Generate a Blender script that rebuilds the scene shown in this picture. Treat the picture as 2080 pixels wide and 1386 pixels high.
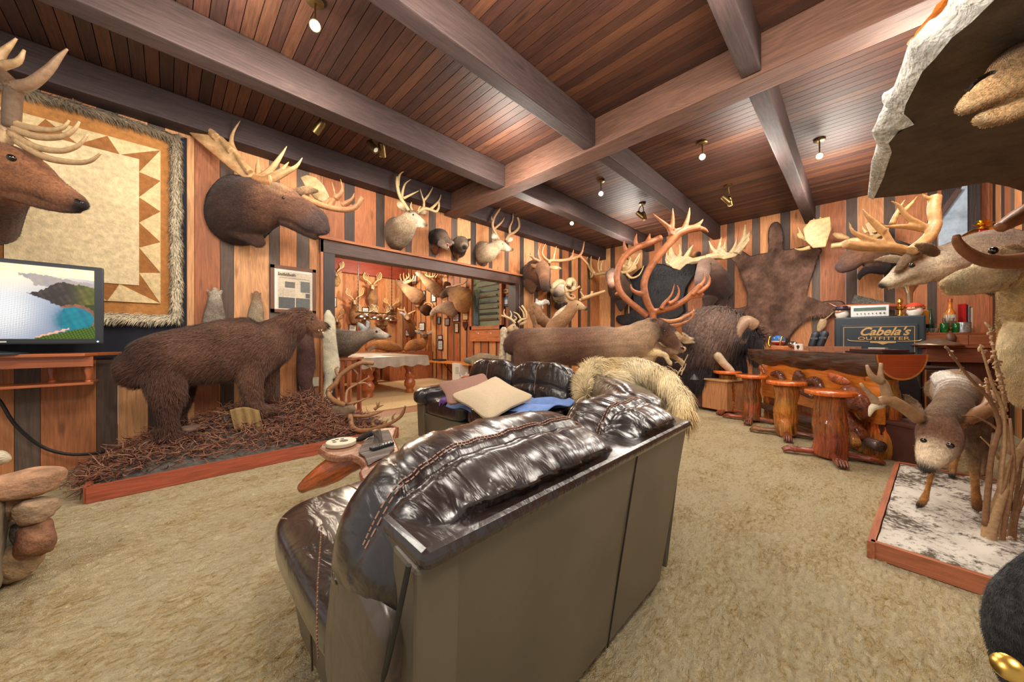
import bpy, bmesh, math, random
import numpy as np
from mathutils import Vector, Matrix, kdtree
V = Vector
random.seed(7); RNG = np.random.default_rng(7)
S = bpy.context.scene; COL = S.collection
for o in list(bpy.data.objects): bpy.data.objects.remove(o)
# ---- camera (eye height 1.2 m; x runs along the long plank wall, y towards it)
cam = bpy.data.cameras.new('camera'); co = bpy.data.objects.new('camera', cam); COL.objects.link(co)
cam.sensor_width = 36; cam.lens = 700/2080*36; cam.clip_start = .02; cam.clip_end = 100
cam.shift_y = -3/2080
co.location = (0, 0, 1.2); co.rotation_euler = (math.pi/2, 0, -math.pi/4)
S.camera = co
S.view_settings.view_transform = 'Standard'; S.view_settings.look = 'None'
S.view_settings.exposure = 0.2; S.view_settings.gamma = 1
# ---- world: weak warm ambient fill, added; enters where walls behind the camera are left out
w = bpy.data.worlds.new('world'); S.world = w; w.use_nodes = True
w.node_tree.nodes['Background'].inputs[0].default_value = (1, .93, .86, 1)
w.node_tree.nodes['Background'].inputs[1].default_value = .5
S.cycles.max_bounces = 6; S.cycles.diffuse_bounces = 3; S.cycles.glossy_bounces = 3
S.cycles.transparent_max_bounces = 6; S.cycles.caustics_reflective = False; S.cycles.caustics_refractive = False
S.cycles.sample_clamp_indirect = 4
def light(name, loc, power, col=(1, .86, .7), size=.06, aim=None, angle=120):
    l = bpy.data.lights.new(name, 'SPOT' if aim else 'POINT'); l.energy = power; l.color = col; l.shadow_soft_size = size
    o = bpy.data.objects.new(name, l); COL.objects.link(o); o.location = loc
    if aim:
        l.spot_size = math.radians(angle); l.spot_blend = .9
        o.rotation_euler = (V(aim)-V(loc)).to_track_quat('-Z', 'Y').to_euler()
    return o
# ---- calibration: a pixel of the photograph and a plane of the room give a point
def P(px, py, s):
    r = (px-1040)/700
    return V((s*(1+r)/2, s*(1-r)/2, 1.2-(py-690)*s/990))
def PY(px, py, y=5.14):
    r = (px-1040)/700; return P(px, py, y*2/(1-r))
def PX(px, py, x=8.64):
    r = (px-1040)/700; return P(px, py, x*2/(1+r))
def PZ(px, py, z=0): return P(px, py, (1.2-z)*990/(py-690))
def lin(c):
    f = lambda v: (v/12.92 if v <= .04045 else ((v+.055)/1.055)**2.4)
    return tuple(f(v/255) for v in c)
# ---- materials
def nodes(name):
    m = bpy.data.materials.new(name); m.use_nodes = True; nt = m.node_tree
    return m, nt, nt.nodes['Principled BSDF']
def N(nt, t, **k):
    n = nt.nodes.new(t)
    for a, b in k.items(): setattr(n, a, b)
    return n
def setin(n, **k):
    for a, b in k.items(): n.inputs[a.replace('_', ' ')].default_value = b
MATS = {}
def mat(name, c=(200, 200, 200), rough=.6, metal=0, var=.12, sc=12, bump=.0, attr=False, coat=0, emit=0, spec=.5, bscale=None, alpha=1, trans=0, stretch=None, sheen=0, coord='Object'):
    """generic: a base colour (or the Col attribute) varied by noise"""
    if name in MATS: return MATS[name]
    m, nt, b = nodes(name); L = nt.links
    tc = N(nt, 'ShaderNodeTexCoord'); src = tc.outputs['Object']
    if stretch:
        mp = N(nt, 'ShaderNodeMapping'); mp.inputs['Scale'].default_value = stretch; L.new(src, mp.inputs['Vector']); src = mp.outputs[0]
    nz = N(nt, 'ShaderNodeTexNoise'); setin(nz, Scale=sc, Detail=5.0, Roughness=.65); L.new(src, nz.inputs['Vector'])
    rm = N(nt, 'ShaderNodeMapRange'); rm.inputs[1].default_value = .3; rm.inputs[2].default_value = .7
    rm.inputs[3].default_value = 1-var; rm.inputs[4].default_value = 1+var; L.new(nz.outputs[0], rm.inputs[0])
    mx = N(nt, 'ShaderNodeVectorMath', operation='SCALE')
    if attr:
        a = N(nt, 'ShaderNodeAttribute', attribute_name='Col'); L.new(a.outputs['Color'], mx.inputs[0])
    else: mx.inputs[0].default_value = lin(c)
    L.new(rm.outputs[0], mx.inputs['Scale']); L.new(mx.outputs[0], b.inputs['Base Color'])
    setin(b, Roughness=rough, Metallic=metal)
    b.inputs['Specular IOR Level'].default_value = spec
    if coat: b.inputs['Coat Weight'].default_value = coat; b.inputs['Coat Roughness'].default_value = .12
    if sheen: b.inputs['Sheen Weight'].default_value = sheen
    if trans: b.inputs['Transmission Weight'].default_value = trans
    if alpha < 1: b.inputs['Alpha'].default_value = alpha
    if emit: L.new(mx.outputs[0], b.inputs['Emission Color']); b.inputs['Emission Strength'].default_value = emit
    if bump:
        n2 = nz
        if bscale: n2 = N(nt, 'ShaderNodeTexNoise'); setin(n2, Scale=bscale, Detail=4.0); L.new(src, n2.inputs['Vector'])
        bp = N(nt, 'ShaderNodeBump'); setin(bp, Strength=bump, Distance=.02); L.new(n2.outputs[0], bp.inputs['Height']); L.new(bp.outputs[0], b.inputs['Normal'])
    MATS[name] = m; return m
def wood(name, rough=.5, contrast=.35, coat=0, bump=.25, streak=1., knots=.5, rings=1.):
    """planks: Col gives the board's colour, gco the position in the board (x along the grain)"""
    if name in MATS: return MATS[name]
    m, nt, b = nodes(name); L = nt.links
    g = N(nt, 'ShaderNodeAttribute', attribute_name='gco')
    def mapped(s):
        mp = N(nt, 'ShaderNodeMapping'); mp.inputs['Scale'].default_value = s; L.new(g.outputs['Vector'], mp.inputs['Vector']); return mp.outputs[0]
    n1 = N(nt, 'ShaderNodeTexNoise'); setin(n1, Scale=3., Detail=7., Roughness=.7, Distortion=.4); L.new(mapped((1.2, 22, 22)), n1.inputs['Vector'])
    n2 = N(nt, 'ShaderNodeTexNoise'); setin(n2, Scale=1., Detail=2., Distortion=.8); L.new(mapped((.9, 5.5, 5.5)), n2.inputs['Vector'])
    s = N(nt, 'ShaderNodeMath', operation='MULTIPLY'); s.inputs[1].default_value = 48*rings; L.new(n2.outputs[0], s.inputs[0])
    sn = N(nt, 'ShaderNodeMath', operation='SINE'); L.new(s.outputs[0], sn.inputs[0])
    vo = N(nt, 'ShaderNodeTexVoronoi'); setin(vo, Scale=1.); L.new(mapped((1.6, 6, 6)), vo.inputs['Vector'])
    kr = N(nt, 'ShaderNodeMapRange'); kr.inputs[1].default_value = .05; kr.inputs[2].default_value = .16; kr.inputs[3].default_value = 1-knots; kr.inputs[4].default_value = 1
    L.new(vo.outputs['Distance'], kr.inputs[0])
    a1 = N(nt, 'ShaderNodeMath', operation='MULTIPLY_ADD'); L.new(sn.outputs[0], a1.inputs[0]); a1.inputs[1].default_value = .1
    st = N(nt, 'ShaderNodeMath', operation='MULTIPLY_ADD'); L.new(n1.outputs[0], st.inputs[0]); st.inputs[1].default_value = 1.6*streak; st.inputs[2].default_value = .5-.8*streak
    L.new(st.outputs[0], a1.inputs[2])
    rm = N(nt, 'ShaderNodeMapRange'); rm.inputs[3].default_value = 1-contrast*1.2; rm.inputs[4].default_value = 1+contrast*.9; L.new(a1.outputs[0], rm.inputs[0])
    mk = N(nt, 'ShaderNodeMath', operation='MULTIPLY'); L.new(rm.outputs[0], mk.inputs[0]); L.new(kr.outputs[0], mk.inputs[1])
    a = N(nt, 'ShaderNodeAttribute', attribute_name='Col')
    mx = N(nt, 'ShaderNodeVectorMath', operation='SCALE'); L.new(a.outputs['Color'], mx.inputs[0]); L.new(mk.outputs[0], mx.inputs['Scale'])
    L.new(mx.outputs[0], b.inputs['Base Color']); setin(b, Roughness=rough)
    if coat: b.inputs['Coat Weight'].default_value = coat; b.inputs['Coat Roughness'].default_value = .1
    bp = N(nt, 'ShaderNodeBump'); setin(bp, Strength=bump, Distance=.01); L.new(a1.outputs[0], bp.inputs['Height']); L.new(bp.outputs[0], b.inputs['Normal'])
    MATS[name] = m; return m
def furmat(name, sc=40, var=.35, rough=.85, bump=.5, stretch=None):
    return mat(name, rough=rough, var=var, sc=sc, bump=bump, attr=True, spec=.15, sheen=.15, stretch=stretch)
# ---- mesh builder
def frame(T, up):
    T = T.normalized(); b = T.cross(up)
    if b.length < 1e-4: b = T.cross(V((.3, .7, .2)))
    b.normalize(); n = b.cross(T).normalized()
    return T, b, n
def cr(a, b, c, d, t):
    return .5*((2*b)+(c-a)*t+(2*a-5*b+4*c-d)*t*t+(3*b-a-3*c+d)*t**3)
class MB:
    def __init__(s): s.v = []; s.f = []; s.c = []; s.g = []; s.d = []; s.mi = []
    def add(s, vs, fs, col=(.5, .5, .5), gco=None, comb=None, mi=0):
        n = len(s.v); s.v += [tuple(p) for p in vs]
        s.f += [tuple(i+n for i in f) for f in fs]; s.mi += [mi]*len(fs)
        s.c += (list(col) if isinstance(col, list) else [col]*len(vs))
        s.g += ([tuple(p) for p in gco] if gco is not None else [tuple(p) for p in vs])
        s.d += (list(comb) if comb is not None else [(0, 0, -1)]*len(vs))
    def box(s, c, size, rz=0, col=(.5, .5, .5), grain=0, bev=0, rot=None, mi=0, jit=0):
        hx, hy, hz = size[0]/2, size[1]/2, size[2]/2; c = V(c)
        R = rot if rot is not None else Matrix.Rotation(rz, 3, 'Z')
        off = V((random.random()*50, random.random()*50, random.random()*50))
        if bev:
            bm = bmesh.new(); bmesh.ops.create_cube(bm, size=1)
            for v in bm.verts: v.co = V((v.co.x*size[0], v.co.y*size[1], v.co.z*size[2]))
            bmesh.ops.bevel(bm, geom=bm.edges[:], offset=bev, segments=2, profile=.6, affect='EDGES')
            vs = [v.co.copy() for v in bm.verts]; bm.verts.index_update(); fs = [[v.index for v in f.verts] for f in bm.faces]; bm.free()
        else:
            vs = [V((x, y, z)) for x in (-hx, hx) for y in (-hy, hy) for z in (-hz, hz)]
            fs = [(0, 1, 3, 2), (4, 6, 7, 5), (0, 4, 5, 1), (2, 3, 7, 6), (0, 2, 6, 4), (1, 5, 7, 3)]
        pm = {0: (0, 1, 2), 1: (1, 0, 2), 2: (2, 0, 1)}[grain]
        gg = [V((v[pm[0]], v[pm[1]], v[pm[2]]))+off for v in vs]
        s.add([R@v+c for v in vs], fs, col, gg, mi=mi)
        return s
    def loft(s, secs, up=V((0, 0, 1)), seg=12, sub=4, col=(.5, .5, .5), caps=True, round_=True, flat=False, mi=0, jit=0):
        """secs: (centre, r_up, r_side, colour)"""
        K = []
        for q in secs:
            c = V(q[0]); ry = q[1]; rx = q[2] if len(q) > 2 and q[2] is not None else ry; cc = q[3] if len(q) > 3 and q[3] else col
            K.append((c, ry, rx, V(cc)))
        n = len(K); pts = []
        for i in range(n-1):
            a, b, c, d = K[max(i-1, 0)], K[i], K[i+1], K[min(i+2, n-1)]
            for k in range(sub):
                t = k/sub
                pts.append((cr(a[0], b[0], c[0], d[0], t), max(1e-4, cr(a[1], b[1], c[1], d[1], t)), max(1e-4, cr(a[2], b[2], c[2], d[2], t)), b[3].lerp(c[3], t)))
        pts.append(K[-1])
        if round_:
            p0, p1 = pts[0], pts[1]; d = (p0[0]-p1[0]).normalized(); r = min(p0[1], p0[2])
            pts = [(p0[0]+d*r*.9, p0[1]*.42, p0[2]*.42, p0[3]), (p0[0]+d*r*.55, p0[1]*.82, p0[2]*.82, p0[3])]+pts
            p0, p1 = pts[-1], pts[-2]; d = (p0[0]-p1[0]).normalized(); r = min(p0[1], p0[2])
            pts += [(p0[0]+d*r*.55, p0[1]*.82, p0[2]*.82, p0[3]), (p0[0]+d*r*.9, p0[1]*.42, p0[2]*.42, p0[3])]
        m = len(pts); vs = []; cols = []; gg = []; cb = []; acc = 0; off = random.random()*40
        for i, p in enumerate(pts):
            T = pts[min(i+1, m-1)][0]-pts[max(i-1, 0)][0]
            u = up(p[0], T) if callable(up) else up
            T, b, nn = frame(T, u)
            if i: acc += (p[0]-pts[i-1][0]).length
            for k in range(seg):
                a = 2*math.pi*k/seg; j = 1+(random.uniform(-jit, jit) if jit else 0)
                vs.append(p[0]+(nn*math.sin(a)*p[1]+b*math.cos(a)*p[2])*j); cols.append(tuple(p[3]))
                gg.append((acc+off, math.cos(a)*p[2]+off, math.sin(a)*p[1])); cb.append(tuple(T))
        fs = []
        for i in range(m-1):
            for k in range(seg):
                k2 = (k+1) % seg; fs.append((i*seg+k, i*seg+k2, (i+1)*seg+k2, (i+1)*seg+k))
        if caps: fs.append(tuple(range(seg))[::-1]); fs.append(tuple((m-1)*seg+k for k in range(seg)))
        s.add(vs, fs, cols, gg, cb, mi=mi); return s
    def tube(s, pts, r, seg=8, sub=3, col=(.5, .5, .5), mi=0, taper=None, jit=0):
        n = len(pts)
        secs = []
        for i, p in enumerate(pts):
            rr = r[i] if isinstance(r, (list, tuple)) else (r if taper is None else r+(taper-r)*i/(n-1))
            secs.append((V(p), rr, rr))
        return s.loft(secs, up=V((.13, .21, .97)), seg=seg, sub=sub, col=col, round_=False, mi=mi, jit=jit)
    def lathe(s, c, prof, seg=20, col=(.5, .5, .5), axis=V((0, 0, 1)), mi=0):
        """prof: (height, radius)"""
        T, b, n = frame(V(axis), V((0, 1, 0)) if abs(V(axis).normalized().y) < .9 else V((1, 0, 0)))
        vs = []; gg = []; off = random.random()*30
        for h, r in prof:
            for k in range(seg):
                a = 2*math.pi*k/seg; vs.append(V(c)+T*h+(b*math.cos(a)+n*math.sin(a))*r); gg.append((h+off, r*math.cos(a), r*math.sin(a)+off))
        m = len(prof)
        fs = [(i*seg+k, i*seg+(k+1) % seg, (i+1)*seg+(k+1) % seg, (i+1)*seg+k) for i in range(m-1) for k in range(seg)]
        fs += [tuple(range(seg))[::-1], tuple((m-1)*seg+k for k in range(seg))]
        s.add(vs, fs, col, gg, mi=mi); return s
    def prism(s, poly, d, col=(.5, .5, .5), mi=0, gco=None):
        """poly: 3-D outline; d: thickness vector"""
        n = len(poly); d = V(d); vs = [V(p) for p in poly]+[V(p)+d for p in poly]
        fs = [tuple(range(n))[::-1], tuple(range(n, 2*n))]+[(i, (i+1) % n, n+(i+1) % n, n+i) for i in range(n)]
        s.add(vs, fs, col, gco, mi=mi); return s
    def sphere(s, c, r, col=(.5, .5, .5), seg=12, rings=8, mi=0, rot=None):
        rx, ry, rz = r if isinstance(r, (tuple, list)) else (r, r, r); vs = []; c = V(c)
        for i in range(rings+1):
            t = math.pi*i/rings
            for k in range(seg):
                a = 2*math.pi*k/seg; q = V((rx*math.sin(t)*math.cos(a), ry*math.sin(t)*math.sin(a), rz*math.cos(t)))
                vs.append(c+(rot@q if rot is not None else q))
        fs = [(i*seg+k, (i+1)*seg+k, (i+1)*seg+(k+1) % seg, i*seg+(k+1) % seg) for i in range(rings) for k in range(seg)]
        s.add(vs, fs, col, mi=mi); return s
    def grid(s, fn, nu, nv, col=(.5, .5, .5), mi=0, close=False):
        vs = [fn(i/nu, j/nv) for i in range(nu+1) for j in range(nv+1)]
        fs = [(i*(nv+1)+j, (i+1)*(nv+1)+j, (i+1)*(nv+1)+j+1, i*(nv+1)+j+1) for i in range(nu) for j in range(nv)]
        s.add(vs, fs, col, mi=mi); return s
def mesh_of(mb, name='m', smooth=None, recalc=True):
    me = bpy.data.meshes.new(name); me.from_pydata(mb.v, [], mb.f)
    a = me.attributes.new('Col', 'FLOAT_COLOR', 'POINT'); c = np.ones((len(mb.v), 4), dtype=np.float32); c[:, :3] = np.array([tuple(x)[:3] for x in mb.c]); a.data.foreach_set('color', c.ravel())
    a = me.attributes.new('gco', 'FLOAT_VECTOR', 'POINT'); a.data.foreach_set('vector', np.array(mb.g, dtype=np.float32).ravel())
    if any(mb.mi): me.polygons.foreach_set('material_index', mb.mi)
    if recalc:
        bm = bmesh.new(); bm.from_mesh(me); bmesh.ops.recalc_face_normals(bm, faces=bm.faces[:]); bm.to_mesh(me); bm.free()
    if smooth is None: smooth = 40
    me.polygons.foreach_set('use_smooth', [smooth > 0]*len(me.polygons))
    if 0 < smooth < 180: me.set_sharp_from_angle(angle=math.radians(smooth))
    return me
def obj(name, mb, m, parent=None, smooth=None, label=None, recalc=True, sub=0, bev=0):
    me = mb if isinstance(mb, bpy.types.Mesh) else mesh_of(mb, name, smooth, recalc)
    o = bpy.data.objects.new(name, me); COL.objects.link(o)
    me.materials.clear()
    for q in (m if isinstance(m, (list, tuple)) else [m]): me.materials.append(q)
    if parent is not None:
        o.parent = parent; p = parent; off = V(p.location)
        while p.parent: p = p.parent; off += V(p.location)
    else:
        co_ = np.empty(len(me.vertices)*3, dtype=np.float32); me.vertices.foreach_get('co', co_); co_ = co_.reshape(-1, 3)
        off = V((float((co_[:, 0].min()+co_[:, 0].max())/2), float((co_[:, 1].min()+co_[:, 1].max())/2), float(co_[:, 2].min())))
        o.location = off
    me.transform(Matrix.Translation(-off))
    if label: o['label'] = label
    if bev:
        md = o.modifiers.new('bevel', 'BEVEL'); md.width = bev; md.segments = 2; md.limit_method = 'ANGLE'; md.angle_limit = .7
    if sub:
        md = o.modifiers.new('sub', 'SUBSURF'); md.levels = sub; md.render_levels = sub
    return o
def tag(o, label, cat, group=None):
    o['label'] = label; o['category'] = cat
    if group: o['group'] = group
    return o
def thing(name, label, cat, loc=(0, 0, 0), group=None):
    o = bpy.data.objects.new(name, None); COL.objects.link(o); o.location = loc; o.empty_display_size = .1
    return tag(o, label, cat, group)
def struct(name, mb, m, **k):
    o = obj(name, mb, m, **k); o['kind'] = 'structure'; return o
def skin(name, mb, m, parent=None, voxel=.02, smooth=4, fur=0, flen=.03, fw=.004, lift=.4, droop=.25, fvar=.3, noise=0):
    """one continuous surface grown over overlapping lofts, coloured from them, optionally with fur"""
    src = bpy.data.meshes.new('t'); src.from_pydata(mb.v, [], mb.f)
    t = bpy.data.objects.new('t', src); COL.objects.link(t)
    md = t.modifiers.new('r', 'REMESH'); md.mode = 'VOXEL'; md.voxel_size = voxel
    ms = t.modifiers.new('s', 'SMOOTH'); ms.factor = .5; ms.iterations = smooth
    dg = bpy.context.evaluated_depsgraph_get(); me = bpy.data.meshes.new_from_object(t.evaluated_get(dg))
    bpy.data.objects.remove(t); bpy.data.meshes.remove(src)
    kd = kdtree.KDTree(len(mb.v))
    for i, p in enumerate(mb.v): kd.insert(p, i)
    kd.balance(); nv = len(me.vertices)
    C = np.array([tuple(x)[:3] for x in mb.c]); D = np.array(mb.d, dtype=float)
    col = np.empty((nv, 3)); comb = np.empty((nv, 3))
    for i, v in enumerate(me.vertices):
        q = kd.find_n(v.co, 5); ws = np.array([1/(d+.004)**2 for _, _, d in q]); ix = [j for _, j, _ in q]
        ws /= ws.sum(); col[i] = ws@C[ix]; comb[i] = ws@D[ix]
    co_ = np.empty(nv*3); me.vertices.foreach_get('co', co_); co_ = co_.reshape(-1, 3)
    x_, y_, z_ = co_.T; col *= (1+.13*np.sin(x_*31+3*np.sin(z_*17)+y_*11)*np.sin(z_*27+y_*19)+.10*np.sin(x_*9+z_*13+2*np.sin(y_*7))+.06*np.sin(x_*83+y_*71+z_*57))[:, None]
    nr = np.empty(nv*3); me.vertices.foreach_get('normal', nr); nr = nr.reshape(-1, 3)
    faces = [tuple(p.vertices) for p in me.polygons]
    bpy.data.meshes.remove(me)
    out = MB(); out.v = [tuple(x) for x in co_]; out.f = faces; out.c = [tuple(x) for x in col]; out.g = list(out.v); out.d = list(comb); out.mi = [0]*len(faces)
    if fur:
        F = np.array([f[:3] for f in faces]); F2 = np.array([f if len(f) == 4 else f+(f[0],) for f in faces])
        A = np.linalg.norm(np.cross(co_[F[:, 1]]-co_[F[:, 0]], co_[F[:, 2]]-co_[F[:, 0]]), axis=1); A /= A.sum()
        ix = RNG.choice(len(F), fur, p=A); q = F2[ix]
        u = RNG.random((fur, 1)); v_ = RNG.random((fur, 1))
        W = [(1-u)*(1-v_), u*(1-v_), u*v_, (1-u)*v_]
        mixd = lambda X: sum(W[k]*X[q[:, k]] for k in range(4))
        p = mixd(co_); nn = mixd(nr); cc = mixd(col); cb = mixd(comb)
        cb = cb-nn*(cb*nn).sum(1, keepdims=True); cb /= np.linalg.norm(cb, axis=1, keepdims=True)+1e-6
        clump = np.sin(p*23+np.roll(p, 1, 1)*17)*.35
        dr = cb*(1-lift*.3)+nn*lift+np.array([0, 0, -droop])+clump*.6+RNG.normal(0, .16, (fur, 3))
        dr -= nn*np.minimum(0, (dr*nn).sum(1, keepdims=True)-.12)
        dr /= np.linalg.norm(dr, axis=1, keepdims=True)
        ln = flen*(.6+.8*RNG.random((fur, 1)))
        sd = np.cross(dr, nn); sd /= np.linalg.norm(sd, axis=1, keepdims=True)+1e-6
        a = p+sd*fw/2-nn*.002; b = p-sd*fw/2-nn*.002; mdp = p+dr*ln*.55+nn*ln*.08; c1 = mdp+sd*fw*.35; c2 = mdp-sd*fw*.35; tp = p+dr*ln+np.array([0, 0, -1])*ln*droop*.3
        base = len(out.v)
        allv = np.stack([a, b, c2, c1, tp], 1).reshape(-1, 3)
        sh = 1+fvar*(RNG.random((fur, 1))-.45)
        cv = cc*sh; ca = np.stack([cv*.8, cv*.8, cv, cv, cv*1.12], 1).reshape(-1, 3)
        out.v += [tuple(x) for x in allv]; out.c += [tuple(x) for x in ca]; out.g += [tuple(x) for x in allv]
        for i in range(fur):
            k = base+i*5; out.f.append((k, k+1, k+2, k+3)); out.f.append((k+3, k+2, k+4))
        out.mi += [0]*(2*fur)
    me = mesh_of(out, name, 180, recalc=False)
    return obj(name, me, m, parent)
# limb authored from photograph points: (px, py, depth sum, half-thickness in px, depth ratio, colour)
def viewup(p, T):
    vd = V((p[0], p[1], 0))
    n = T.cross(vd)
    return n if n.length > .15*T.length*vd.length else V((0, 0, 1))
def limb(mb, secs, seg=12, sub=4, col=(.5, .5, .5), k=1., round_=True, mi=0, jit=0):
    L = []
    for q in secs:
        s = q[2]; r = q[3]*s/990*k; ra = q[4] if len(q) > 4 and q[4] else 1.
        L.append((P(q[0], q[1], s), r, r*ra, q[5] if len(q) > 5 else None))
    return mb.loft(L, up=viewup, seg=seg, sub=sub, col=col, round_=round_, mi=mi, jit=jit)
def eye(parent, p, r=.012):
    e = MB(); e.sphere(p, r, seg=10, rings=8); return obj('eye', e, M_eye, parent, smooth=180)
M_eye = mat('glass_eye', (18, 10, 6), rough=.05, var=.05, spec=.9)
def copy_tree(o, parent=None):
    c = o.copy(); COL.objects.link(c); c.parent = parent
    for ch in list(o.children): copy_tree(ch, c)
    return c
# ================= lights =================
M_bulb = mat('lit_bulb', (255, 244, 225), emit=14, var=0)
M_brass = mat('aged_brass', (120, 98, 62), rough=.35, metal=.9, var=.1)
M_blackm = mat('black_metal', (22, 21, 22), rough=.45, metal=.6)
W = (1, .89, .74)
LAMPS = [((.774, 2.84, 3.5), (1.4, 5.0, 1.6), 1), ((4.82, 1.39, 3.5), (5.0, 1.2, 0), 1), ((5.8, .33, 3.48), (7.8, -.3, .8), 1), ((4.85, 2.86, 3.48), (5.2, 4.6, 1.2), 1), ((5.68, 4.0, 3.48), (6.2, 5.1, 1.8), 1), ((6.47, 1.48, 3.46), (8.3, 1.4, 1.7), 1), ((1.75, 4.0, 3.45), (2.4, 5.1, 2.3), 0), ((1.15, 4.05, 3.45), (.5, 5.1, 2.2), 0), ((6.2, 2.8, 3.48), (8.5, 3.2, 1.8), 0), ((7.3, 2.2, 3.46), (8.6, 2.4, 2.3), 0)]
for i, (p, a, lit) in enumerate(LAMPS):
    light('ceiling_spot', V(p)+(V(a)-V(p)).normalized()*.1, (70, 85, 45, 85, 60, 45, 30, 30, 45, 30)[i], W, .06, a, 150)
for p, e in (((.4, -.4, 3.0), 130), ((-1.4, 2.0, 3.0), 90), ((4.0, -.35, 3.1), 75), ((2.1, .45, 3.1), 80), ((1.2, 1.6, 3.2), 60), ((.2, 3.0, 3.2), 60), ((3.0, 3.0, 3.2), 70), ((4.4, 3.9, 3.1), 40), ((6.6, .2, 3.1), 90), ((7.0, 3.4, 3.1), 70), ((5.2, .9, 3.2), 60)):
    light('room_fill', p, e, (1, .92, .81), .25)  # added fill points under the ceiling, no fixtures belong to them
for p, e in (((2.9, 8.2, 3.1), 150), ((4.6, 9.8, 3.1), 130), ((3.4, 6.3, 3.0), 50)):
    light('pool_room_fill', p, e, (1, .84, .64), .15)  # fill points added to make the pool room bright and warm
for x in (2.75, 3.2, 3.65): light('pool_table_lamp', (x, 8.3, 1.62), 22, (1, .86, .66), .05, (x, 8.3, 0), 150)
# ================= room shell =================
ORG = [lin(c) for c in ((200, 136, 86), (184, 115, 70), (210, 152, 102), (168, 100, 60), (192, 126, 78))]
DRK = [lin(c) for c in ((86, 66, 54), (70, 52, 44), (100, 82, 70), (62, 48, 42))]
M_wall = wood('cedar_planks', rough=.6, contrast=.42, knots=.45)
M_weather = wood('weathered_planks', rough=.75, contrast=.85, bump=.6, knots=.3, rings=.7)
M_ceil = wood('stained_ceiling_boards', rough=.55, contrast=.5, knots=.5)
M_beam = wood('dark_beam', rough=.7, contrast=.5, bump=.3)
def xw(px, y=5.14): r = (px-1040)/700; return y*(1+r)/(1-r)
def yw(px, x=8.64): r = (px-1040)/700; return x*(1-r)/(1+r)
def plank_wall(name, edges, kinds, axis, pos, z0, z1, side, holes=(), cols=None):
    """edges along the wall, planks between them; axis 0: wall runs along x at y=pos"""
    mb = MB()
    for i in range(len(edges)-1):
        a, b = edges[i], edges[i+1]; k = kinds[i % len(kinds)]
        spans = [(z0, z1)]
        for (h0, h1, hz0, hz1) in holes:
            if a >= h0-1e-4 and b <= h1+1e-4:
                spans = [q for q in ((z0, hz0), (hz1, z1)) if q[1]-q[0] > .01]
        for (c0, c1) in spans:
            t = .05 if k == 'o' else .038
            wdt = (b-a)-.004
            ctr = ((a+b)/2, pos+side*(t/2), (c0+c1)/2) if axis == 0 else (pos+side*(t/2), (a+b)/2, (c0+c1)/2)
            sz = (wdt, t, c1-c0) if axis == 0 else (t, wdt, c1-c0)
            cc = random.choice(ORG if k == 'o' else DRK); f = random.uniform(.88, 1.1)
            mb.box(ctr, sz, col=tuple(v*f for v in cc), grain=2, mi=0 if k == 'o' else 1)
    return struct(name, mb, [M_wall, M_weather], smooth=0)
# left wall (y = 5.14): pixel positions of the board joints, widths repeat beyond
e = [-2.2, -1.75, -1.5, -1.2, -1.08]+[xw(p) for p in (29, 82, 196, 239, 300, 335, 395, 447, 475, 547, 568)]
e += [xw(603), xw(628), xw(650)]
OP0, OP1, OPZ = 1.50, 5.32, 2.40
e[-1] = OP0; n0 = len(e); kinds = list('ododododododododod')[:n0-1]
kinds = ['o', 'd', 'o', 'd', 'o', 'd', 'o', 'd', 'o', 'd', 'o', 'o', 'd', 'o', 'd', 'o', 'd', 'o'][:n0-1]
up = [xw(p) for p in (700, 720, 764, 781, 824, 836, 871, 885, 917, 929, 956, 967, 993, 1000, 1025, 1033)]
e += up+[OP1]; kinds += list('odododododododododod')[:len(e)-1-len(kinds)]
n1 = len(e)
e += [xw(p) for p in (1056, 1064, 1085, 1093, 1111, 1118, 1136, 1142, 1155, 1161, 1174, 1180, 1193, 1199)]+[8.64]
kinds += list('dodododododododo')[:len(e)-1-len(kinds)]; kinds[n1-1] = 'o'
for i_ in range(n1-1, len(kinds)): kinds[i_] = 'od'[(i_-n1+1) % 2]
plank_wall('wall_left', e, kinds, 0, 5.14, 0, 3.74, 1, holes=[(OP0, OP1, -.2, 2.58)])
# back wall (x = 8.64)
eb = [yw(p) for p in (1219, 1240, 1249, 1268, 1276, 1305, 1318, 1345, 1354, 1385, 1397, 1427, 1441, 1477, 1492, 1528, 1544, 1585, 1605, 1649, 1666, 1718, 1742, 1795, 1819, 1884, 1903)]+[-1.4]; eb[0] = 5.2
kb = (list('od')*20)[:len(eb)-1]
plank_wall('wall_back', eb[::-1], kb[::-1], 1, 8.64, 0, 3.74, 1)
# right wall (y = -1.25)
er = [2.2]; 
while er[-1] < 8.6: er += [er[-1]+.27, er[-1]+.42]
er = [v for v in er if v < 8.64]+[8.69]
plank_wall('wall_right', er, list('od')*20, 0, -1.4, 0, 3.74, -1)
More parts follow.
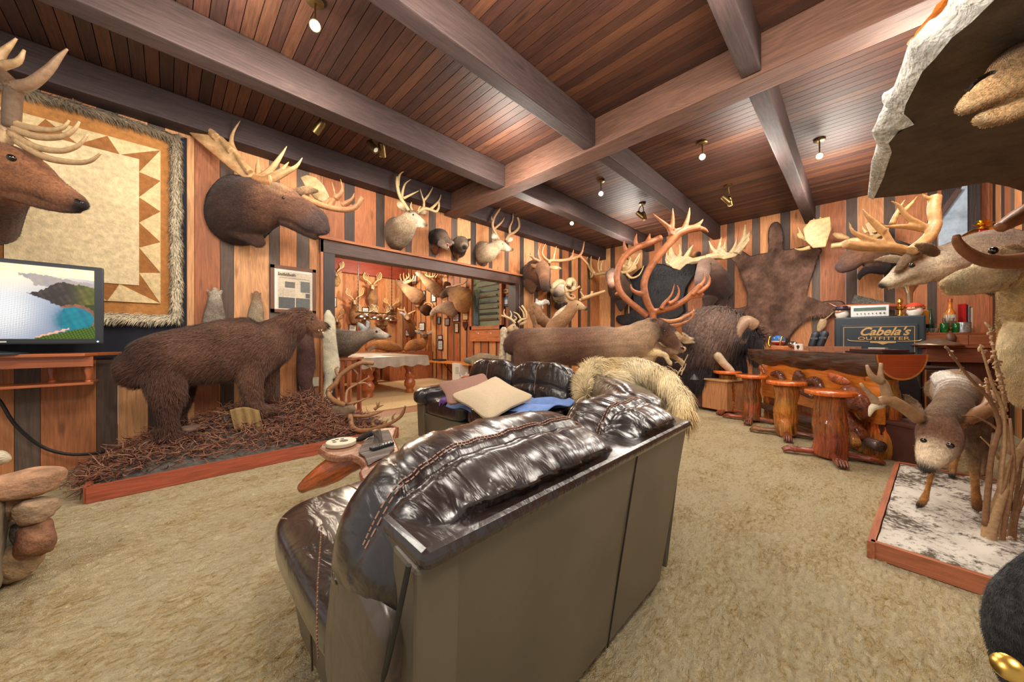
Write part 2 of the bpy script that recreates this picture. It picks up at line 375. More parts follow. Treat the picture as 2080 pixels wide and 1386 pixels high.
# ceiling
mb = MB(); x = -2.4
while x < 8.64:
    c = random.choice([lin(k) for k in ((86, 52, 37), (74, 44, 34), (96, 60, 41), (66, 41, 33), (80, 48, 36))]); f = random.uniform(.8, 1.15)
    mb.box((x+.046, 1.9, 3.735), (.088, 6.7, .03), col=tuple(v*f for v in c), grain=1); x += .094
mb.box((3.1, 1.9, 3.775), (11.2, 6.7, .04), col=lin((30, 20, 18)), grain=1)
struct('ceiling', mb, M_ceil, smooth=0)
def beam(name, a, b, wd, z0, z1, c=(66, 49, 46)):
    a, b = V(a), V(b); d = b-a; mb = MB()
    mb.box((a+b)/2+V((0, 0, (z0+z1)/2)), (d.length, wd, z1-z0), rz=math.atan2(d.y, d.x), col=lin(c), bev=.012)
    return struct(name, mb, M_beam, smooth=0)
beam('trim_1', (-2.4, 5.02, 0), (8.6, 5.02, 0), .22, 3.42, 3.715, (58, 42, 42))
beam('trim_2', (-2.4, 3.67, 0), (3.43, 3.67, 0), .19, 3.40, 3.715)
beam('trim_3', (-2.4, 2.17, 0), (3.43, 2.17, 0), .15, 3.40, 3.715)
beam('trim_4', (-2.4, .62, 0), (3.43, .62, 0), .14, 3.40, 3.715)
beam('trim_5', (3.57, -1.4, 0), (3.57, 5.12, 0), .26, 3.38, 3.717, (108, 74, 58))
beam('trim_6', (3.71, 3.67, 0), (8.6, 3.67, 0), .19, 3.42, 3.715)
beam('trim_7', (3.71, 2.19, 0), (8.6, 2.19, 0), .15, 3.42, 3.715)
beam('trim_8', (3.71, .62, 0), (8.6, .62, 0), .15, 3.40, 3.715)
# opening to the pool room
M_frame = wood('dark_frame_wood', rough=.45, contrast=.35)
DK = lin((84, 60, 54)); TR = lin((180, 112, 70))
mb = MB(); mb.box((3.4, 5.21, 2.47), (3.9, .22, .17), col=DK); struct('trim_9', mb, M_frame, smooth=0)
mb = MB(); mb.box((3.4, 5.13, 2.575), (3.96, .14, .035), col=TR); struct('trim_10', mb, M_wall, smooth=0)
mb = MB(); mb.box((1.57, 5.214, 1.19), (.14, .22, 2.385), col=lin((50, 40, 40)), grain=2); mb.box((1.475, 5.13, 1.29), (.035, .06, 2.58), col=TR, grain=2)
struct('trim_11', mb, M_frame, smooth=0)
mb = MB(); mb.box((5.27, 5.214, 1.19), (.12, .22, 2.385), col=lin((60, 44, 42)), grain=2); struct('trim_12', mb, M_frame, smooth=0)
# pool room shell
ep = [-.2]
while ep[-1] < 6.0: ep += [ep[-1]+.27, ep[-1]+.35]
plank_wall('wall_pool_far', ep, ['o', 'o'], 0, 11.5, -.0, 3.9, 1)
ep = [5.3]
while ep[-1] < 11.5: ep += [ep[-1]+.25, ep[-1]+.31]
plank_wall('wall_pool_right', ep, ['o', 'd'], 1, 5.95, -.0, 3.9, 1)
mb = MB(); mb.box((2.8, 11.35, 3.5), (6.4, .2, .4), col=lin((140, 60, 44))); struct('trim_13', mb, M_frame, smooth=0)
mb = MB(); mb.box((2.8, 8.4, 3.85), (6.6, 6.4, .05), col=lin((120, 84, 60))); struct('ceiling_pool', mb, M_ceil, smooth=0)
mb = MB(); mb.box((-.3, 8.4, 1.9), (.05, 6.4, 3.9), col=ORG[0], grain=2); struct('wall_pool_left', mb, M_wall, smooth=0)
# floors
def carpet_mat():
    m, nt, b = nodes('shag_carpet'); L = nt.links
    tc = N(nt, 'ShaderNodeTexCoord'); mp = N(nt, 'ShaderNodeMapping'); mp.inputs['Rotation'].default_value = (0, 0, .5); mp.inputs['Scale'].default_value = (1, 1.9, 1); L.new(tc.outputs['Object'], mp.inputs[0])
    n1 = N(nt, 'ShaderNodeTexNoise'); setin(n1, Scale=24., Detail=5., Roughness=.68, Distortion=.9); L.new(mp.outputs[0], n1.inputs['Vector'])
    n2 = N(nt, 'ShaderNodeTexNoise'); setin(n2, Scale=3., Detail=3.); L.new(mp.outputs[0], n2.inputs['Vector'])
    n3 = N(nt, 'ShaderNodeTexNoise'); setin(n3, Scale=170., Detail=3.); L.new(mp.outputs[0], n3.inputs['Vector'])
    a = N(nt, 'ShaderNodeMath', operation='MULTIPLY_ADD'); L.new(n2.outputs[0], a.inputs[0]); a.inputs[1].default_value = .4
    L.new(n1.outputs[0], a.inputs[2])
    a2 = N(nt, 'ShaderNodeMath', operation='MULTIPLY_ADD'); L.new(n3.outputs[0], a2.inputs[0]); a2.inputs[1].default_value = .35; L.new(a.outputs[0], a2.inputs[2])
    cr_ = N(nt, 'ShaderNodeValToRGB'); L.new(a2.outputs[0], cr_.inputs[0]); e_ = cr_.color_ramp.elements
    e_[0].position = .56; e_[0].color = (*lin((134, 100, 58)), 1); e_[1].position = .92; e_[1].color = (*lin((250, 232, 190)), 1)
    q = e_.new(.68); q.color = (*lin((208, 176, 120)), 1); q = e_.new(.79); q.color = (*lin((234, 208, 156)), 1)
    L.new(cr_.outputs[0], b.inputs['Base Color']); setin(b, Roughness=.95); b.inputs['Specular IOR Level'].default_value = .1
    bp = N(nt, 'ShaderNodeBump'); setin(bp, Strength=1., Distance=.06); L.new(a2.outputs[0], bp.inputs['Height']); L.new(bp.outputs[0], b.inputs['Normal'])
    return m
mb = MB(); mb.box((3.1, 1.9, -.055), (11.4, 6.62, .1), col=(1, 1, 1))
def vnoise(X, Y, cx, cy, seed):
    r = np.random.default_rng(seed).random((512, 512)); a = X/cx+100; b = Y/cy+100; i = np.floor(a).astype(int); j = np.floor(b).astype(int); u_ = a-i; v_ = b-j; u_ = u_*u_*(3-2*u_); v_ = v_*v_*(3-2*v_); g = lambda p, q: r[p % 512, q % 512]
    return (g(i, j)*(1-u_)+g(i+1, j)*u_)*(1-v_)+(g(i, j+1)*(1-u_)+g(i+1, j+1)*u_)*v_
gx, gy = np.arange(-1.2, 4.4, .0115), np.arange(-.95, 4.0, .0115); X, Y = np.meshgrid(gx, gy, indexing='ij'); ca, sa = math.cos(.6), math.sin(.6); Xr, Yr = X*ca+Y*sa, Y*ca-X*sa
Zc = .022*(vnoise(Xr, Yr, .055, .032, 1)**1.3)+.010*vnoise(Xr, Yr, .022, .016, 2)+.006*(RNG.random(X.shape)-.5)
edge = np.minimum.reduce([X-gx[0], gx[-1]-X, Y-gy[0], gy[-1]-Y]); Zc = Zc*np.clip(edge/.15, 0, 1)-.014*np.clip(edge/.15, 0, 1)-.004
nx_, ny_ = X.shape; I = np.arange(nx_*ny_).reshape(nx_, ny_); fc = np.stack([I[:-1, :-1], I[1:, :-1], I[1:, 1:], I[:-1, 1:]], -1).reshape(-1, 4)
mb.add(list(map(tuple, np.stack([X, Y, Zc], -1).reshape(-1, 3))), fc.tolist(), (1, 1, 1)); mb.f = [tuple(q) for q in mb.f]
FL_ = struct('floor', mb, carpet_mat(), smooth=60, recalc=False)
M_pfloor = wood('pool_room_floor', rough=.4, contrast=.4)
mb = MB(); mb.box((2.8, 8.4, -.06), (6.6, 6.38, .1), col=lin((158, 104, 66))); struct('floor_pool', mb, M_pfloor, smooth=0)
M_rug = mat('cream_rug', (206, 178, 132), rough=.95, var=.15, sc=30, bump=.3)
mb = MB(); mb.box((3.6, 8.0, -.002), (4.4, 4.6, .012), bev=.004); tag(obj('area_rug', mb, M_rug), 'large cream rug lying under the pool table', 'rug')
# ================= leather sectional =================
def leather(name, c, wr, rough=.3, coatw=.5, c2=None):
    m, nt, b = nodes(name); L = nt.links
    tc = N(nt, 'ShaderNodeTexCoord')
    n0 = N(nt, 'ShaderNodeTexNoise'); setin(n0, Scale=4., Detail=3.); L.new(tc.outputs['Object'], n0.inputs['Vector'])
    cr_ = N(nt, 'ShaderNodeValToRGB'); L.new(n0.outputs[0], cr_.inputs[0]); e_ = cr_.color_ramp.elements
    e_[0].position = .35; e_[0].color = (*lin(c), 1); e_[1].position = .7; e_[1].color = (*lin(c2 or c), 1)
    L.new(cr_.outputs[0], b.inputs['Base Color']); setin(b, Roughness=rough)
    if coatw: b.inputs['Coat Weight'].default_value = coatw; b.inputs['Coat Roughness'].default_value = .22
    g = N(nt, 'ShaderNodeTexNoise'); setin(g, Scale=260., Detail=2.); L.new(tc.outputs['Object'], g.inputs['Vector'])
    b1 = N(nt, 'ShaderNodeBump'); setin(b1, Strength=.12, Distance=.002); L.new(g.outputs[0], b1.inputs['Height'])
    if wr:
        mp = N(nt, 'ShaderNodeMapping'); mp.inputs['Scale'].default_value = wr; L.new(tc.outputs['Object'], mp.inputs[0])
        w_ = N(nt, 'ShaderNodeTexNoise'); setin(w_, Scale=1., Detail=3., Roughness=.45, Distortion=1.3); L.new(mp.outputs[0], w_.inputs['Vector'])
        b2 = N(nt, 'ShaderNodeBump'); setin(b2, Strength=.55, Distance=.04); L.new(w_.outputs[0], b2.inputs['Height']); L.new(b1.outputs[0], b2.inputs['Normal']); L.new(b2.outputs[0], b.inputs['Normal'])
    else: L.new(b1.outputs[0], b.inputs['Normal'])
    return m
M_lea = leather('dark_brown_leather', (26, 18, 18), (13, 4, 5), .27, .8, (44, 30, 28))
M_lea2 = leather('dark_brown_leather_far', (22, 18, 20), (5, 11, 5), .26, .8, (38, 30, 32))
M_vinyl = leather('olive_brown_vinyl', (104, 94, 78), None, .42, .15, (92, 83, 68))
M_stitch = mat('pale_stitching', (168, 128, 108), rough=.7, var=.3, sc=200)
def cushion(mb, fn_c, size, R=None, puff=.25, n=14, wr=0, seed=0, p=3.2, gather=None, fold=False, L_=1., ylim=0):
    """pillow-like box: superellipsoid with wrinkles"""
    sx, sy, sz = size[0]/2, size[1]/2, size[2]/2; rnd = random.Random(seed); ph = [rnd.uniform(0, 6.28) for _ in range(12)]
    bm = bmesh.new(); bmesh.ops.create_cube(bm, size=2); bmesh.ops.subdivide_edges(bm, edges=bm.edges[:], cuts=n, use_grid_fill=True)
    vs = []
    for v in bm.verts:
        x, y, z = v.co
        k = (abs(x)**p+abs(y)**p+abs(z)**p)**(1/p)
        q = V((x/k, y/k, z/k)); q = V((x, y, z)).lerp(q, .92)
        w_ = 0
        if wr:
            ev = .35+1.3*math.exp(-((z-.75)/.4)**2) if fold else .7
            w_ = wr*ev*(math.sin(x*L_*13+ph[0]+1.8*math.sin(z*2.5+ph[1])+y*1.5)*.5+math.sin(x*L_*29+ph[2]+2.2*math.sin(z*3+ph[3]))*.45+math.sin(y*6+x*5+ph[4])*.3+.3*math.sin(x*L_*47+z*4+ph[5]))
        pt = V((q.x*sx, q.y*sy, q.z*sz)); pt += q.normalized()*w_
        if gather: pt = gather(pt, q)
        vs.append(pt)
    bm.verts.index_update(); fs = [[v.index for v in f.verts] for f in bm.faces]; bm.free()
    R = R or Matrix.Identity(3)
    out = [R@v+V(fn_c) for v in vs]
    if ylim:
        for v in out:
            yl = ylim+.15*max(0, .80-v.z)
            if v.z < .835 and v.y < yl: v.y = yl+.02*(v.y-yl)
    mb.add(out, fs)
def stitch(parent, pts, r=.0022, name='stitching'):
    mb = MB(); 
    L = []
    for i in range(len(pts)-1):
        a, b = V(pts[i]), V(pts[i+1]); n = max(1, int((b-a).length/.012))
        for k in range(n): L.append(a.lerp(b, k/n))
    L.append(V(pts[-1]))
    for i in range(0, len(L)-1):
        mb.tube([L[i], L[i].lerp(L[i+1], .7)], r, seg=5, sub=1)
    return obj(name, mb, M_stitch, parent, label='pale contrast stitching')
# near loveseat, back towards the camera
T = thing('leather_loveseat', 'dark leather loveseat seen from behind, nearest to the camera, with olive brown back panel', 'sofa', (1.05, 1.1, 0))
def quadbox(mb, pts, col=(.5, .5, .5)):
    """8 points: bottom 4, top 4"""
    mb.add([V(p) for p in pts], [(0, 3, 2, 1), (4, 5, 6, 7), (0, 1, 5, 4), (1, 2, 6, 5), (2, 3, 7, 6), (3, 0, 4, 7)], col)
mb = MB(); quadbox(mb, [(.36, .67, .03), (1.685, .67, .03), (1.685, .95, .03), (.36, .95, .03), (.325, .56, .80), (1.78, .575, .80), (1.78, .70, .82), (.325, .70, .82)])
obj('back_panel', mb, M_vinyl, T, smooth=0, bev=.018)
mb = MB()
for f_ in (.62,):
    a = V((.36, .67, .03)).lerp(V((1.685, .67, .03)), f_); b = V((.325, .56, .80)).lerp(V((1.78, .575, .80)), f_)
    mb.tube([a+V((0, -.001, 0)), b+V((0, -.001, 0))], .003, seg=6)
obj('seam', mb, mat('dark_seam', (34, 30, 26), rough=.6), T)
mb = MB(); quadbox(mb, [(.325, .545, .775), (1.785, .56, .775), (1.785, .72, .78), (.325, .72, .78), (.325, .55, .812), (1.785, .56, .812), (1.785, .74, .82), (.325, .74, .82)])
obj('back_rail', mb, M_lea, T, smooth=0, bev=.015)
mb = MB(); quadbox(mb, [(.37, .70, .03), (1.69, .70, .03), (1.69, 1.55, .03), (.37, 1.55, .03), (.36, .70, .34), (1.69, .70, .34), (1.69, 1.66, .34), (.34, 1.66, .34)])
obj('base', mb, M_vinyl, T, smooth=0, bev=.015)
for y_ in (1.36, 1.02):
    mb = MB(); mb.tube([(.362, y_, .03), (.352, y_, .34)], .004, seg=6); obj('seam', mb, mat('brown_seam', (96, 70, 48), rough=.7), T)
rake = Matrix.Rotation(math.radians(14), 3, 'X')
def bulge(pt, q):
    t = abs(q.x); pt = pt.copy(); pt.z -= .05*max(0, t-.55)*2*(1 if q.z > 0 else .3)
    pt.z -= .011*math.exp(-((q.y+.1)/.07)**2)*(1 if q.z > .3 else 0); return pt
cu = MB(); cushion(cu, (.765, .795, .665), (.99, .45, .52), rake, wr=.0042, seed=3, n=44, p=3.1, gather=bulge, fold=True, ylim=.60); obj('back_cushion', cu, M_lea, T, smooth=180)
cu = MB(); cushion(cu, (1.50, .795, .665), (.58, .45, .51), rake, wr=.0042, seed=5, n=40, p=3.1, gather=bulge, fold=True, ylim=.60, L_=.6); obj('back_cushion', cu, M_lea, T, smooth=180)
cu = MB(); cushion(cu, (1.03, 1.27, .415), (1.50, 1.04, .19), None, wr=.0045, seed=9, n=36, p=5); obj('seat_cushion', cu, M_lea, T, smooth=180)
cu = MB(); cushion(cu, (.322, .79, .50), (.11, .29, .42), rake, wr=.002, seed=10, n=16, p=4); obj('side_flap', cu, leather('side_leather', (84, 72, 60), (5, 5, 5), .38, .3, (72, 60, 52)), T, smooth=180)
mb = MB(); quadbox(mb, [(.335, .60, .03), (.42, .60, .03), (.42, .70, .03), (.335, .70, .03), (.318, .562, .78), (.42, .562, .78), (.42, .66, .79), (.318, .66, .79)]); obj('side_panel', mb, M_vinyl, T, smooth=0, bev=.01)
mb = MB(); mb.tube([(.31, .575, .79), (.298, .59, .7), (.292, .62, .6), (.29, .66, .5), (.30, .70, .42)], .0055, seg=8, col=(.02, .02, .02)); obj('piping', mb, mat('dark_seam'), T)
def on(mbo, pts):
    """drops a stitch line onto a cushion's top"""
    from mathutils.bvhtree import BVHTree
    t = BVHTree.FromPolygons([V(p) for p in mbo.v], mbo.f); out = []
    for p in pts:
        h = t.ray_cast(V((p[0], p[1], 1.5)), V((0, 0, -1)))
        if h[0]: out.append(h[0]+V((0, 0, .002)))
    return out
cuA = MB(); cushion(cuA, (.765, .795, .665), (.99, .45, .52), rake, wr=.0042, seed=3, n=44, p=3.1, gather=bulge, fold=True, ylim=.60)
cuB = MB(); cushion(cuB, (1.50, .795, .665), (.58, .45, .51), rake, wr=.0042, seed=5, n=40, p=3.1, gather=bulge, fold=True, ylim=.60, L_=.6)
cuC = MB(); cushion(cuC, (1.03, 1.27, .415), (1.50, 1.04, .19), None, wr=.0045, seed=9, n=36, p=5)
for dy in (0, .011):
    stitch(T, on(cuA, [(.30+.93*i/70, .745+dy, 0) for i in range(71)])); stitch(T, on(cuB, [(1.235+.54*i/40, .745+dy, 0) for i in range(41)]))
stitch(T, on(cuC, [(.62, 1.78-.5*i/40, 0) for i in range(41)])); stitch(T, on(cuC, [(.3+.004*i, 1.77-.02*i, 0) for i in range(10)]))
stitch(T, [(.268, .93, .74), (.262, .94, .6), (.268, .97, .45), (.28, 1.0, .36)])
# corner unit, its back cut across the corner
T = thing('leather_corner_seat', 'dark leather corner seat between the loveseat and the far sofa, mostly under the cream pelt', 'sofa', (2.2, 1.4, 0))
mb = MB(); poly = [(1.80, .68, .03), (2.95, 1.86, .03), (2.95, 1.99, .03), (2.05, 1.99, .03), (1.80, 1.55, .03)]
mb.prism(poly, (0, 0, .36)); obj('base', mb, M_vinyl, T, smooth=0, bev=.01)
mb = MB(); dcorner = math.atan2(1.2, 1.2)
Rz = Matrix.Rotation(dcorner, 3, 'Z')
mb = MB(); quadbox(mb, [(1.80, .68, .03), (2.95, 1.86, .03), (2.86, 1.95, .03), (1.80, .80, .03), (1.82, .60, .80), (3.04, 1.82, .80), (2.9, 1.95, .82), (1.80, .78, .82)]); obj('back_panel', mb, M_vinyl, T, smooth=0, bev=.015)
cu = MB(); cushion(cu, (2.30, 1.28, .68), (1.35, .30, .48), Rz@rake, wr=.006, seed=13, n=20, p=4); obj('back_cushion', cu, M_lea, T, smooth=180)
cu = MB(); cushion(cu, (2.15, 1.55, .44), (.78, .78, .2), None, wr=.005, seed=14, n=14, p=5); obj('seat_cushion', cu, M_lea, T, smooth=180)
# far sofa, facing the camera's left
T = thing('leather_sofa', 'dark leather sofa with two back cushions and rolled left arm, beyond the loveseat', 'sofa', (2.7, 2.9, 0))
mb = MB(); quadbox(mb, [(2.2, 2.0, .03), (3.05, 2.0, .03), (3.05, 3.72, .03), (2.2, 3.72, .03), (2.15, 2.0, .33), (3.05, 2.0, .33), (3.05, 3.74, .33), (2.15, 3.74, .33)])
obj('base', mb, M_vinyl, T, smooth=0, bev=.015)
mb = MB(); quadbox(mb, [(2.95, 2.0, .03), (3.1, 2.0, .03), (3.1, 3.74, .03), (2.95, 3.74, .03), (2.98, 2.0, .82), (3.16, 2.0, .82), (3.16, 3.74, .82), (2.98, 3.74, .82)])
obj('back_panel', mb, M_vinyl, T, smooth=0, bev=.015)
Rb = Matrix.Rotation(math.radians(13), 3, 'Y')
def tuft(pt, q):
    pt = pt.copy()
    if q.x < 0:
        d = math.exp(-(q.y/.16)**2)*.022+math.exp(-((q.z+.05)/.12)**2)*.018; pt.x += d
    pt.z -= .05*max(0, abs(q.y)-.5)*2
    return pt
for (y0, y1, sd) in ((2.86, 3.66, 21), (2.04, 2.86, 22)):
    cu = MB(); cushion(cu, (2.93, (y0+y1)/2, .70), (.27, y1-y0+.02, .50), Rb, wr=.005, seed=sd, n=20, p=4, gather=tuft); obj('back_cushion', cu, M_lea2, T, smooth=180)
    cu = MB(); cushion(cu, (2.5, (y0+y1)/2, .42), (.74, y1-y0+.01, .22), None, wr=.004, seed=sd+3, n=16, p=5); obj('seat_cushion', cu, M_lea2, T, smooth=180)
cu = MB(); cushion(cu, (2.5, 3.66, .52), (.9, .26, .24), None, wr=.004, seed=30, n=16, p=3); 
obj('arm', cu, M_lea2, T, smooth=180)
mb = MB(); quadbox(mb, [(2.15, 3.62, .03), (2.95, 3.62, .03), (2.95, 3.76, .03), (2.15, 3.76, .03), (2.13, 3.60, .46), (2.95, 3.60, .46), (2.95, 3.76, .46), (2.13, 3.76, .46)]); obj('arm_panel', mb, M_vinyl, T, smooth=0, bev=.01)
stitch(T, [(2.80, 3.25, .50), (2.79, 3.25, .7), (2.83, 3.25, .9), (2.93, 3.25, .965)]); stitch(T, [(2.80, 2.45, .50), (2.79, 2.45, .7), (2.83, 2.45, .9), (2.93, 2.45, .965)])
# pillows and throw
def pillow(c, size, R, name, m, label, seed, grp=None):
    def pin(pt, q):
        e_ = max(abs(q.x), abs(q.y)); pt = pt.copy(); pt.z *= (1-.85*min(1, max(0, e_))**2.6)+.05
        k = 1+.10*(abs(q.x)*abs(q.y))**2-.04*(1-abs(q.x)*abs(q.y)); pt.x *= k; pt.y *= k; return pt
    cu = MB(); cushion(cu, c, size, R, wr=.003, seed=seed, n=20, p=7, gather=pin)
    return tag(obj(name, cu, m, smooth=180), label, 'pillow')
M_pil = mat('beige_pillow', (198, 178, 148), rough=.85, var=.06, sc=60, bump=.15)
M_pil2 = mat('dusty_rose_pillow', (146, 108, 94), rough=.85, var=.1, sc=60, bump=.2)
from mathutils import Euler
def tiltR(tilt, spin, yaw=0):
    r0 = Matrix.Rotation(yaw, 3, 'Z')@V((1, -1, 0)).normalized(); f0 = Matrix.Rotation(yaw, 3, 'Z')@V((1, 1, 0)).normalized()
    ub = f0*math.cos(tilt)+V((0, 0, math.sin(tilt))); n0 = r0.cross(ub); M = Matrix((r0, ub, n0)).transposed(); return M@Matrix.Rotation(spin, 3, 'Z')
pillow(P(1000, 806, 4.75), (.56, .56, .17), tiltR(math.radians(21), math.radians(43)), 'throw_pillow', M_pil, 'beige square pillow with chevron quilting lying on the far sofa', 1)
pillow(P(950, 789, 5.05), (.50, .42, .12), tiltR(math.radians(24), math.radians(24)), 'throw_pillow', M_pil2, 'dusty brown pillow tucked behind the beige pillow', 2)
mb = MB()
def blk(u, v):
    x = 2.14+.70*u; y = 1.98+1.15*v
    z = .548+.022*math.sin(u*13+5*v+2*math.sin(v*5))+.014*math.sin(v*19+u*11)+.12*max(0, u-.55)*(1-v)
    if u < .08: z -= .07*(1-u/.08)
    return V((x+.02*math.sin(v*5), y+.05*math.sin(u*5)+.06*u*(.5-v), z))
mb.grid(blk, 60, 70); M_blk = mat('blue_fleece', (118, 146, 204), rough=.9, var=.2, sc=8, bump=.1)
o = obj('throw_blanket', mb, M_blk, smooth=180); md = o.modifiers.new('t', 'SOLIDIFY'); md.thickness = .012
tag(o, 'crumpled blue fleece blanket with purple trim on the far sofa seat', 'blanket')
mb = MB()
for k in range(7):
    a = k*.9; mb.loft([((2.20+.02*k, 3.16-.02*k, .56), .018, .012), ((2.14+.02*math.sin(a), 3.2+.03*math.cos(a), .53), .024, .01), ((2.11+.015*k, 3.23+.02*math.sin(a*2), .48), .01, .01)], seg=8)
q = obj('purple_trim', mb, mat('purple_satin', (112, 72, 158), rough=.45, var=.2), o, label='bunched purple trim')
# ================= photograph-point helpers =================
class Fr:
    """points read in an enlarged window of the photograph: origin, scale, and the depth plane they lie on"""
    def __init__(f, ox, oy, sc, s=None, x=None, y=None): f.o = (ox, oy, sc); f.s = s; f.x = x; f.y = y
    def px(f, a, b): return f.o[0]+a/f.o[2], f.o[1]+b/f.o[2]
    def dep(f, a, ds=0):
        r = (f.o[0]+a/f.o[2]-1040)/700
        s = f.s if f.s is not None else (2*f.y/(1-r) if f.y is not None else 2*f.x/(1+r))
        return s+ds
    def pt(f, a, b, ds=0):
        p = f.px(a, b); return P(p[0], p[1], f.dep(a, ds))
    def L(f, mb, secs, col=(.5, .5, .5), seg=14, sub=4, **k):
        out = []
        for q in secs:
            ds = q[3] if len(q) > 3 and q[3] is not None else 0; ra = q[4] if len(q) > 4 and q[4] else 1; c = q[5] if len(q) > 5 else None
            s = f.dep(q[0], ds); r = q[2]/f.o[2]*s/990
            i = secs.index(q); p_, n_ = secs[max(i-1, 0)], secs[min(i+1, len(secs)-1)]; h = (n_[1]-p_[1])**2/((n_[0]-p_[0])**2+(n_[1]-p_[1])**2+1e-6)
            dx = f.o[0]+q[0]/f.o[2]-1040; r *= 1-(1-700/math.hypot(700, dx))*h  # wide-angle stretch across the frame
            out.append((f.pt(q[0], q[1], ds), r, r*ra, c))
        mb.loft(out, up=viewup, seg=seg, sub=sub, col=col, **k)
    def A(f, mb, d0, d1, r0, r1, *xy, col=None, seg=7, sub=3, **k):
        n = len(xy)//2; pts = []; rr = []
        for i in range(n):
            t = i/(n-1); ds = d0+(d1-d0)*t; a = xy[2*i]
            pts.append(f.pt(a, xy[2*i+1], ds)); rr.append((r0+(r1-r0)*t**1.2)/f.o[2]*f.dep(a, ds)/990)
        mb.tube(pts, rr, seg=seg, sub=sub, col=col or mb.acol, **k)
    def palm(f, mb, d0, d1, th, *xy, col=None):
        n = len(xy)//2; xs = xy[::2]; a0, a1 = min(xs), max(xs)
        poly = [f.pt(xy[2*i], xy[2*i+1], d0+(d1-d0)*(xy[2*i]-a0)/(a1-a0+1e-6)) for i in range(n)]
        c = sum(poly, V())/n; vd = V((c.x, c.y, 0)).normalized(); mb.prism([p-vd*th/2 for p in poly], vd*th, col or mb.acol)
def antler_mb(c=(188, 150, 108)):
    m = MB(); m.acol = lin(c); return m
M_ant = mat('antler_bone', rough=.45, attr=True, var=.22, sc=30, bump=.15)
M_fur = furmat('animal_hair', sc=55, var=.28)
M_furl = furmat('pale_hair', sc=22, var=.22)
BR = lambda *c: lin(c)
# ================= fur blanket on the wall =================
T = thing('fur_blanket', 'patchwork fur blanket of cream and tan triangles with shaggy fringe on the left wall', 'blanket', (-.55, 5.05, 1.38))
bx0, bx1, bz0, bz1 = -1.24, .06, 1.42, 3.32; YB = 5.085
TAN, CRM, DTN = BR(178, 122, 68), BR(222, 196, 148), BR(160, 106, 60)
mb = MB(); mb.box(((bx0+bx1)/2, YB+.012, (bz0+bz1)/2), (bx1-bx0, .02, bz1-bz0), col=TAN); obj('border', mb, M_furl, T, smooth=0)
mb = MB(); ix0, ix1, iz0, iz1 = bx0+.27, bx1-.26, 1.74, 3.0
def pad(mb, poly, c, t=.018):
    mb.prism([(x, YB, z) for x, z in poly], (0, -t, 0), c)
pad(mb, [(ix0, iz0), (ix1, iz0), (ix1, iz1), (ix0, iz1)], BR(228, 206, 164), .024)
def triband(p0, p1, q0, q1, n):
    """strip between inner line p0-p1 and outer line q0-q1 in alternating triangles"""
    L2 = lambda a, b, t: (a[0]+(b[0]-a[0])*t, a[1]+(b[1]-a[1])*t)
    for i in range(n):
        a, b = i/n, (i+1)/n; m = (a+b)/2
        pad(mb, [L2(q0, q1, a), L2(q0, q1, b), L2(p0, p1, m)], CRM, .017)
        pad(mb, [L2(p0, p1, max(0, m-1/n)), L2(p0, p1, m), L2(q0, q1, a)], DTN, .014)
    pad(mb, [L2(p0, p1, 1-.5/n), p1, q1], DTN, .014)
o0, o1, u0, u1 = ix0-.15, ix1+.15, iz0-.17, iz1+.15
triband((ix1, iz0), (ix1, iz1), (o1, u0), (o1, u1), 5); triband((ix0, iz0), (ix0, iz1), (o0, u0), (o0, u1), 5)
triband((ix0, iz0), (ix1, iz0), (o0, u0), (o1, u0), 3); triband((ix0, iz1), (ix1, iz1), (o0, u1), (o1, u1), 3)
obj('patchwork', mb, M_furl, T, smooth=0)
mb = MB(); rr = .035; c = BR(214, 200, 172); cg = BR(150, 132, 108)
mb.loft([((bx0, YB, bz1), rr, rr, cg), ((-.6, YB, bz1+.02), rr, rr, cg), ((bx1-.05, YB, bz1), rr, rr, cg), ((bx1, YB, bz1-.08), rr, rr, BR(176, 158, 132)), ((bx1, YB, 2.4), rr, rr, c), ((bx1, YB, bz0+.06), rr, rr, c), ((bx1-.06, YB, bz0), rr, rr, c), ((-.6, YB, bz0), rr, rr, c), ((bx0, YB, bz0), rr, rr, c)], up=V((0, 1, 0)), sub=8)
skin('fringe', mb, M_furl, T, voxel=.018, fur=14000, flen=.05, fw=.008, lift=.8, droop=.5)
mb = MB(); mb.box((-.6, 5.13, 2.2), (1.5, .012, 2.36), col=BR(30, 34, 46)); tag(obj('backing_cloth', mb, mat('navy_felt', (30, 33, 44), rough=.95, var=.25, sc=6), smooth=0), 'dark navy felt cloth pinned to the wall behind the fur blanket', 'cloth')
# ================= wall shelf, television =================
M_honey = wood('honey_varnished_wood', rough=.28, contrast=.25, coat=.5)
HN = BR(178, 96, 48)
T = thing('wall_shelf', 'honey coloured two-tier wooden wall shelf with turned spindles under the television', 'shelf', (-1.0, 4.9, .8))
mb = MB(); mb.prism([(-2.2, 4.66, 1.055), (-.50, 4.66, 1.055), (-.31, 4.99, 1.055), (-.31, 5.04, 1.055), (-2.2, 5.08, 1.055)], (0, 0, .028), HN, gco=None); obj('top_board', mb, M_honey, T, bev=.006)
mb = MB(); mb.box((-1.32, 4.74, 1.01), (1.72, .02, .085), col=HN); obj('apron', mb, M_honey, T, smooth=0)
mb = MB(); mb.box((-1.34, 4.93, .815), (1.76, .34, .022), col=HN, bev=.005); obj('lower_board', mb, M_honey, T, smooth=0)
SP = [(0, .024), (.015, .024), (.02, .017), (.03, .022), (.05, .018), (.10, .028), (.14, .022), (.17, .015), (.18, .022), (.19, .017), (.235, .024)]
for (x, y) in ((-.49, 4.79), (-.72, 5.02), (-1.5, 4.79)):
    mb = MB(); mb.lathe((x, y, .825), SP, col=HN); obj('spindle', mb, M_honey, T, smooth=60)
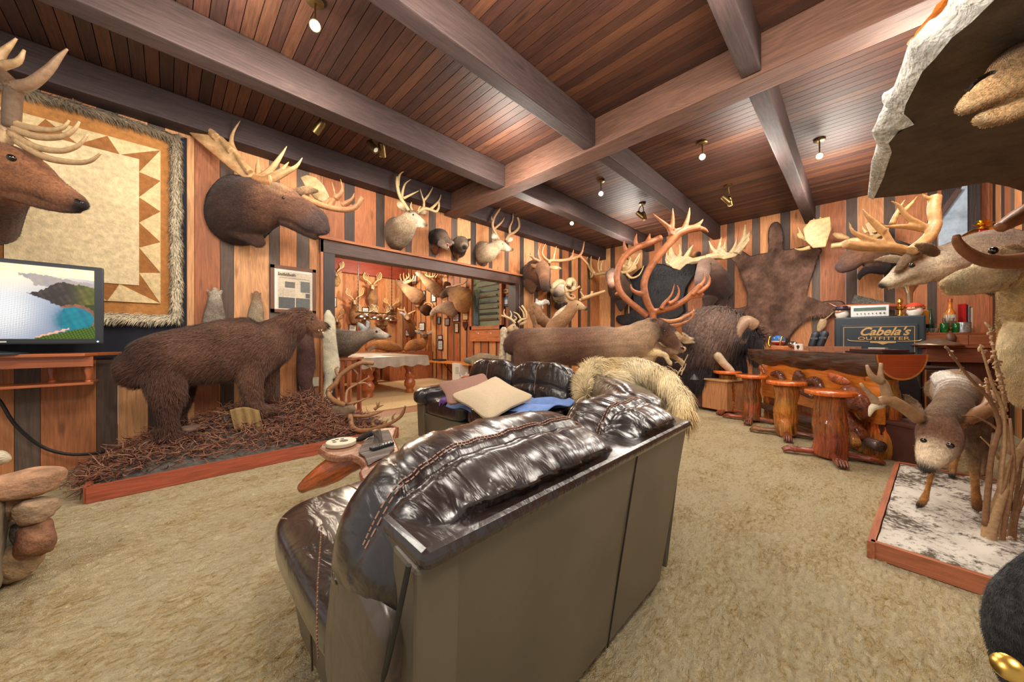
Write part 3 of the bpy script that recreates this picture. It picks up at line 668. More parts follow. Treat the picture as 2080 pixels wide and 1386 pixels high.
# television
T = thing('television', 'flat screen television showing a sunset sea bay, on the honey wooden wall shelf', 'television', (-1.0, 4.75, 1.083))
ta = math.atan2(.06, 1.1); RT = Matrix.Rotation(ta, 3, 'Z'); tc_ = V((-1.0, 4.72, 0))
tvp = lambda x, y, z: RT@V((x, y, 0))+tc_+V((0, 0, z))
M_tv = mat('charcoal_plastic', (40, 46, 52), rough=.35, var=.05)
mb = MB(); mb.box(tvp(0, .03, 1.50), (1.20, .05, .68), rz=ta, col=BR(40, 46, 52), bev=.012); obj('bezel', mb, M_tv, T, smooth=0)
mb = MB(); mb.box(tvp(0, .08, 1.48), (.8, .06, .45), rz=ta, bev=.02); obj('back_housing', mb, M_tv, T, smooth=0)
mb = MB(); mb.lathe(tvp(0, .05, 1.083), [(0, .21), (.012, .2), (.02, .12), (.03, .06), (.11, .05)], seg=32); obj('stand', mb, M_tv, T, smooth=50)
def nz(x, y, s=1): return math.sin(x*12.9*s+y*4.1)*.5+math.sin(x*7.3*s-y*9.7*s+1.3)*.3+math.sin(y*23*s+x*31*s)*.2
def poly_in(pts, x, y):
    c = False; j = len(pts)-1
    for i in range(len(pts)):
        xi, yi = pts[i]; xj, yj = pts[j]
        if (yi > y) != (yj > y) and x < (xj-xi)*(y-yi)/(yj-yi)+xi: c = not c
        j = i
    return c
FARH = [(.15, .875), (.35, .89), (.55, .86), (.8, .82), (1.1, .80), (1.1, .6), (.5, .72), (.33, .73), (.3, .80)]
HEAD = [(.24, .62), (.36, .65), (.45, .70), (.52, .76), (.60, .80), (.72, .78), (.85, .77), (1.1, .74), (1.1, .3), (.95, .36), (.88, .42), (.72, .45), (.66, .44), (.5, .49), (.48, .53), (.36, .57)]
def scene_px(u, v):
    """a sunset bay seen from above"""
    U = (u-.575)/.425; n1 = .5*nz(U*2.3, v*3.1)+.5*nz(U*5.1+2, v*7.7); U2 = U+.012*nz(U*9, v*9); v2 = v+.012*nz(v*8, U*11)
    c = V((.66, .70, .76)).lerp(V((.36, .42, .54)), min(1, max(0, .15+.9*(U-.12)+.5*(.5-v)))); c = c.lerp(V((.93, .84, .72)), min(1, max(0, (v-.55)*2.6*(1-.5*U))))
    gl = math.exp(-((U-.05)/.3)**2)*math.exp(-((v-.35)/.33)**2); c = c.lerp(V((1, 1, .98)), min(1, max(0, gl*(.45+.8*nz(U*31+v*13, v*57, 1.9)))))
    c = c*(1+.05*nz(U*47, v*71, 1.7)*(1 if v < .7 else 0))
    if v > .90-.05*U: c = V((.93, .82, .64)).lerp(V((.86, .80, .76)), .5+.4*n1)
    if poly_in(FARH, U2, v2): c = V((.50, .50, .54)).lerp(V((.62, .58, .54)), .5+.4*n1)
    t = math.exp(-(max(0, ((U2-.76)/.25)**2+((v2-.27)/.19)**2-.55))**1*2.2)
    if v < .46 and U > .3: c = c.lerp(V((.02, .30, .40)).lerp(V((.05, .50, .58)), max(0, min(1, (U-.5)*1.6+.25*n1))), t*min(1, max(0, (U-.35)*3)))
    if poly_in(HEAD, U2, v2):
        g = max(0, min(1, (U-.66)*4)); c = V((.17, .15, .15)).lerp(V((.30, .24, .22)), max(0, n1)); c = c.lerp(V((.20, .24, .08)).lerp(V((.42, .40, .16)), .5+.5*n1), g*(1 if v > .46 else .4))
    e = ((U2-.76)/.225)**2+((v2-.27)/.185)**2
    if 1.0 < e < 1.45 and (U > .78 or v > .44) and v > .07: c = V((.56, .36, .26)).lerp(V((.36, .24, .2)), .5+.5*n1)
    if e < 1.0 and U > .62: c = V((.02, .33, .42)).lerp(V((.06, .50, .56)), .5+.4*n1)
    if U > .99 or (e >= 1.45 and U > .88 and v < .5): c = V((.16, .20, .05))
    gy = .14-.35*(.75-U)**2-.02
    if .33 < U and v2 < .02+.17*(U-.33)/.67: c = V((.12, .22, .04)).lerp(V((.34, .44, .08)), max(0, .4+.7*nz(U*13, v*19)))
    if .33 < U < .70 and abs(v2-(.02+.34*(U-.33))) < .012: c = V((.80, .62, .54))
    return tuple(lin((min(255, max(0, q*255)) for q in c)))
mb = MB(); nu, nv = 300, 130; vs = [tvp(-.55+1.1*i/nu, .004, 1.205+.60*j/nv) for i in range(nu+1) for j in range(nv+1)]
fs = [(i*(nv+1)+j, (i+1)*(nv+1)+j, (i+1)*(nv+1)+j+1, i*(nv+1)+j+1) for i in range(nu) for j in range(nv)]
mb.add(vs, fs, [scene_px(i/nu, j/nv) for i in range(nu+1) for j in range(nv+1)])
obj('screen', mb, mat('lit_screen', attr=True, var=0, rough=.3, emit=.42), T, recalc=False, smooth=0)
mb = MB(); mb.box(tvp(.08, .002, 1.182), (.05, .004, .011), rz=ta); obj('maker_badge', mb, mat('pale_print', (210, 210, 205), var=0), T, smooth=0)
mb = MB(); mb.sphere(tvp(.565, .004, 1.182), .006); obj('power_light', mb, mat('blue_led', (190, 220, 255), emit=3, var=0), T)
# cable
mb = MB(); f = Fr(0, 0, 1, y=5.0)
f.A(mb, 0, 0, 3, 3, -30, 790, 0, 815, 30, 862, 80, 905, 130, 922, 180, 923, 215, 917, col=(.01, .01, .01)); tag(obj('power_cable', mb, mat('black_rubber', (16, 16, 18), rough=.5)), 'black power cable hanging in a loop below the wall shelf', 'cable')
# ================= stone hearth =================
T = thing('stone_hearth', 'hearth of rounded river stones at the left edge', 'hearth', (-.65, 2.7, 0))
M_stone = mat('river_stone', rough=.9, attr=True, var=.35, sc=9, bump=.6, bscale=60)
mb = MB(); mb.box((-.86, 2.72, .24), (.62, .9, .46), col=BR(150, 134, 116), bev=.05); obj('mortar_core', mb, mat('mortar', (150, 134, 112), rough=.95, var=.2, sc=20, bump=.4), T, smooth=0)
for i, (px, py, rx, ry, c) in enumerate(((44, 982, 56, 26, (178, 136, 104)), (20, 1022, 30, 33, (184, 150, 116)), (76, 1035, 29, 26, (168, 140, 112)), (72, 1094, 25, 38, (142, 100, 74)), (46, 1082, 16, 28, (120, 112, 104)), (15, 1100, 24, 33, (128, 124, 104)), (40, 1157, 28, 42, (166, 138, 106)), (4, 1165, 20, 40, (150, 112, 86)), (-6, 1232, 14, 36, (96, 104, 92)), (-8, 1068, 18, 30, (176, 124, 92)), (-4, 932, 14, 16, (196, 186, 160)), (-30, 1130, 30, 40, (150, 130, 110)), (-40, 1040, 34, 36, (160, 130, 100)))):
    s = 2.42; c0 = P(px, py, s); mb = MB(); rx *= s/990; ry *= s/990; ph = i*1.7
    if c0.z-ry < 0: c0.z = ry+.005
    mb.sphere((0, 0, 0), (1, 1, 1), col=BR(*c), seg=28, rings=18)
    vd = V((c0.x, c0.y, 0)).normalized(); sd = V((vd.y, -vd.x, 0))
    def wob(q):
        q = V(q); k = 1+.07*math.sin(q.x*3+ph)+.07*math.sin(q.z*4+ph*2+q.y*2)+.03*math.sin(q.x*9+q.z*7); q = V([abs(a)**.85*(1 if a > 0 else -1) for a in q])
        return c0+sd*q.x*rx*k+vd*q.y*max(rx, ry)*.9*k+V((0, 0, q.z*ry*k))
    mb.v = [tuple(wob(q)) for q in mb.v]; mb.c = [tuple(v*(1+.18*math.sin(p[0]*60+p[2]*90)) for v in BR(*c)) for p in mb.v]
    obj('stone', mb, M_stone, T, smooth=180)
# ================= bear diorama =================
T = thing('diorama_base', 'long low wooden plinth heaped with dry brush and driftwood under the brown bear', 'plinth', (.78, 4.5, 0))
CB = BR(168, 84, 56)
mb = MB(); x0, x1, y0, y1 = -.42, 2.0, 3.99, 5.06
for c_, sz in ((((x0+x1)/2, y0, .06), (x1-x0, .03, .12)), (((x0+x1)/2, y1, .06), (x1-x0, .03, .12))): mb.box(c_, sz, col=CB, grain=0)
for x in (x0, x1): mb.box((x, (y0+y1)/2, .06), (.03, y1-y0, .12), col=CB, grain=1)
obj('frame', mb, M_wall, T, smooth=0)
M_soil = mat('grey_soil', (96, 90, 84), rough=.95, var=.4, sc=18, bump=.8)
def mound(x, y):
    px_ = np.interp(x, [-.42, -.3, -.05, .25, .5, .8, 1.1, 1.35, 1.6, 1.95], [.0, .10, .22, .30, .33, .36, .38, .30, .14, .0])
    fy = math.exp(-((y-4.55)/.36)**2); return .075+px_*fy*(1+.12*math.sin(x*9+y*5))+.015*math.sin(x*31)*math.sin(y*29)
mb = MB(); mb.grid(lambda u, v: V((x0+.02+(x1-x0-.04)*u, y0+.02+(y1-y0-.04)*v, mound(x0+(x1-x0)*u, y0+(y1-y0)*v))), 80, 36); obj('soil', mb, M_soil, T, smooth=180)
rnd = random.Random(5); mb = MB(); BC = [BR(124, 80, 62), BR(150, 104, 84), BR(98, 62, 50), BR(140, 90, 66), BR(166, 124, 100)]
for i in range(5600):
    x = rnd.uniform(-.46, 1.92); y = rnd.uniform(4.02, 4.75) if i % 3 else rnd.gauss(4.35, .15); 
    if y < 4.02 or y > 4.9: continue
    if rnd.random() < .35: x = rnd.gauss(1.15, .25)
    if y < 4.12-.1*min(1, max(0, x)) and rnd.random() < .7: continue
    z = mound(max(x, -.4), y)+rnd.uniform(-.01, .09); a = rnd.uniform(0, 6.28); l = rnd.uniform(.05, .15); c = rnd.choice(BC)
    p = V((x, y, z)); pts = [p]; d = V((math.cos(a), math.sin(a)*.6-.2, rnd.uniform(-.15, .5)))
    for k in range(3):
        d = (d+V((rnd.gauss(0, .5), rnd.gauss(0, .4), rnd.gauss(-.05, .35)))).normalized(); p = p+d*l/3; 
        p.z = max(p.z, .02); pts.append(p.copy())
    mb.tube(pts, [.0042, .0038, .003, .0015], seg=4, sub=1, col=c)
    if i % 2: mb.tube([pts[1], pts[1]+V((rnd.gauss(0, .03), rnd.gauss(0, .03), rnd.uniform(.0, .04)))], [.003, .0014], seg=3, sub=1, col=c)
for i in range(150):
    p = V((rnd.uniform(-.52, -.38), rnd.uniform(4.1, 4.7), rnd.uniform(.04, .16))); pts = [p]
    for k in range(3): p = p+V((rnd.uniform(-.05, .02), rnd.uniform(-.03, .03), rnd.uniform(-.03, .02))); p.z = max(p.z, .015); pts.append(p.copy())
    mb.tube(pts, [.004, .003, .003, .001], seg=4, sub=1, col=rnd.choice(BC))
o = obj('dry_brush', mb, mat('dry_twigs', rough=.9, attr=True, var=.2, sc=30), T, smooth=180, recalc=False, label='tangled reddish brown brush'); o['kind'] = 'stuff'
f = Fr(160, 560, 2.888, y=4.42)
M_drift = wood('driftwood', rough=.85, contrast=.9, bump=.8, rings=.6)
mb = MB(); f.L(mb, [(290, 1065, 26), (400, 1000, 34), (520, 945, 36), (640, 905, 26), (760, 885, 16)], col=BR(120, 96, 80), jit=.12); obj('log', mb, M_drift, T, smooth=180, label='weathered brown log')
mb = MB(); f.L(mb, [(1040, 850, 40), (1130, 850, 46), (1230, 850, 40)], col=BR(104, 100, 98), jit=.1); f.L(mb, [(1240, 800, 18), (1250, 850, 30), (1200, 920, 34)], col=BR(70, 68, 66), jit=.1); obj('log', mb, M_drift, T, smooth=180, label='grey broken log chunk')
mb = MB(); f.L(mb, [(700, 935, 16), (800, 925, 22), (890, 905, 16)], jit=.2); f.L(mb, [(1180, 1000, 12, -.1), (1260, 975, 18, -.1), (1380, 950, 12, -.1)], jit=.2)
o = obj('moss', mb, mat('yellow_moss', (136, 116, 44), rough=1, var=.4, sc=60, bump=.9), T, smooth=180); o['kind'] = 'stuff'
mb = MB()
def burl(u, v):
    x = 885+170*u+30*v; y = 790+125*v+12*math.sin(u*3)-30*math.sin(u*math.pi)
    return f.pt(x, y, -.16+.1*v*0+.02*math.sin(u*20))
mb.grid(burl, 20, 14); o = obj('burlap', mb, mat('burlap_cloth', (172, 142, 94), rough=1, var=.3, sc=8, bump=.7, stretch=(12, 12, 40)), T, smooth=180, label='scrap of pale burlap'); md = o.modifiers.new('t', 'SOLIDIFY'); md.thickness = .006
# the bear
T = thing('mounted_brown_bear', 'full size mounted brown bear standing on the brush covered plinth', 'mounted bear', (.55, 4.55, .3))
f = Fr(160, 560, 2.888, y=4.52); mb = MB(); A_, B_, C_ = BR(104, 74, 60), BR(84, 58, 48), BR(130, 92, 72)
f.L(mb, [(1352, 262, 42, -.1, .95, C_), (1320, 258, 68, -.08, .9, A_), (1270, 275, 84, -.05, .85, A_), (1210, 320, 98, 0, .8, A_), (1130, 385, 140, 0, .75, A_), (1030, 420, 175, 0, .72, A_), (900, 435, 178, 0, .74, A_), (760, 455, 172, 0, .78, A_), (600, 480, 168, 0, .8, A_), (470, 510, 165, 0, .8, B_), (400, 528, 152, 0, .8, B_), (352, 545, 118, 0, .85, B_)], seg=24)
f.L(mb, [(1330, 268, 50, -.1, .9, A_), (1375, 285, 36, -.12, .9, C_), (1415, 292, 25, -.13, .85, BR(140, 100, 78)), (1436, 292, 20, -.13, .9, BR(30, 26, 26)), (1446, 292, 14, -.13, .9, BR(18, 16, 16))], seg=16)
f.L(mb, [(1340, 310, 22, -.1, .9, A_), (1380, 332, 16, -.12, .9, C_), (1415, 346, 11, -.13, .9, BR(90, 66, 54))], seg=12)
f.L(mb, [(500, 560, 140, -.12, .6, B_), (520, 690, 118, -.16, .6, B_), (520, 780, 82, -.16, .7, B_), (520, 860, 66, -.16, .8, B_), (535, 930, 62, -.16, .8, B_), (600, 950, 34, -.18, .8, B_)], seg=18)
f.L(mb, [(620, 560, 100, .3, .6, B_), (600, 690, 80, .3, .7, B_), (580, 800, 58, .3, .8, B_), (590, 900, 50, .3, .8, B_)], seg=16)
f.L(mb, [(1030, 480, 110, -.14, .6, A_), (1010, 600, 80, -.16, .65, A_), (1018, 690, 56, -.16, .8, A_), (1035, 755, 46, -.16, .9, A_), (1090, 785, 30, -.18, 1.1, A_), (1150, 792, 22, -.2, 1.2, A_)], seg=18)
f.L(mb, [(1110, 480, 80, .3, .7, A_), (1105, 600, 58, .3, .8, A_), (1102, 680, 44, .3, .9, A_), (1125, 728, 32, .28, 1, A_), (1180, 742, 22, .26, 1.2, A_)], seg=16)
f.L(mb, [(1225, 215, 20, -.16, .5, A_), (1235, 238, 26, -.12, .6, C_)], seg=10); f.L(mb, [(1330, 200, 14, .06, .5, A_), (1315, 215, 20, .05, .6, A_)], seg=10)
o = skin('body', mb, M_fur, T, voxel=.016, smooth=5, fur=90000, flen=.052, fw=.0048, lift=.32, droop=.35, fvar=.6)
eye(T, f.pt(1368, 256, -.33), .014)
mb = MB(); f.L(mb, [(1405, 328, 9, -.13), (1430, 336, 7, -.15)], col=BR(150, 80, 76)); obj('tongue', mb, mat('pink_tongue', (160, 88, 82), rough=.4), T)
for (a, b, c) in ((1424, 316, 1), (1432, 338, -1), (1408, 318, 1)):
    mb = MB(); f.A(mb, -.2, -.2, 5, 1, a, b, a+1, b+10*c, col=BR(230, 220, 190)); obj('tooth', mb, M_ant, T)
# ================= caribou skull with antlers on the floor =================
T = thing('caribou_skull', 'caribou skull plate with wide antlers lying on the right end of the plinth', 'antlers', (1.9, 4.0, .1))
f = Fr(560, 780, 5.773, s=5.75); mb = MB(); Cc = BR(130, 108, 88)
f.L(mb, [(620, 300, 40, .2, 1, Cc), (720, 320, 90, .1, 1, Cc), (820, 330, 95, .05, 1, BR(104, 84, 70)), (880, 300, 60, 0, 1, Cc)]); skin('skull', mb, M_fur, T, voxel=.012)
A = antler_mb((150, 106, 72)); A.acol = BR(150, 106, 72)
f.A(A, 0, .3, 34, 26, 820, 250, 720, 215, 640, 160, 620, 80, 700, 0, 750, -90, 880, -190, 1020, -250, 1150, -240, sub=5)
f.A(A, .25, .3, 20, 4, 740, -80, 700, -170, 740, -200); f.A(A, .3, .3, 14, 4, 870, -190, 960, -120, 950, -40); f.A(A, .3, .3, 14, 4, 1000, -250, 1100, -200, 1130, -150)
f.A(A, 0, .3, 20, 6, 820, 240, 840, 80, 960, 0, 1100, -80, sub=4); f.A(A, .1, .2, 14, 5, 960, 0, 1050, -10, 1105, 45)
obj('antler', A, M_ant, T, smooth=180)
A = antler_mb((150, 106, 72))
f.A(A, 0, -.5, 34, 12, 870, 350, 880, 430, 900, 505, 980, 548, 1150, 530, 1350, 460, 1480, 370, 1520, 260, sub=5)
for q in ((1150, 500, 1135, 440, 1185, 405), (1260, 490, 1290, 460, 1312, 420), (1385, 440, 1372, 390, 1410, 338), (1462, 390, 1475, 350, 1490, 305)): f.A(A, -.2, -.2, 20, 4, *q)
f.A(A, 0, 0, 22, 6, 900, 375, 1050, 380, 1180, 350, 1275, 308); f.A(A, 0, .1, 18, 5, 840, 240, 980, 205, 1100, 150)
f.A(A, .1, .1, 22, 5, 890, 360, 880, 290, 950, 220); f.A(A, .1, .1, 20, 6, 1160, 300, 1200, 270, 1262, 250); f.A(A, .1, .1, 16, 5, 1200, 270, 1180, 215); f.A(A, .1, .1, 14, 4, 1200, 260, 1222, 208)
obj('antler', A, M_ant, T, smooth=180)
mb = MB(); f2 = Fr(560, 780, 5.773, s=6.1)
f2.L(mb, [(940, 450, 40), (1080, 440, 50), (1220, 470, 25)], col=BR(98, 86, 78), jit=.1); obj('driftwood', mb, M_drift, T, smooth=180, label='grey driftwood lumps')
# ================= burl coffee table =================
T = thing('burl_coffee_table', 'rustic coffee table with burl slab top and glossy orange log leg', 'table', (.95, 2.45, 0))
M_burl = wood('glossy_burl', rough=.22, contrast=.8, coat=.8, rings=.5)
mb = MB(); f = Fr(560, 780, 5.773, s=3.45); OR_ = BR(196, 98, 40)
f.L(mb, [(300, 1230, 62, 0, 1, BR(150, 70, 34)), (420, 1150, 100, 0, 1, OR_), (640, 1030, 150, 0, 1, OR_), (850, 930, 125, 0, 1, OR_), (1020, 880, 100, 0, 1, BR(140, 66, 36))], seg=20, jit=.03, round_=False); obj('leg', mb, M_burl, T, smooth=180, label='thick glossy orange log')
mb = MB(); f.L(mb, [(1060, 960, 60, -.3, 1, BR(150, 80, 44)), (1030, 1200, 40, -.3, 1, BR(150, 80, 44)), (1040, 1500, 60, -.3, 1, BR(120, 60, 34))], seg=14, jit=.06); obj('leg', mb, M_burl, T, smooth=180)
out = [(646, 912), (652, 903), (672, 897), (700, 893), (728, 886), (745, 880), (757, 873), (785, 869), (807, 868), (803, 878), (800, 888), (806, 900), (812, 914), (809, 926), (790, 936), (772, 945), (768, 965), (752, 985), (733, 972), (729, 958), (741, 945), (728, 932), (712, 925), (690, 928), (664, 924)]
poly = [PZ(a, b, .44) for a, b in out]
mb = MB(); mb.prism([p-V((0, 0, .045)) for p in poly], (0, 0, .045), BR(150, 96, 70)); obj('slab_top', mb, M_burl, T, smooth=30, bev=.012)
poly2 = [PZ(a, b, .444) for a, b in ((736, 905), (760, 880), (790, 876), (797, 892), (802, 912), (788, 928), (764, 938), (748, 948), (740, 930), (728, 922))]
mb = MB(); mb.prism(poly2, (0, 0, .012), BR(128, 116, 108)); obj('weathered_patch', mb, M_drift, T, smooth=30, bev=.006, label='silvery weathered bark')
mb = MB(); c = PZ(768, 900, .45); mb.tube([c, c+V((.0, .0, .05)), c+V((-.01, .01, .09))], [.035, .028, .032], seg=12, col=BR(110, 98, 88)); obj('branch_stub', mb, M_drift, T)
mb = MB(); c = PZ(693, 903, .445); mb.lathe(c, [(0, .098), (.022, .1), (.026, .096), (.026, 0.0)], seg=40, col=BR(206, 196, 170)); T2 = obj('coaster', mb, mat('cream_resin', (208, 198, 172), rough=.5, var=.06), smooth=40)
tag(T2, 'round cream stone dish with paw print hollows on the burl coffee table', 'dish')
mb = MB(); cc = c+V((0, 0, .0265))
vr = V((1, -1, 0)).normalized(); vf = V((1, 1, 0)).normalized()
for a, b, r in ((.02, 0, .028), (-.015, .045, .013), (-.045, .03, .013), (-.055, -.0, .013), (-.03, -.035, .013)): mb.lathe(cc+vr*a+vf*b, [(0, r), (.0012, r), (.0012, 0)], seg=18, col=(.1, .08, .06))
obj('paw_print', mb, mat('dark_hollow', (84, 74, 62)), T2, label='dark paw shaped hollows')
mb = MB(); c = PZ(776, 906, .47); mb.box(c, (.17, .045, .02), rz=.2, col=(.02, .02, .02), bev=.006); R2 = obj('remote_control', mb, M_tv, smooth=0); tag(R2, 'dark remote control on the burl coffee table', 'remote')
mb = MB()
for k in range(12): mb.sphere(c+Matrix.Rotation(.2, 3, 'Z')@V((-.07+.012*k, .008*(-1)**k, .011)), .004)
obj('button', mb, mat('grey_rubber', (120, 120, 124)), R2)
mb = MB(); f.L(mb, [(900, 680, 14, .2), (1000, 640, 30, .2), (1100, 590, 34, .2), (1170, 570, 18, .2)], col=BR(52, 46, 46), jit=.15); tag(obj('driftwood', mb, M_drift, smooth=180), 'dark charred driftwood piece lying behind the cream dish', 'driftwood')
# ================= left wall: elk, moose, pelts, frame, mounts over the opening =================
# elk at the left edge
T = thing('mounted_elk_head', 'mounted elk head at the left edge, in front of the fur blanket', 'mounted head', (-.8, 3.9, 2.2))
f = Fr(0, 0, 2.665, s=3.4); mb = MB(); E1, E2, E3 = BR(142, 92, 60), BR(116, 74, 50), BR(92, 62, 46)
f.L(mb, [(-260, 1120, 300, .2, .7, E3), (-130, 1010, 230, .1, .7, E3), (-20, 945, 180, 0, .7, E2), (70, 940, 150, 0, .65, E1), (160, 965, 118, 0, .62, E1), (250, 1010, 84, 0, .62, E1), (340, 1060, 66, 0, .6, E1), (410, 1095, 52, 0, .65, E2), (440, 1115, 38, 0, .8, BR(40, 32, 30))], seg=24)
f.L(mb, [(60, 1010, 90, 0, .6, E1), (200, 1090, 40, 0, .8, E2), (330, 1130, 22, 0, 1, E2), (420, 1140, 16, 0, 1.2, BR(60, 46, 40))])
skin('body', mb, M_fur, T, voxel=.009, fur=30000, flen=.016, fw=.0022, lift=.1, droop=.1)
mb = MB(); mb.sphere(f.pt(65, 858, -.27), .026); e0 = eye(T, f.pt(62, 855, -.24), .022)
mb = MB(); f.L(mb, [(418, 1088, 12, -.12), (445, 1100, 9, -.11)], col=(.01, .01, .01)); obj('nostril', mb, M_eye, T)
A = antler_mb((186, 150, 108)); D = BR(120, 92, 70)
f.A(A, 0, -.1, 34, 36, 60, 690, 65, 600, 72, 520, 90, 460, col=BR(110, 88, 70)); f.A(A, -.1, -.1, 32, 5, 85, 470, 170, 450, 260, 380, 320, 310, 365, 265, sub=5, col=BR(140, 110, 84))
f.A(A, -.1, 0, 34, 26, 80, 480, 40, 430, -20, 380, -80, 340, col=D); f.A(A, 0, 0, 28, 6, -60, 370, 30, 350, 100, 330, 132, 270); f.A(A, 0, 0, 24, 5, -10, 340, 10, 290, 50, 250, 90, 208)
obj('antler', A, M_ant, T, smooth=180)
A = antler_mb((192, 158, 116))
for q in ((30, 650, 150, 690, 270, 705, 340, 690, 375, 652), (60, 690, 200, 740, 330, 740, 400, 700, 430, 658), (60, 720, 180, 790, 320, 818, 420, 790, 475, 728), (90, 760, 240, 850, 400, 880, 490, 870, 548, 826)): f.A(A, 0, .0, 22, 5, *q, sub=5)
f.A(A, 0, 0, 34, 24, 10, 780, 40, 720, 30, 660, -30, 600)
obj('antler', A, M_ant, T, smooth=180)
# moose 1
T = thing('mounted_moose_head', 'mounted bull moose head beside the fur blanket, broad palm antler pointing left', 'mounted head', (.75, 5.05, 2.4))
f = Fr(340, 190, 3.745, s=5.55); mb = MB(); M1, M2, M3 = BR(72, 50, 42), BR(112, 76, 58), BR(84, 66, 62)
f.L(mb, [(500, 900, 250, .22, .7, M1), (560, 890, 262, .12, .75, M1), (680, 860, 215, 0, .7, M1), (790, 850, 165, 0, .65, M2), (880, 850, 138, -.02, .62, M2), (970, 880, 112, -.05, .6, M2), (1060, 925, 108, -.06, .62, M2), (1130, 985, 102, -.08, .65, M3), (1175, 1030, 66, -.08, .75, M3)], seg=26)
f.L(mb, [(560, 1000, 160, .05, .5, M1), (640, 1080, 90, 0, .4, M1), (710, 1150, 44, 0, .4, M1)]); f.L(mb, [(900, 960, 60, -.02, .6, M1), (1010, 1030, 36, -.05, .8, M1), (1120, 1088, 28, -.08, .9, M1)])
f.L(mb, [(770, 700, 34, -.05, 1, BR(196, 160, 120)), (880, 740, 50, -.05, 1, BR(172, 132, 96)), (960, 780, 40, -.03, 1, BR(140, 100, 76))]); f.L(mb, [(960, 760, 30, .1, .5, M2), (1060, 735, 34, .15, .5, BR(170, 140, 106)), (1145, 745, 12, .18, .5, M2)])
skin('body', mb, M_fur, T, voxel=.013, fur=40000, flen=.025, fw=.003, lift=.15, droop=.25)
eye(T, f.pt(885, 796, -.17), .018); mb = MB(); f.L(mb, [(1085, 975, 16, -.15), (1110, 1020, 22, -.16)], col=(.01, .01, .01)); obj('nostril', mb, M_eye, T, label='dark nostril')
A = antler_mb((158, 112, 72))
f.palm(A, -.35, -.05, .022, 760, 690, 680, 680, 590, 650, 480, 575, 350, 465, 200, 335, 100, 225, 150, 205, 250, 240, 370, 325, 490, 435, 570, 520, 640, 600, 720, 630)
f.A(A, -.05, -.1, 60, 40, 800, 680, 740, 680, 660, 650)
for d, q in ((-.15, (630, 600, 560, 510, 495, 400, 495, 310, 555, 205)), (-.2, (490, 440, 410, 350, 365, 280, 340, 185)), (-.28, (370, 330, 290, 250, 235, 180, 205, 105)), (-.3, (250, 250, 190, 190, 130, 120)), (-.33, (150, 230, 100, 150, 75, 95)), (-.3, (200, 230, 165, 170, 142, 120)), (-.34, (150, 225, 110, 195, 78, 148)), (-.05, (700, 650, 790, 575, 860, 480, 910, 398)), (-.05, (700, 640, 690, 560, 690, 500)), (-.05, (770, 650, 860, 590, 925, 520)), (-.05, (780, 660, 900, 600, 980, 555, 1027, 488))):
    f.A(A, d, d, 30, 4, *q, sub=4, col=BR(184, 146, 102))
skin('antler', A, M_ant, T, voxel=.0075, smooth=2)
A = antler_mb((170, 120, 80))
f.A(A, .1, .2, 26, 20, 1030, 790, 1130, 835, 1230, 868, 1350, 885, 1430, 865, 1480, 790); f.palm(A, .2, .25, .02, 1150, 840, 1240, 790, 1330, 830, 1420, 850, 1400, 890, 1290, 900)
for q in ((1240, 850, 1275, 780, 1250, 670), (1280, 800, 1330, 740, 1316, 650), (1330, 850, 1400, 810, 1422, 755)): f.A(A, .2, .2, 24, 3, *q)
f.palm(A, .3, .35, .02, 1010, 640, 1060, 620, 1130, 640, 1190, 700, 1235, 790, 1190, 832, 1120, 800, 1060, 730, col=BR(158, 136, 98))
skin('antler', A, M_ant, T, voxel=.0075, smooth=2)
# small pelts and the framed article
M_pelt = furmat('grey_pelt_hair', sc=90, var=.5)
def pelt(px, py0, py1, w_, name, lab, y, cols, m=M_pelt, n=9000, fl=.025):
    """hanging whole skin: nose up, belly wide"""
    f = Fr(0, 0, 1, y=y); mb = MB(); h = py1-py0
    f.L(mb, [(px, py0, w_*.18, 0, .7, cols[0]), (px+1, py0+.15*h, w_*.42, 0, .6, cols[0]), (px+1, py0+.4*h, w_*.72, 0, .45, cols[1]), (px, py0+.7*h, w_*.95, 0, .35, cols[1]), (px-1, py1, w_, 0, .3, cols[1])])
    for sx in (-1, 1): f.L(mb, [(px+sx*w_*.35, py0+.1*h, w_*.12, 0, .6, cols[0]), (px+sx*w_*.5, py0+.07*h, w_*.08, 0, .6, cols[0])], seg=8)
    o = skin(name, mb, m, None, voxel=.008, fur=n, flen=fl, fw=.003, lift=.3, droop=.3); return tag(o, lab, 'pelt')
pelt(436, 586, 668, 24, 'badger_pelt', 'grey badger pelt hanging nose up behind the bear, nearer the fur blanket', 5.10, (BR(214, 200, 180), BR(150, 136, 122)))
pelt(520, 592, 660, 17, 'badger_pelt', 'smaller grey and tan pelt hanging below the moose head, left of the framed article', 5.10, (BR(170, 140, 110), BR(176, 156, 130)))
f = Fr(0, 0, 1, y=5.02); mb = MB(); c1 = BR(112, 84, 78)
f.L(mb, [(620, 660, 12, 0, .6, c1), (622, 700, 17, 0, .5, c1), (622, 740, 20, 0, .5, c1), (620, 775, 15, 0, .5, c1), (628, 800, 13, 0, .5, c1), (630, 822, 10, 0, .6, c1)]); tag(skin('otter_pelt', mb, M_fur, None, voxel=.01, fur=9000, flen=.015, fw=.003), 'long dark brown pelt hanging behind the bear head', 'pelt')
f = Fr(640, 440, 3.3, y=4.86); mb = MB(); c1 = BR(232, 222, 196)
f.L(mb, [(88, 632, 14, 0, .7, c1), (90, 665, 30, 0, .7, c1), (96, 700, 38, 0, .6, c1), (92, 800, 46, 0, .5, c1), (104, 920, 52, 0, .5, c1), (108, 1020, 54, 0, .5, c1), (100, 1060, 42, 0, .5, c1)], col=c1); f.L(mb, [(90, 1050, 26, 0, .7, c1), (88, 1120, 28, 0, .7, c1), (84, 1200, 26, 0, .7, c1), (80, 1260, 24, 0, .8, c1)])
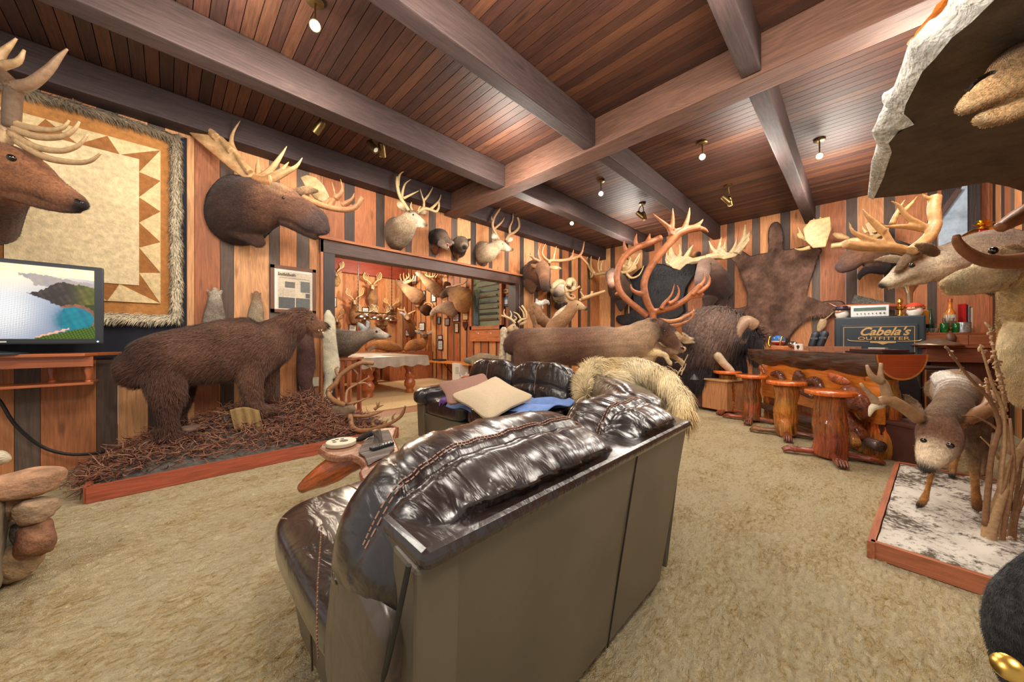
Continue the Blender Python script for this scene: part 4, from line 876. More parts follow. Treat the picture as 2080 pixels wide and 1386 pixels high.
T = tag(skin('arctic_fox_pelt', mb, furmat('white_hair', sc=60, var=.06), None, voxel=.01, fur=16000, flen=.03, fw=.003, lift=.3, fvar=.15), 'white fox pelt hanging on the dark post left of the opening', 'pelt')
def framed(px0, py0, px1, py1, plane, val, label, name='framed_picture', cat='frame', fc=(110, 66, 44), paper=(214, 208, 196), bw=.025, deco=None, mat_=None, group=None):
    """picture flat on a wall; plane 'y' or 'x'"""
    pa = (PY if plane == 'y' else PX)(px0, py0, val); pb = (PY if plane == 'y' else PX)(px1, py1, val)
    z1 = pa.z; z0 = (PY if plane == 'y' else PX)(px0, py1, val).z
    a = 0 if plane == 'y' else 1; u0, u1 = sorted((pa[a], pb[a])); w_ = u1-u0; h_ = z1-z0; t = .02
    T = thing(name, label, cat, (((u0+u1)/2, val, z0) if a == 0 else (val, (u0+u1)/2, z0)), group)
    def bx(mb, ua, ub, za, zb, d0, d1, c):
        if a == 0: mb.box(((ua+ub)/2, val-(d0+d1)/2, (za+zb)/2), (ub-ua, d1-d0, zb-za), col=c, grain=0 if ub-ua > zb-za else 2)
        else: mb.box((val-(d0+d1)/2, (ua+ub)/2, (za+zb)/2), (d1-d0, ub-ua, zb-za), col=c, grain=1 if ub-ua > zb-za else 2)
    mb = MB(); c = BR(*fc)
    bx(mb, u0, u1, z0, z0+bw, 0, t, c); bx(mb, u0, u1, z1-bw, z1, 0, t, c); bx(mb, u0, u0+bw, z0, z1, 0, t, c); bx(mb, u1-bw, u1, z0, z1, 0, t, c)
    obj('frame', mb, M_frame, T, smooth=0)
    mb = MB(); bx(mb, u0+bw*.9, u1-bw*.9, z0+bw*.9, z1-bw*.9, 0, .01, BR(*paper)); obj('sheet', mb, mat('printed_paper', rough=.6, attr=True, var=.04), T, smooth=0)
    if deco:
        mb = MB()
        for k_, (a0, b0, a1, b1, c) in enumerate(deco):
            if plane == 'x': a0, a1 = 1-a1, 1-a0
            bx(mb, u0+w_*a0, u0+w_*a1, z0+h_*b0, z0+h_*b1, .01, .0112+.0006*(k_ > 0), BR(*c))
        obj('print', mb, mat('printed_ink', rough=.6, attr=True, var=.2, sc=60), T, smooth=0)
    return T
rows0 = [(.16, .58+.02*i, .42, .588+.02*i, (120, 116, 110)) for i in range(10)]+[(.62, .62+.02*i, .86, .628+.02*i, (130, 126, 120)) for i in range(5)]
T = framed(549, 537, 641, 634, 'y', 5.135, 'wood framed newspaper page with grey photographs, left of the pool room opening', bw=.04, paper=(222, 220, 206), deco=[(.15, .06, .90, .88, (204, 188, 164)), (.17, .09, .52, .33, (84, 84, 84)), (.54, .09, .86, .33, (92, 94, 92)), (.30, .54, .52, .67, (104, 98, 94)), (.645, .46, .86, .70, (110, 110, 106)), (.76, .34, .86, .44, (98, 92, 90))]+[(x_, .36+.02*i_, x_+.11, .368+.02*i_, (168, 152, 136)) for x_ in (.18, .30, .42) for i_ in range(8)]+[(.18, .74, .84, .755, (150, 136, 120))])
def text(s, loc, size, nrm_rz, m, parent, name='lettering', ext=.001, xs=1, bold=0, shear=0):
    cu = bpy.data.curves.new('t', 'FONT'); cu.body = s; cu.size = size; cu.extrude = ext; cu.align_x = 'CENTER'; cu.align_y = 'CENTER'; cu.offset = bold; cu.shear = shear
    t = bpy.data.objects.new('t', cu); COL.objects.link(t)
    dg = bpy.context.evaluated_depsgraph_get(); me = bpy.data.meshes.new_from_object(t.evaluated_get(dg)); bpy.data.objects.remove(t)
    me.transform(Matrix.Translation(V(loc))@Matrix.Rotation(nrm_rz, 4, 'Z')@Matrix.Rotation(math.pi/2, 4, 'X')@Matrix.Diagonal((xs, 1, 1, 1)))
    a = me.attributes.new('Col', 'FLOAT_COLOR', 'POINT')
    return obj(name, me, m, parent)
mat('ink_black', (40, 38, 36), var=0); a = PY(566, 558, 5.108); mb = MB()
for k in range(13): hh = (.034, .022, .02, .026, .032, .02, .03, .034, .02, .02, .024, .03, .018)[k]; mb.box((a.x+.015*k, a.y, a.z+hh/2), (.007, .001, hh)); mb.box((a.x+.015*k+.006, a.y, a.z+.004+hh*.7*(k % 2)), (.009, .001, .005))
obj('heading', mb, MATS['ink_black'], T, smooth=0)
# wall outlet
mb = MB(); c = PY(641, 776, 5.09); mb.box(c, (.075, .012, .12), bev=.003); T = obj('wall_outlet', mb, mat('ivory_plastic', (216, 206, 180), rough=.4), smooth=0); tag(T, 'ivory wall outlet plate behind the brown pelt', 'outlet')
# ---- mounts over the opening
f = Fr(740, 320, 5.776, y=4.72)
T = thing('mounted_mule_deer', 'mounted mule deer buck above the left half of the opening, tall pale antlers', 'mounted head', PY(800, 480, 5.1))
mb = MB(); G1, G2, G3 = BR(128, 104, 82), BR(196, 172, 142), BR(226, 212, 188)
f.L(mb, [(330, 920, 190, .85, .7, G1), (370, 900, 195, .6, .72, G1), (440, 850, 165, .3, .7, G1), (500, 780, 125, .1, .7, G2), (545, 720, 92, 0, .7, G2), (600, 725, 70, 0, .65, G3), (660, 755, 48, 0, .65, G3), (705, 782, 34, 0, .7, BR(150, 130, 114)), (722, 790, 22, 0, .8, BR(36, 32, 30))], seg=20)
f.L(mb, [(370, 1000, 120, .6, .6, BR(96, 70, 52)), (400, 1075, 50, .6, .6, BR(86, 60, 46))]); f.L(mb, [(420, 960, 60, .4, .8, G3), (510, 880, 60, .2, .8, G3), (560, 800, 40, .05, .8, G3)]); f.L(mb, [(580, 790, 30, 0, .7, G3), (690, 812, 14, 0, .8, G3)])
f.L(mb, [(470, 620, 26, .05, .5, G1), (425, 560, 46, .1, .4, BR(220, 196, 160)), (395, 505, 14, .12, .4, G1)]); f.L(mb, [(640, 650, 26, .15, .5, G1), (700, 635, 34, .2, .4, G2), (740, 655, 10, .2, .4, G1)])
f.L(mb, [(530, 645, 30, 0, .8, BR(90, 66, 54)), (600, 665, 30, .02, .8, BR(90, 66, 54))])
skin('body', mb, M_fur, T, voxel=.011, fur=18000, flen=.018, fw=.0025, lift=.15); eye(T, f.pt(574, 672, -.13), .013)
A = antler_mb((206, 176, 128))
f.A(A, .05, .1, 22, 18, 530, 640, 480, 560, 430, 480, 400, 400, 385, 300, 390, 230); f.A(A, .1, .1, 18, 4, 395, 330, 405, 240, 425, 190, 462, 165); f.A(A, .1, .1, 18, 4, 440, 490, 450, 400, 480, 310, 545, 258); f.A(A, .08, .05, 16, 4, 460, 480, 540, 440, 640, 390); f.A(A, 0, 0, 14, 4, 560, 620, 545, 570, 555, 525)
obj('antler', A, M_ant, T, smooth=180)
A = antler_mb((206, 176, 128))
f.A(A, .15, .25, 20, 12, 620, 650, 690, 600, 770, 610, 840, 635, 872, 590, 875, 520); f.A(A, .2, .2, 16, 4, 695, 600, 700, 520, 680, 460, 655, 370); f.A(A, .2, .2, 14, 4, 705, 500, 760, 430, 805, 348); f.A(A, .25, .25, 18, 4, 780, 605, 830, 560, 880, 500, 900, 435); f.A(A, .1, .1, 12, 4, 630, 640, 640, 600, 660, 570)
obj('antler', A, M_ant, T, smooth=180)
# javelina pair
for (ox, lab, nm) in ((0, 'mounted javelina head with snarling open mouth above the opening', 0), (1, 'mounted javelina head with closed mouth, right of the snarling one', 1)):
    T = thing('mounted_javelina', lab, 'mounted head', PY(895 if not ox else 938, 510, 5.1)); mb = MB(); K1, K2, K3 = BR(46, 36, 34), BR(134, 112, 96), BR(178, 156, 134)
    f = Fr(740, 320, 5.776, y=4.85)
    if not ox:
        f.L(mb, [(815, 1010, 80, .55, .8, K1), (850, 950, 100, .35, .8, K1), (890, 920, 85, .15, .8, K1), (940, 950, 62, .0, .8, K2), (990, 985, 36, -.05, .8, K2), (1030, 1000, 20, -.05, .8, K3), (1042, 1002, 14, -.05, .8, K1)], seg=16); f.L(mb, [(900, 1000, 50, 0, .7, K2), (950, 1050, 26, -.03, .8, K3), (985, 1066, 14, -.05, .9, K2)])
        f.L(mb, [(820, 1060, 60, .45, .7, BR(120, 70, 46)), (840, 1120, 26, .4, .7, BR(120, 70, 46))]); f.L(mb, [(840, 880, 18, .2, .6, K1), (850, 850, 12, .2, .6, K1)]); f.L(mb, [(930, 880, 16, .1, .6, K1), (950, 850, 8, .1, .6, BR(160, 120, 110))])
        skin('body', mb, M_fur, T, voxel=.009, fur=9000, flen=.022, fw=.003, lift=.4); eye(T, f.pt(950, 940, -.1), .01)
        mb = MB(); f.L(mb, [(960, 1010, 22, -.02), (990, 1030, 22, -.04), (1005, 1036, 12, -.05)], col=BR(120, 40, 40)); obj('mouth', mb, mat('red_mouth', (140, 56, 52), rough=.3), T, label='red open mouth')
        for q in ((990, 1010, 996, 1035), (1015, 1012, 1020, 1034), (985, 1060, 990, 1035), (970, 1004, 974, 1020)):
            mb = MB(); f.A(mb, -.09, -.09, 6, 1, *q, col=BR(230, 220, 196)); obj('tooth', mb, M_ant, T)
    else:
        f.L(mb, [(1090, 1090, 95, .5, .9, BR(100, 70, 52)), (1110, 1040, 95, .3, .9, K1), (1140, 1010, 86, .1, .9, K2), (1165, 1020, 60, -.1, .9, K2), (1175, 1045, 40, -.3, .9, K3), (1176, 1052, 26, -.36, .9, K1)], seg=16)
        f.L(mb, [(1110, 960, 20, .1, .5, K2), (1095, 930, 18, .1, .5, K2)]); f.L(mb, [(1210, 975, 18, .1, .5, K1), (1245, 960, 12, .1, .5, K1)]); f.L(mb, [(1080, 1140, 40, .4, .8, BR(130, 80, 50)), (1090, 1190, 16, .4, .8, BR(130, 80, 50))])
        skin('body', mb, M_fur, T, voxel=.009, fur=9000, flen=.02, fw=.003, lift=.4); eye(T, f.pt(1143, 985, -.15), .009); eye(T, f.pt(1196, 990, -.1), .009)
# mule deer buck 2
f = Fr(740, 320, 5.776, y=4.75)
T = thing('mounted_mule_deer', 'mounted mule deer buck with slim antlers at the right end above the opening', 'mounted head', PY(975, 500, 5.1)); mb = MB()
f.L(mb, [(1350, 1150, 150, .9, .6, BR(110, 84, 64)), (1390, 1120, 140, .6, .7, G1), (1450, 1120, 110, .3, .7, G2), (1520, 1070, 80, .1, .7, G2), (1570, 1030, 64, 0, .7, G2), (1620, 1040, 56, 0, .66, G2), (1670, 1065, 40, 0, .66, G3), (1715, 1078, 26, 0, .7, G1), (1738, 1080, 18, 0, .8, BR(34, 30, 28))], seg=18)
f.L(mb, [(1370, 1040, 50, .6, .7, G1), (1400, 1020, 40, .5, .7, G1)]); f.L(mb, [(1545, 970, 22, .05, .5, G1), (1525, 930, 40, .1, .4, G3), (1505, 885, 12, .1, .4, G1)]); f.L(mb, [(1670, 985, 22, .1, .5, G1), (1715, 960, 28, .14, .4, G3), (1750, 938, 8, .15, .4, G1)]); f.L(mb, [(1560, 1000, 40, .05, .8, BR(120, 88, 68)), (1610, 990, 30, .05, .8, BR(120, 88, 68))]); f.L(mb, [(1560, 1090, 40, .1, .8, G3), (1480, 1160, 50, .3, .8, G3)])
skin('body', mb, M_fur, T, voxel=.011, fur=14000, flen=.016, fw=.0025, lift=.15); eye(T, f.pt(1622, 1015, -.13), .011)
A = antler_mb((160, 126, 92)); f.A(A, .05, .1, 18, 14, 1580, 970, 1545, 900, 1515, 840, 1505, 770, 1530, 690, 1590, 600); f.A(A, .1, .1, 16, 4, 1520, 840, 1570, 800, 1620, 750, 1645, 705); f.A(A, .1, .1, 12, 3, 1508, 770, 1495, 720, 1495, 690); obj('antler', A, M_ant, T, smooth=180)
A = antler_mb((160, 126, 92)); f.A(A, .1, .2, 18, 14, 1660, 975, 1700, 910, 1760, 880, 1810, 825, 1815, 760, 1795, 700); f.A(A, .15, .15, 16, 4, 1710, 900, 1705, 820, 1740, 740, 1745, 655); f.A(A, .15, .15, 12, 3, 1780, 860, 1800, 830, 1815, 800); obj('antler', A, M_ant, T, smooth=180)
# ================= corner and back wall =================
def mount(name, lab, loc, body, f, cat='mounted head', vox=.013, fur=12000, fl=.018, eyes=(), ant=(), acol=(190, 156, 112), mt=None, skinant=False, group=None, lift=.15, kids='antler', er=.012, extra=None):
    T = thing(name, lab, cat, loc, group); mb = MB()
    for b in body: f.L(mb, b)
    skin('body', mb, mt or M_fur, T, voxel=vox, fur=fur, flen=fl, fw=.003, lift=lift)
    for e_ in eyes: eye(T, f.pt(*e_), er)
    for side in ant:
        A = antler_mb(acol)
        for q in side:
            if q[0] == 'palm': f.palm(A, *q[1:4], *q[4])
            else: f.A(A, *q[:4], *q[4])
        if skinant: skin(kids, A, M_ant, T, voxel=.011, smooth=2)
        else: obj(kids, A, M_ant, T, smooth=180)
    return T
# elk near the corner (left wall)
f = Fr(1000, 400, 3.85, y=4.6)
e1, e2, e3 = BR(92, 62, 44), BR(128, 88, 60), BR(150, 110, 74)
mount('mounted_elk_head', 'dark brown mounted elk head right of the opening, antler reaching over its nose', PY(1090, 560, 5.1),
      [[(330, 640, 110, 1.1, .9, e1), (345, 610, 118, .8, .9, e1), (360, 580, 100, .4, .9, e1), (385, 560, 66, 0, .9, e2), (400, 590, 52, -.3, .9, e2), (405, 640, 42, -.6, .9, e2), (408, 690, 34, -.75, .9, BR(84, 60, 46)), (410, 722, 26, -.8, .9, BR(50, 38, 32))],
       [(300, 680, 60, .8, .8, e1), (310, 740, 26, .7, .8, e1)], [(350, 545, 16, .1, .5, e2), (320, 540, 18, .1, .4, e2), (300, 530, 8, .1, .4, e2)], [(450, 555, 16, .1, .5, e3), (500, 555, 18, .1, .4, BR(200, 170, 130)), (540, 560, 8, .1, .4, e2)]],
      f, eyes=((372, 570, -.25), (428, 555, -.3)), acol=(178, 128, 92),
      ant=(((0, .0, 14, 12, (440, 520, 455, 500, 520, 500, 600, 490, 690, 460)), (0, 0, 12, 3, (450, 510, 400, 470, 390, 420, 415, 370)), (0, 0, 12, 3, (475, 500, 485, 450, 500, 390)), (0, 0, 12, 3, (600, 490, 625, 460, 635, 415)), (0, 0, 14, 4, (620, 485, 680, 460, 705, 420, 718, 350)), (0, 0, 12, 8, (680, 460, 720, 500, 745, 530))),
           ((0, 0, 12, 10, (400, 530, 360, 500, 320, 480, 300, 440)), (0, 0, 10, 3, (380, 505, 362, 460, 362, 410, 378, 368)), (0, 0, 9, 3, (330, 485, 290, 460, 265, 500, 270, 530)))))
# moose-like elk in the corner (back wall)
f = Fr(1000, 400, 3.85, x=8.0)
mount('mounted_elk_head', 'dark brown mounted elk head with pale snout in the room corner', PX(1250, 580, 8.6),
      [[(1010, 760, 90, .6, .9, BR(64, 46, 38)), (1000, 720, 100, .4, .9, BR(70, 50, 40)), (975, 660, 80, .1, .9, BR(80, 58, 46)), (940, 610, 56, -.3, .9, BR(96, 70, 56)), (935, 640, 46, -.7, .9, BR(160, 120, 100)), (935, 680, 34, -.9, .9, BR(190, 150, 130)), (935, 700, 22, -.95, .9, BR(120, 84, 70))],
       [(1010, 820, 56, .5, .8, BR(52, 38, 32)), (1005, 880, 20, .4, .8, BR(50, 36, 32))], [(880, 600, 12, 0, .5, BR(90, 64, 50)), (840, 596, 12, 0, .5, BR(90, 64, 50))]],
      f, eyes=((905, 625, -.5), (965, 625, -.5)), acol=(172, 140, 98), skinant=False,
      ant=(((0, 0, 14, 10, (920, 590, 850, 600, 800, 605, 770, 570, 740, 520, 700, 480)), (0, 0, 12, 3, (800, 600, 770, 540, 775, 450)), (0, 0, 10, 3, (840, 590, 825, 530, 840, 470)), (0, 0, 10, 3, (850, 580, 850, 540, 865, 495)), (0, 0, 10, 3, (720, 500, 745, 470, 730, 430)), (0, 0, 10, 3, (790, 600, 770, 630, 765, 560))),
           ((0, 0, 14, 10, (960, 590, 1040, 590, 1080, 570, 1120, 500, 1160, 440)), ('palm', 0, 0, .03, (1020, 590, 1010, 520, 1040, 490, 1080, 500, 1120, 520, 1130, 560, 1080, 590)), (0, 0, 12, 3, (1030, 550, 1010, 500, 1018, 445)), (0, 0, 12, 3, (1060, 540, 1080, 480, 1070, 460)), (0, 0, 12, 3, (1050, 600, 1090, 635, 1150, 610, 1185, 540)), (0, 0, 10, 3, (1080, 560, 1130, 520, 1160, 440)))))
# bighorn ram on a pedestal, whitetail with arched neck, squirrel
M_rock = mat('artificial_rock', (140, 104, 76), rough=.95, var=.4, sc=14, bump=.8)
f = Fr(1000, 400, 3.85, y=4.75)
mount('mounted_ram_head', 'mounted ram head with pale curled horns between the two corner elk', PY(1150, 560, 5.1),
      [[(560, 800, 60, .8, .9, BR(84, 60, 44)), (540, 780, 76, .5, .9, BR(120, 96, 76)), (530, 760, 66, .1, .9, BR(190, 180, 164)), (540, 730, 50, -.2, .9, BR(206, 196, 176)), (510, 750, 36, -.4, .9, BR(150, 130, 110)), (490, 765, 22, -.5, .9, BR(60, 46, 40))], [(520, 850, 40, .4, .8, BR(60, 44, 36)), (540, 880, 20, .4, .8, BR(60, 44, 36))]],
      f, eyes=((520, 735, -.35),), acol=(186, 166, 128), kids='horn',
      ant=(((0, 0, 30, 16, (560, 700, 540, 670, 500, 680, 470, 710, 480, 750, 520, 760)),), ((.1, .1, 30, 18, (590, 700, 600, 660, 630, 660, 640, 700, 620, 730)),)))
f = Fr(1000, 400, 3.85, s=9.0); g1, g2 = BR(150, 112, 80), BR(196, 164, 126)
mount('mounted_whitetail_deer', 'mounted whitetail buck on an arched neck behind the caribou, looking right', P(1130, 665, 9.0),
      [[(470, 1400, 80, .1, .8, BR(120, 90, 64)), (470, 1200, 74, .1, .8, g1), (480, 1040, 70, .1, .8, g1), (530, 980, 60, .05, .8, g1), (590, 920, 50, 0, .7, g1), (630, 860, 48, 0, .7, g1), (670, 850, 38, 0, .66, g2), (705, 865, 24, 0, .7, g2), (735, 878, 13, 0, .8, BR(40, 34, 32))],
       [(620, 830, 14, 0, .5, g1), (585, 810, 16, .05, .4, g2), (562, 795, 6, .05, .4, g1)], [(700, 830, 8, .1, .5, g1), (690, 815, 8, .1, .5, g1)]],
      f, eyes=((668, 843, -.17),), acol=(176, 136, 92),
      ant=(((0, 0, 14, 8, (640, 805, 600, 790, 575, 750, 590, 735, 630, 735, 685, 700)), (0, 0, 10, 3, (585, 750, 565, 710, 580, 670)), (0, 0, 10, 3, (640, 800, 645, 775, 610, 760))),
           ((.05, .1, 14, 10, (680, 810, 720, 800, 770, 770, 780, 740)), (.05, .1, 9, 3, (720, 795, 690, 740, 700, 720)), (.1, .1, 9, 3, (750, 785, 720, 770)), (0, 0, 16, 12, (700, 800, 800, 765, 880, 740)))))
mb = MB(); f.L(mb, [(470, 1010, 30, .2, .8), (520, 930, 34, .2, .8), (590, 870, 30, .2, .8), (600, 850, 16, .2, .8)], col=BR(210, 196, 170), jit=.1)
tag(obj('birch_branch', mb, mat('mottled_bark', (196, 176, 148), rough=.9, var=.6, sc=26, bump=.6), smooth=180), 'mottled pale branch rising behind the whitetail neck', 'branch')
f = Fr(1000, 400, 3.85, y=4.7); mb = MB()
f.L(mb, [(330, 870, 46, 0, .9), (350, 930, 50, 0, .9), (400, 970, 44, 0, .9), (450, 1000, 40, 0, .9)], col=BR(116, 78, 52), jit=.12); f.L(mb, [(300, 900, 20, 0, 1), (330, 980, 20, 0, 1), (350, 1060, 24, 0, 1)], col=BR(90, 62, 44), jit=.1); f.L(mb, [(350, 1060, 26), (350, 1250, 30), (350, 1740, 34)], col=BR(90, 62, 44)); tag(obj('curved_limb', mb, M_rock, smooth=180), 'curved brown tree limb below the white squirrel', 'branch')
mb = MB(); wq = BR(206, 200, 190)
f.L(mb, [(340, 850, 22, 0, .8, wq), (360, 835, 22, 0, .8, wq), (385, 830, 16, 0, .8, wq)]); f.L(mb, [(350, 820, 14, 0, .8, wq), (345, 805, 8, 0, .8, wq)]); f.L(mb, [(380, 835, 14, 0, .8, wq), (410, 820, 18, 0, .8, wq), (435, 825, 12, 0, .8, wq), (440, 840, 5, 0, .8, wq)]); f.L(mb, [(340, 865, 6), (337, 885, 5)]); f.L(mb, [(358, 865, 6), (358, 885, 5)]); f.L(mb, [(385, 845, 6), (395, 870, 5)])
tag(skin('mounted_squirrel', mb, M_furl, None, voxel=.008, fur=2500, flen=.02), 'small pale grey mounted squirrel perched on the curved limb', 'mounted animal')
# buck behind the sofa at left of the caribou
f = Fr(1000, 400, 3.85, s=8.6)
mount('mounted_whitetail_deer', 'small mounted buck with many pale tines at the right jamb of the opening', P(1040, 700, 8.6),
      [[(100, 1760, 40, .1, .8, BR(196, 176, 146)), (105, 1300, 40, .1, .8, BR(196, 176, 146)), (110, 1130, 44, .1, .8, BR(196, 176, 146)), (130, 1060, 36, 0, .8, g1), (180, 1020, 36, 0, .7, g2), (140, 1035, 24, -.1, .7, g2), (105, 1052, 12, -.15, .8, BR(50, 40, 36))], [(210, 1000, 12, 0, .5, g1), (250, 985, 14, 0, .4, g2), (280, 965, 5, 0, .4, g1)]],
      f, eyes=((168, 1015, -.15),), er=.01, fur=5000, acol=(200, 172, 128), ant=(((0, 0, 10, 8, (180, 990, 150, 960, 110, 940, 70, 930)), (0, 0, 9, 3, (110, 945, 90, 910, 95, 880)), (0, 0, 9, 3, (140, 960, 150, 920, 138, 890)), (0, 0, 9, 3, (165, 975, 190, 950, 170, 930))), ((0, 0, 10, 8, (200, 985, 230, 960, 265, 950, 262, 900, 230, 850)), (0, 0, 9, 3, (250, 950, 240, 900, 210, 860)), (0, 0, 9, 3, (225, 960, 200, 920, 165, 900)))))
# ---- hides and moose on the back wall
def flat_hide(name, lab, f, outline, col, m, fur=16000, fl=.025, edge=(40, 30, 28), cc=None, spine=None, xw_=.03, lip=(186, 160, 122)):
    """stretched skin laced to the wall: outline in window coordinates"""
    T = thing(name, lab, 'hide', f.pt(*outline[0])); n = len(outline)
    L = [V(f.pt(*q)) for q in outline]
    # smooth outline
    sm = []
    for i in range(n):
        for k in range(4): sm.append(cr(L[i-1], L[i], L[(i+1) % n], L[(i+2) % n], k/4))
    mb = MB(); mb.prism(sm, (-xw_, 0, 0), BR(*col))
    c = sum(sm, V())/len(sm)
    mb2 = MB(); mb2.v = []; pts = [tuple(p) for p in mb.v]
    o = skin('pelt', _hidecol(mb, sm, col, spine, f), m, T, voxel=.014, smooth=3, fur=fur, flen=fl, fw=.004, lift=.3, droop=.5)
    e_ = MB(); e_.tube(sm+[sm[0]], .017, seg=6, sub=1, col=BR(*edge)); obj('edge_binding', e_, mat('dark_binding', rough=.8, attr=True), T, smooth=180)
    return T
def _hidecol(mb, sm, col, spine, f):
    """adds colour samples inside the outline: darker spine"""
    out = MB(); bm = bmesh.new(); vs = [bm.verts.new(p) for p in mb.v]
    fs = [bm.faces.new([vs[i] for i in q]) for q in mb.f]; bmesh.ops.triangulate(bm, faces=bm.faces[:])
    bmesh.ops.subdivide_edges(bm, edges=bm.edges[:], cuts=3, use_grid_fill=True); bm.verts.index_update()
    cl = []; base = V(BR(*col))
    for v in bm.verts:
        k = 1
        if spine:
            pa, wd, dk = spine; d = abs(v.co.y-pa); k = 1-dk*math.exp(-(d/wd)**2)
        k *= 1+.16*math.sin(v.co.y*13+v.co.z*5)+.1*math.sin(v.co.z*17+v.co.y*9)
        cl.append(tuple(base*k))
    out.add([v.co.copy() for v in bm.verts], [[v.index for v in q.verts] for q in bm.faces], cl); bm.free(); return out
f = Fr(1480, 380, 3.85, x=8.56)
flat_hide('bear_hide', 'brown bear hide with dark spine stretched flat on the back wall', f,
          [(345, 290), (380, 280), (410, 320), (425, 400), (420, 490), (500, 490), (600, 470), (700, 480), (720, 500), (690, 560), (660, 660), (630, 740), (600, 850), (595, 900), (700, 905), (860, 895), (905, 930), (850, 980), (720, 1000), (620, 1020), (560, 1060), (500, 1130), (430, 1210), (360, 1200), (300, 1190), (240, 1120), (200, 1060), (120, 1030), (40, 1030), (0, 1000), (0, 960), (100, 950), (160, 920), (155, 840), (130, 760), (100, 680), (70, 610), (20, 550), (40, 500), (110, 510), (170, 545), (240, 530), (320, 510), (315, 430), (320, 340)],
          (124, 94, 80), furmat('brown_hide_hair', sc=9, var=.4), fur=42000, fl=.06, spine=(PX(1576, 600, 8.6).y, .09, .5))
f = Fr(1200, 400, 3.647, x=8.57)
flat_hide('black_bear_hide', 'black bear hide with laced edge stretched on the back wall left of the moose', f,
          [(480, 500), (560, 510), (640, 540), (700, 510), (770, 480), (775, 560), (740, 620), (700, 690), (680, 780), (690, 850), (620, 900), (520, 900), (430, 900), (360, 920), (300, 940), (240, 945), (195, 920), (200, 885), (270, 875), (330, 830), (335, 740), (310, 670), (290, 620), (340, 560), (400, 520)],
          (30, 27, 32), mat('black_hide', rough=.6, attr=True, var=.5, sc=14, bump=.4), fur=14000, fl=.035, edge=(16, 14, 14))
# moose 2 on the back wall
f = Fr(1200, 400, 3.647, x=7.9)
m1, m2, m3 = BR(64, 46, 42), BR(110, 84, 70), BR(130, 104, 92)
mount('mounted_moose_head', 'mounted moose head on the back wall between the black hide and the brown hide', PX(1440, 560, 8.6),
      [[(950, 700, 120, .55, .8, m1), (930, 660, 130, .3, .8, m1), (910, 600, 110, .1, .8, m1), (880, 530, 78, -.05, .8, m2), (850, 500, 56, -.15, .8, m2), (830, 560, 56, -.4, .8, m3), (820, 610, 56, -.7, .8, m3), (815, 650, 46, -.85, .8, BR(96, 76, 74))],
       [(880, 760, 60, .2, .8, m1), (870, 820, 24, .1, .8, m1)], [(960, 780, 60, .5, .8, m1), (970, 830, 20, .4, .8, m1)]],
      f, vox=.016, eyes=((890, 492, -.3), (805, 500, -.3)), er=.016, acol=(160, 138, 102), skinant=True,
      ant=(((0, 0, 30, 24, (860, 460, 800, 470, 740, 480)), ('palm', -.2, 0, .035, (575, 500, 600, 460, 660, 440, 720, 440, 790, 465, 760, 490, 710, 500, 660, 545, 610, 530)), (0, 0, 20, 3, (600, 490, 570, 450, 560, 410)), (0, 0, 20, 3, (620, 470, 590, 420, 590, 360)), (0, 0, 20, 3, (650, 460, 665, 410, 655, 350)), (0, 0, 20, 3, (630, 460, 610, 420, 600, 370)), (0, 0, 22, 3, (700, 460, 730, 400, 762, 352)), (0, 0, 14, 3, (590, 500, 560, 480, 555, 440))),
           ((0, 0, 30, 24, (860, 455, 920, 440, 980, 440, 1040, 440)), ('palm', 0, -.2, .035, (915, 445, 930, 400, 970, 380, 1005, 410, 1050, 420, 1110, 370, 1170, 290, 1180, 320, 1130, 390, 1070, 445, 990, 465)), (0, 0, 20, 3, (940, 420, 900, 380, 876, 325)), (0, 0, 20, 3, (950, 400, 960, 350, 968, 296)), (0, 0, 20, 3, (990, 410, 995, 360, 998, 316)), (0, 0, 24, 3, (1030, 440, 1070, 370, 1088, 288)), (-.1, -.1, 30, 6, (1080, 420, 1130, 320, 1145, 205)), (-.1, -.1, 26, 5, (1120, 380, 1160, 300, 1178, 255)))))
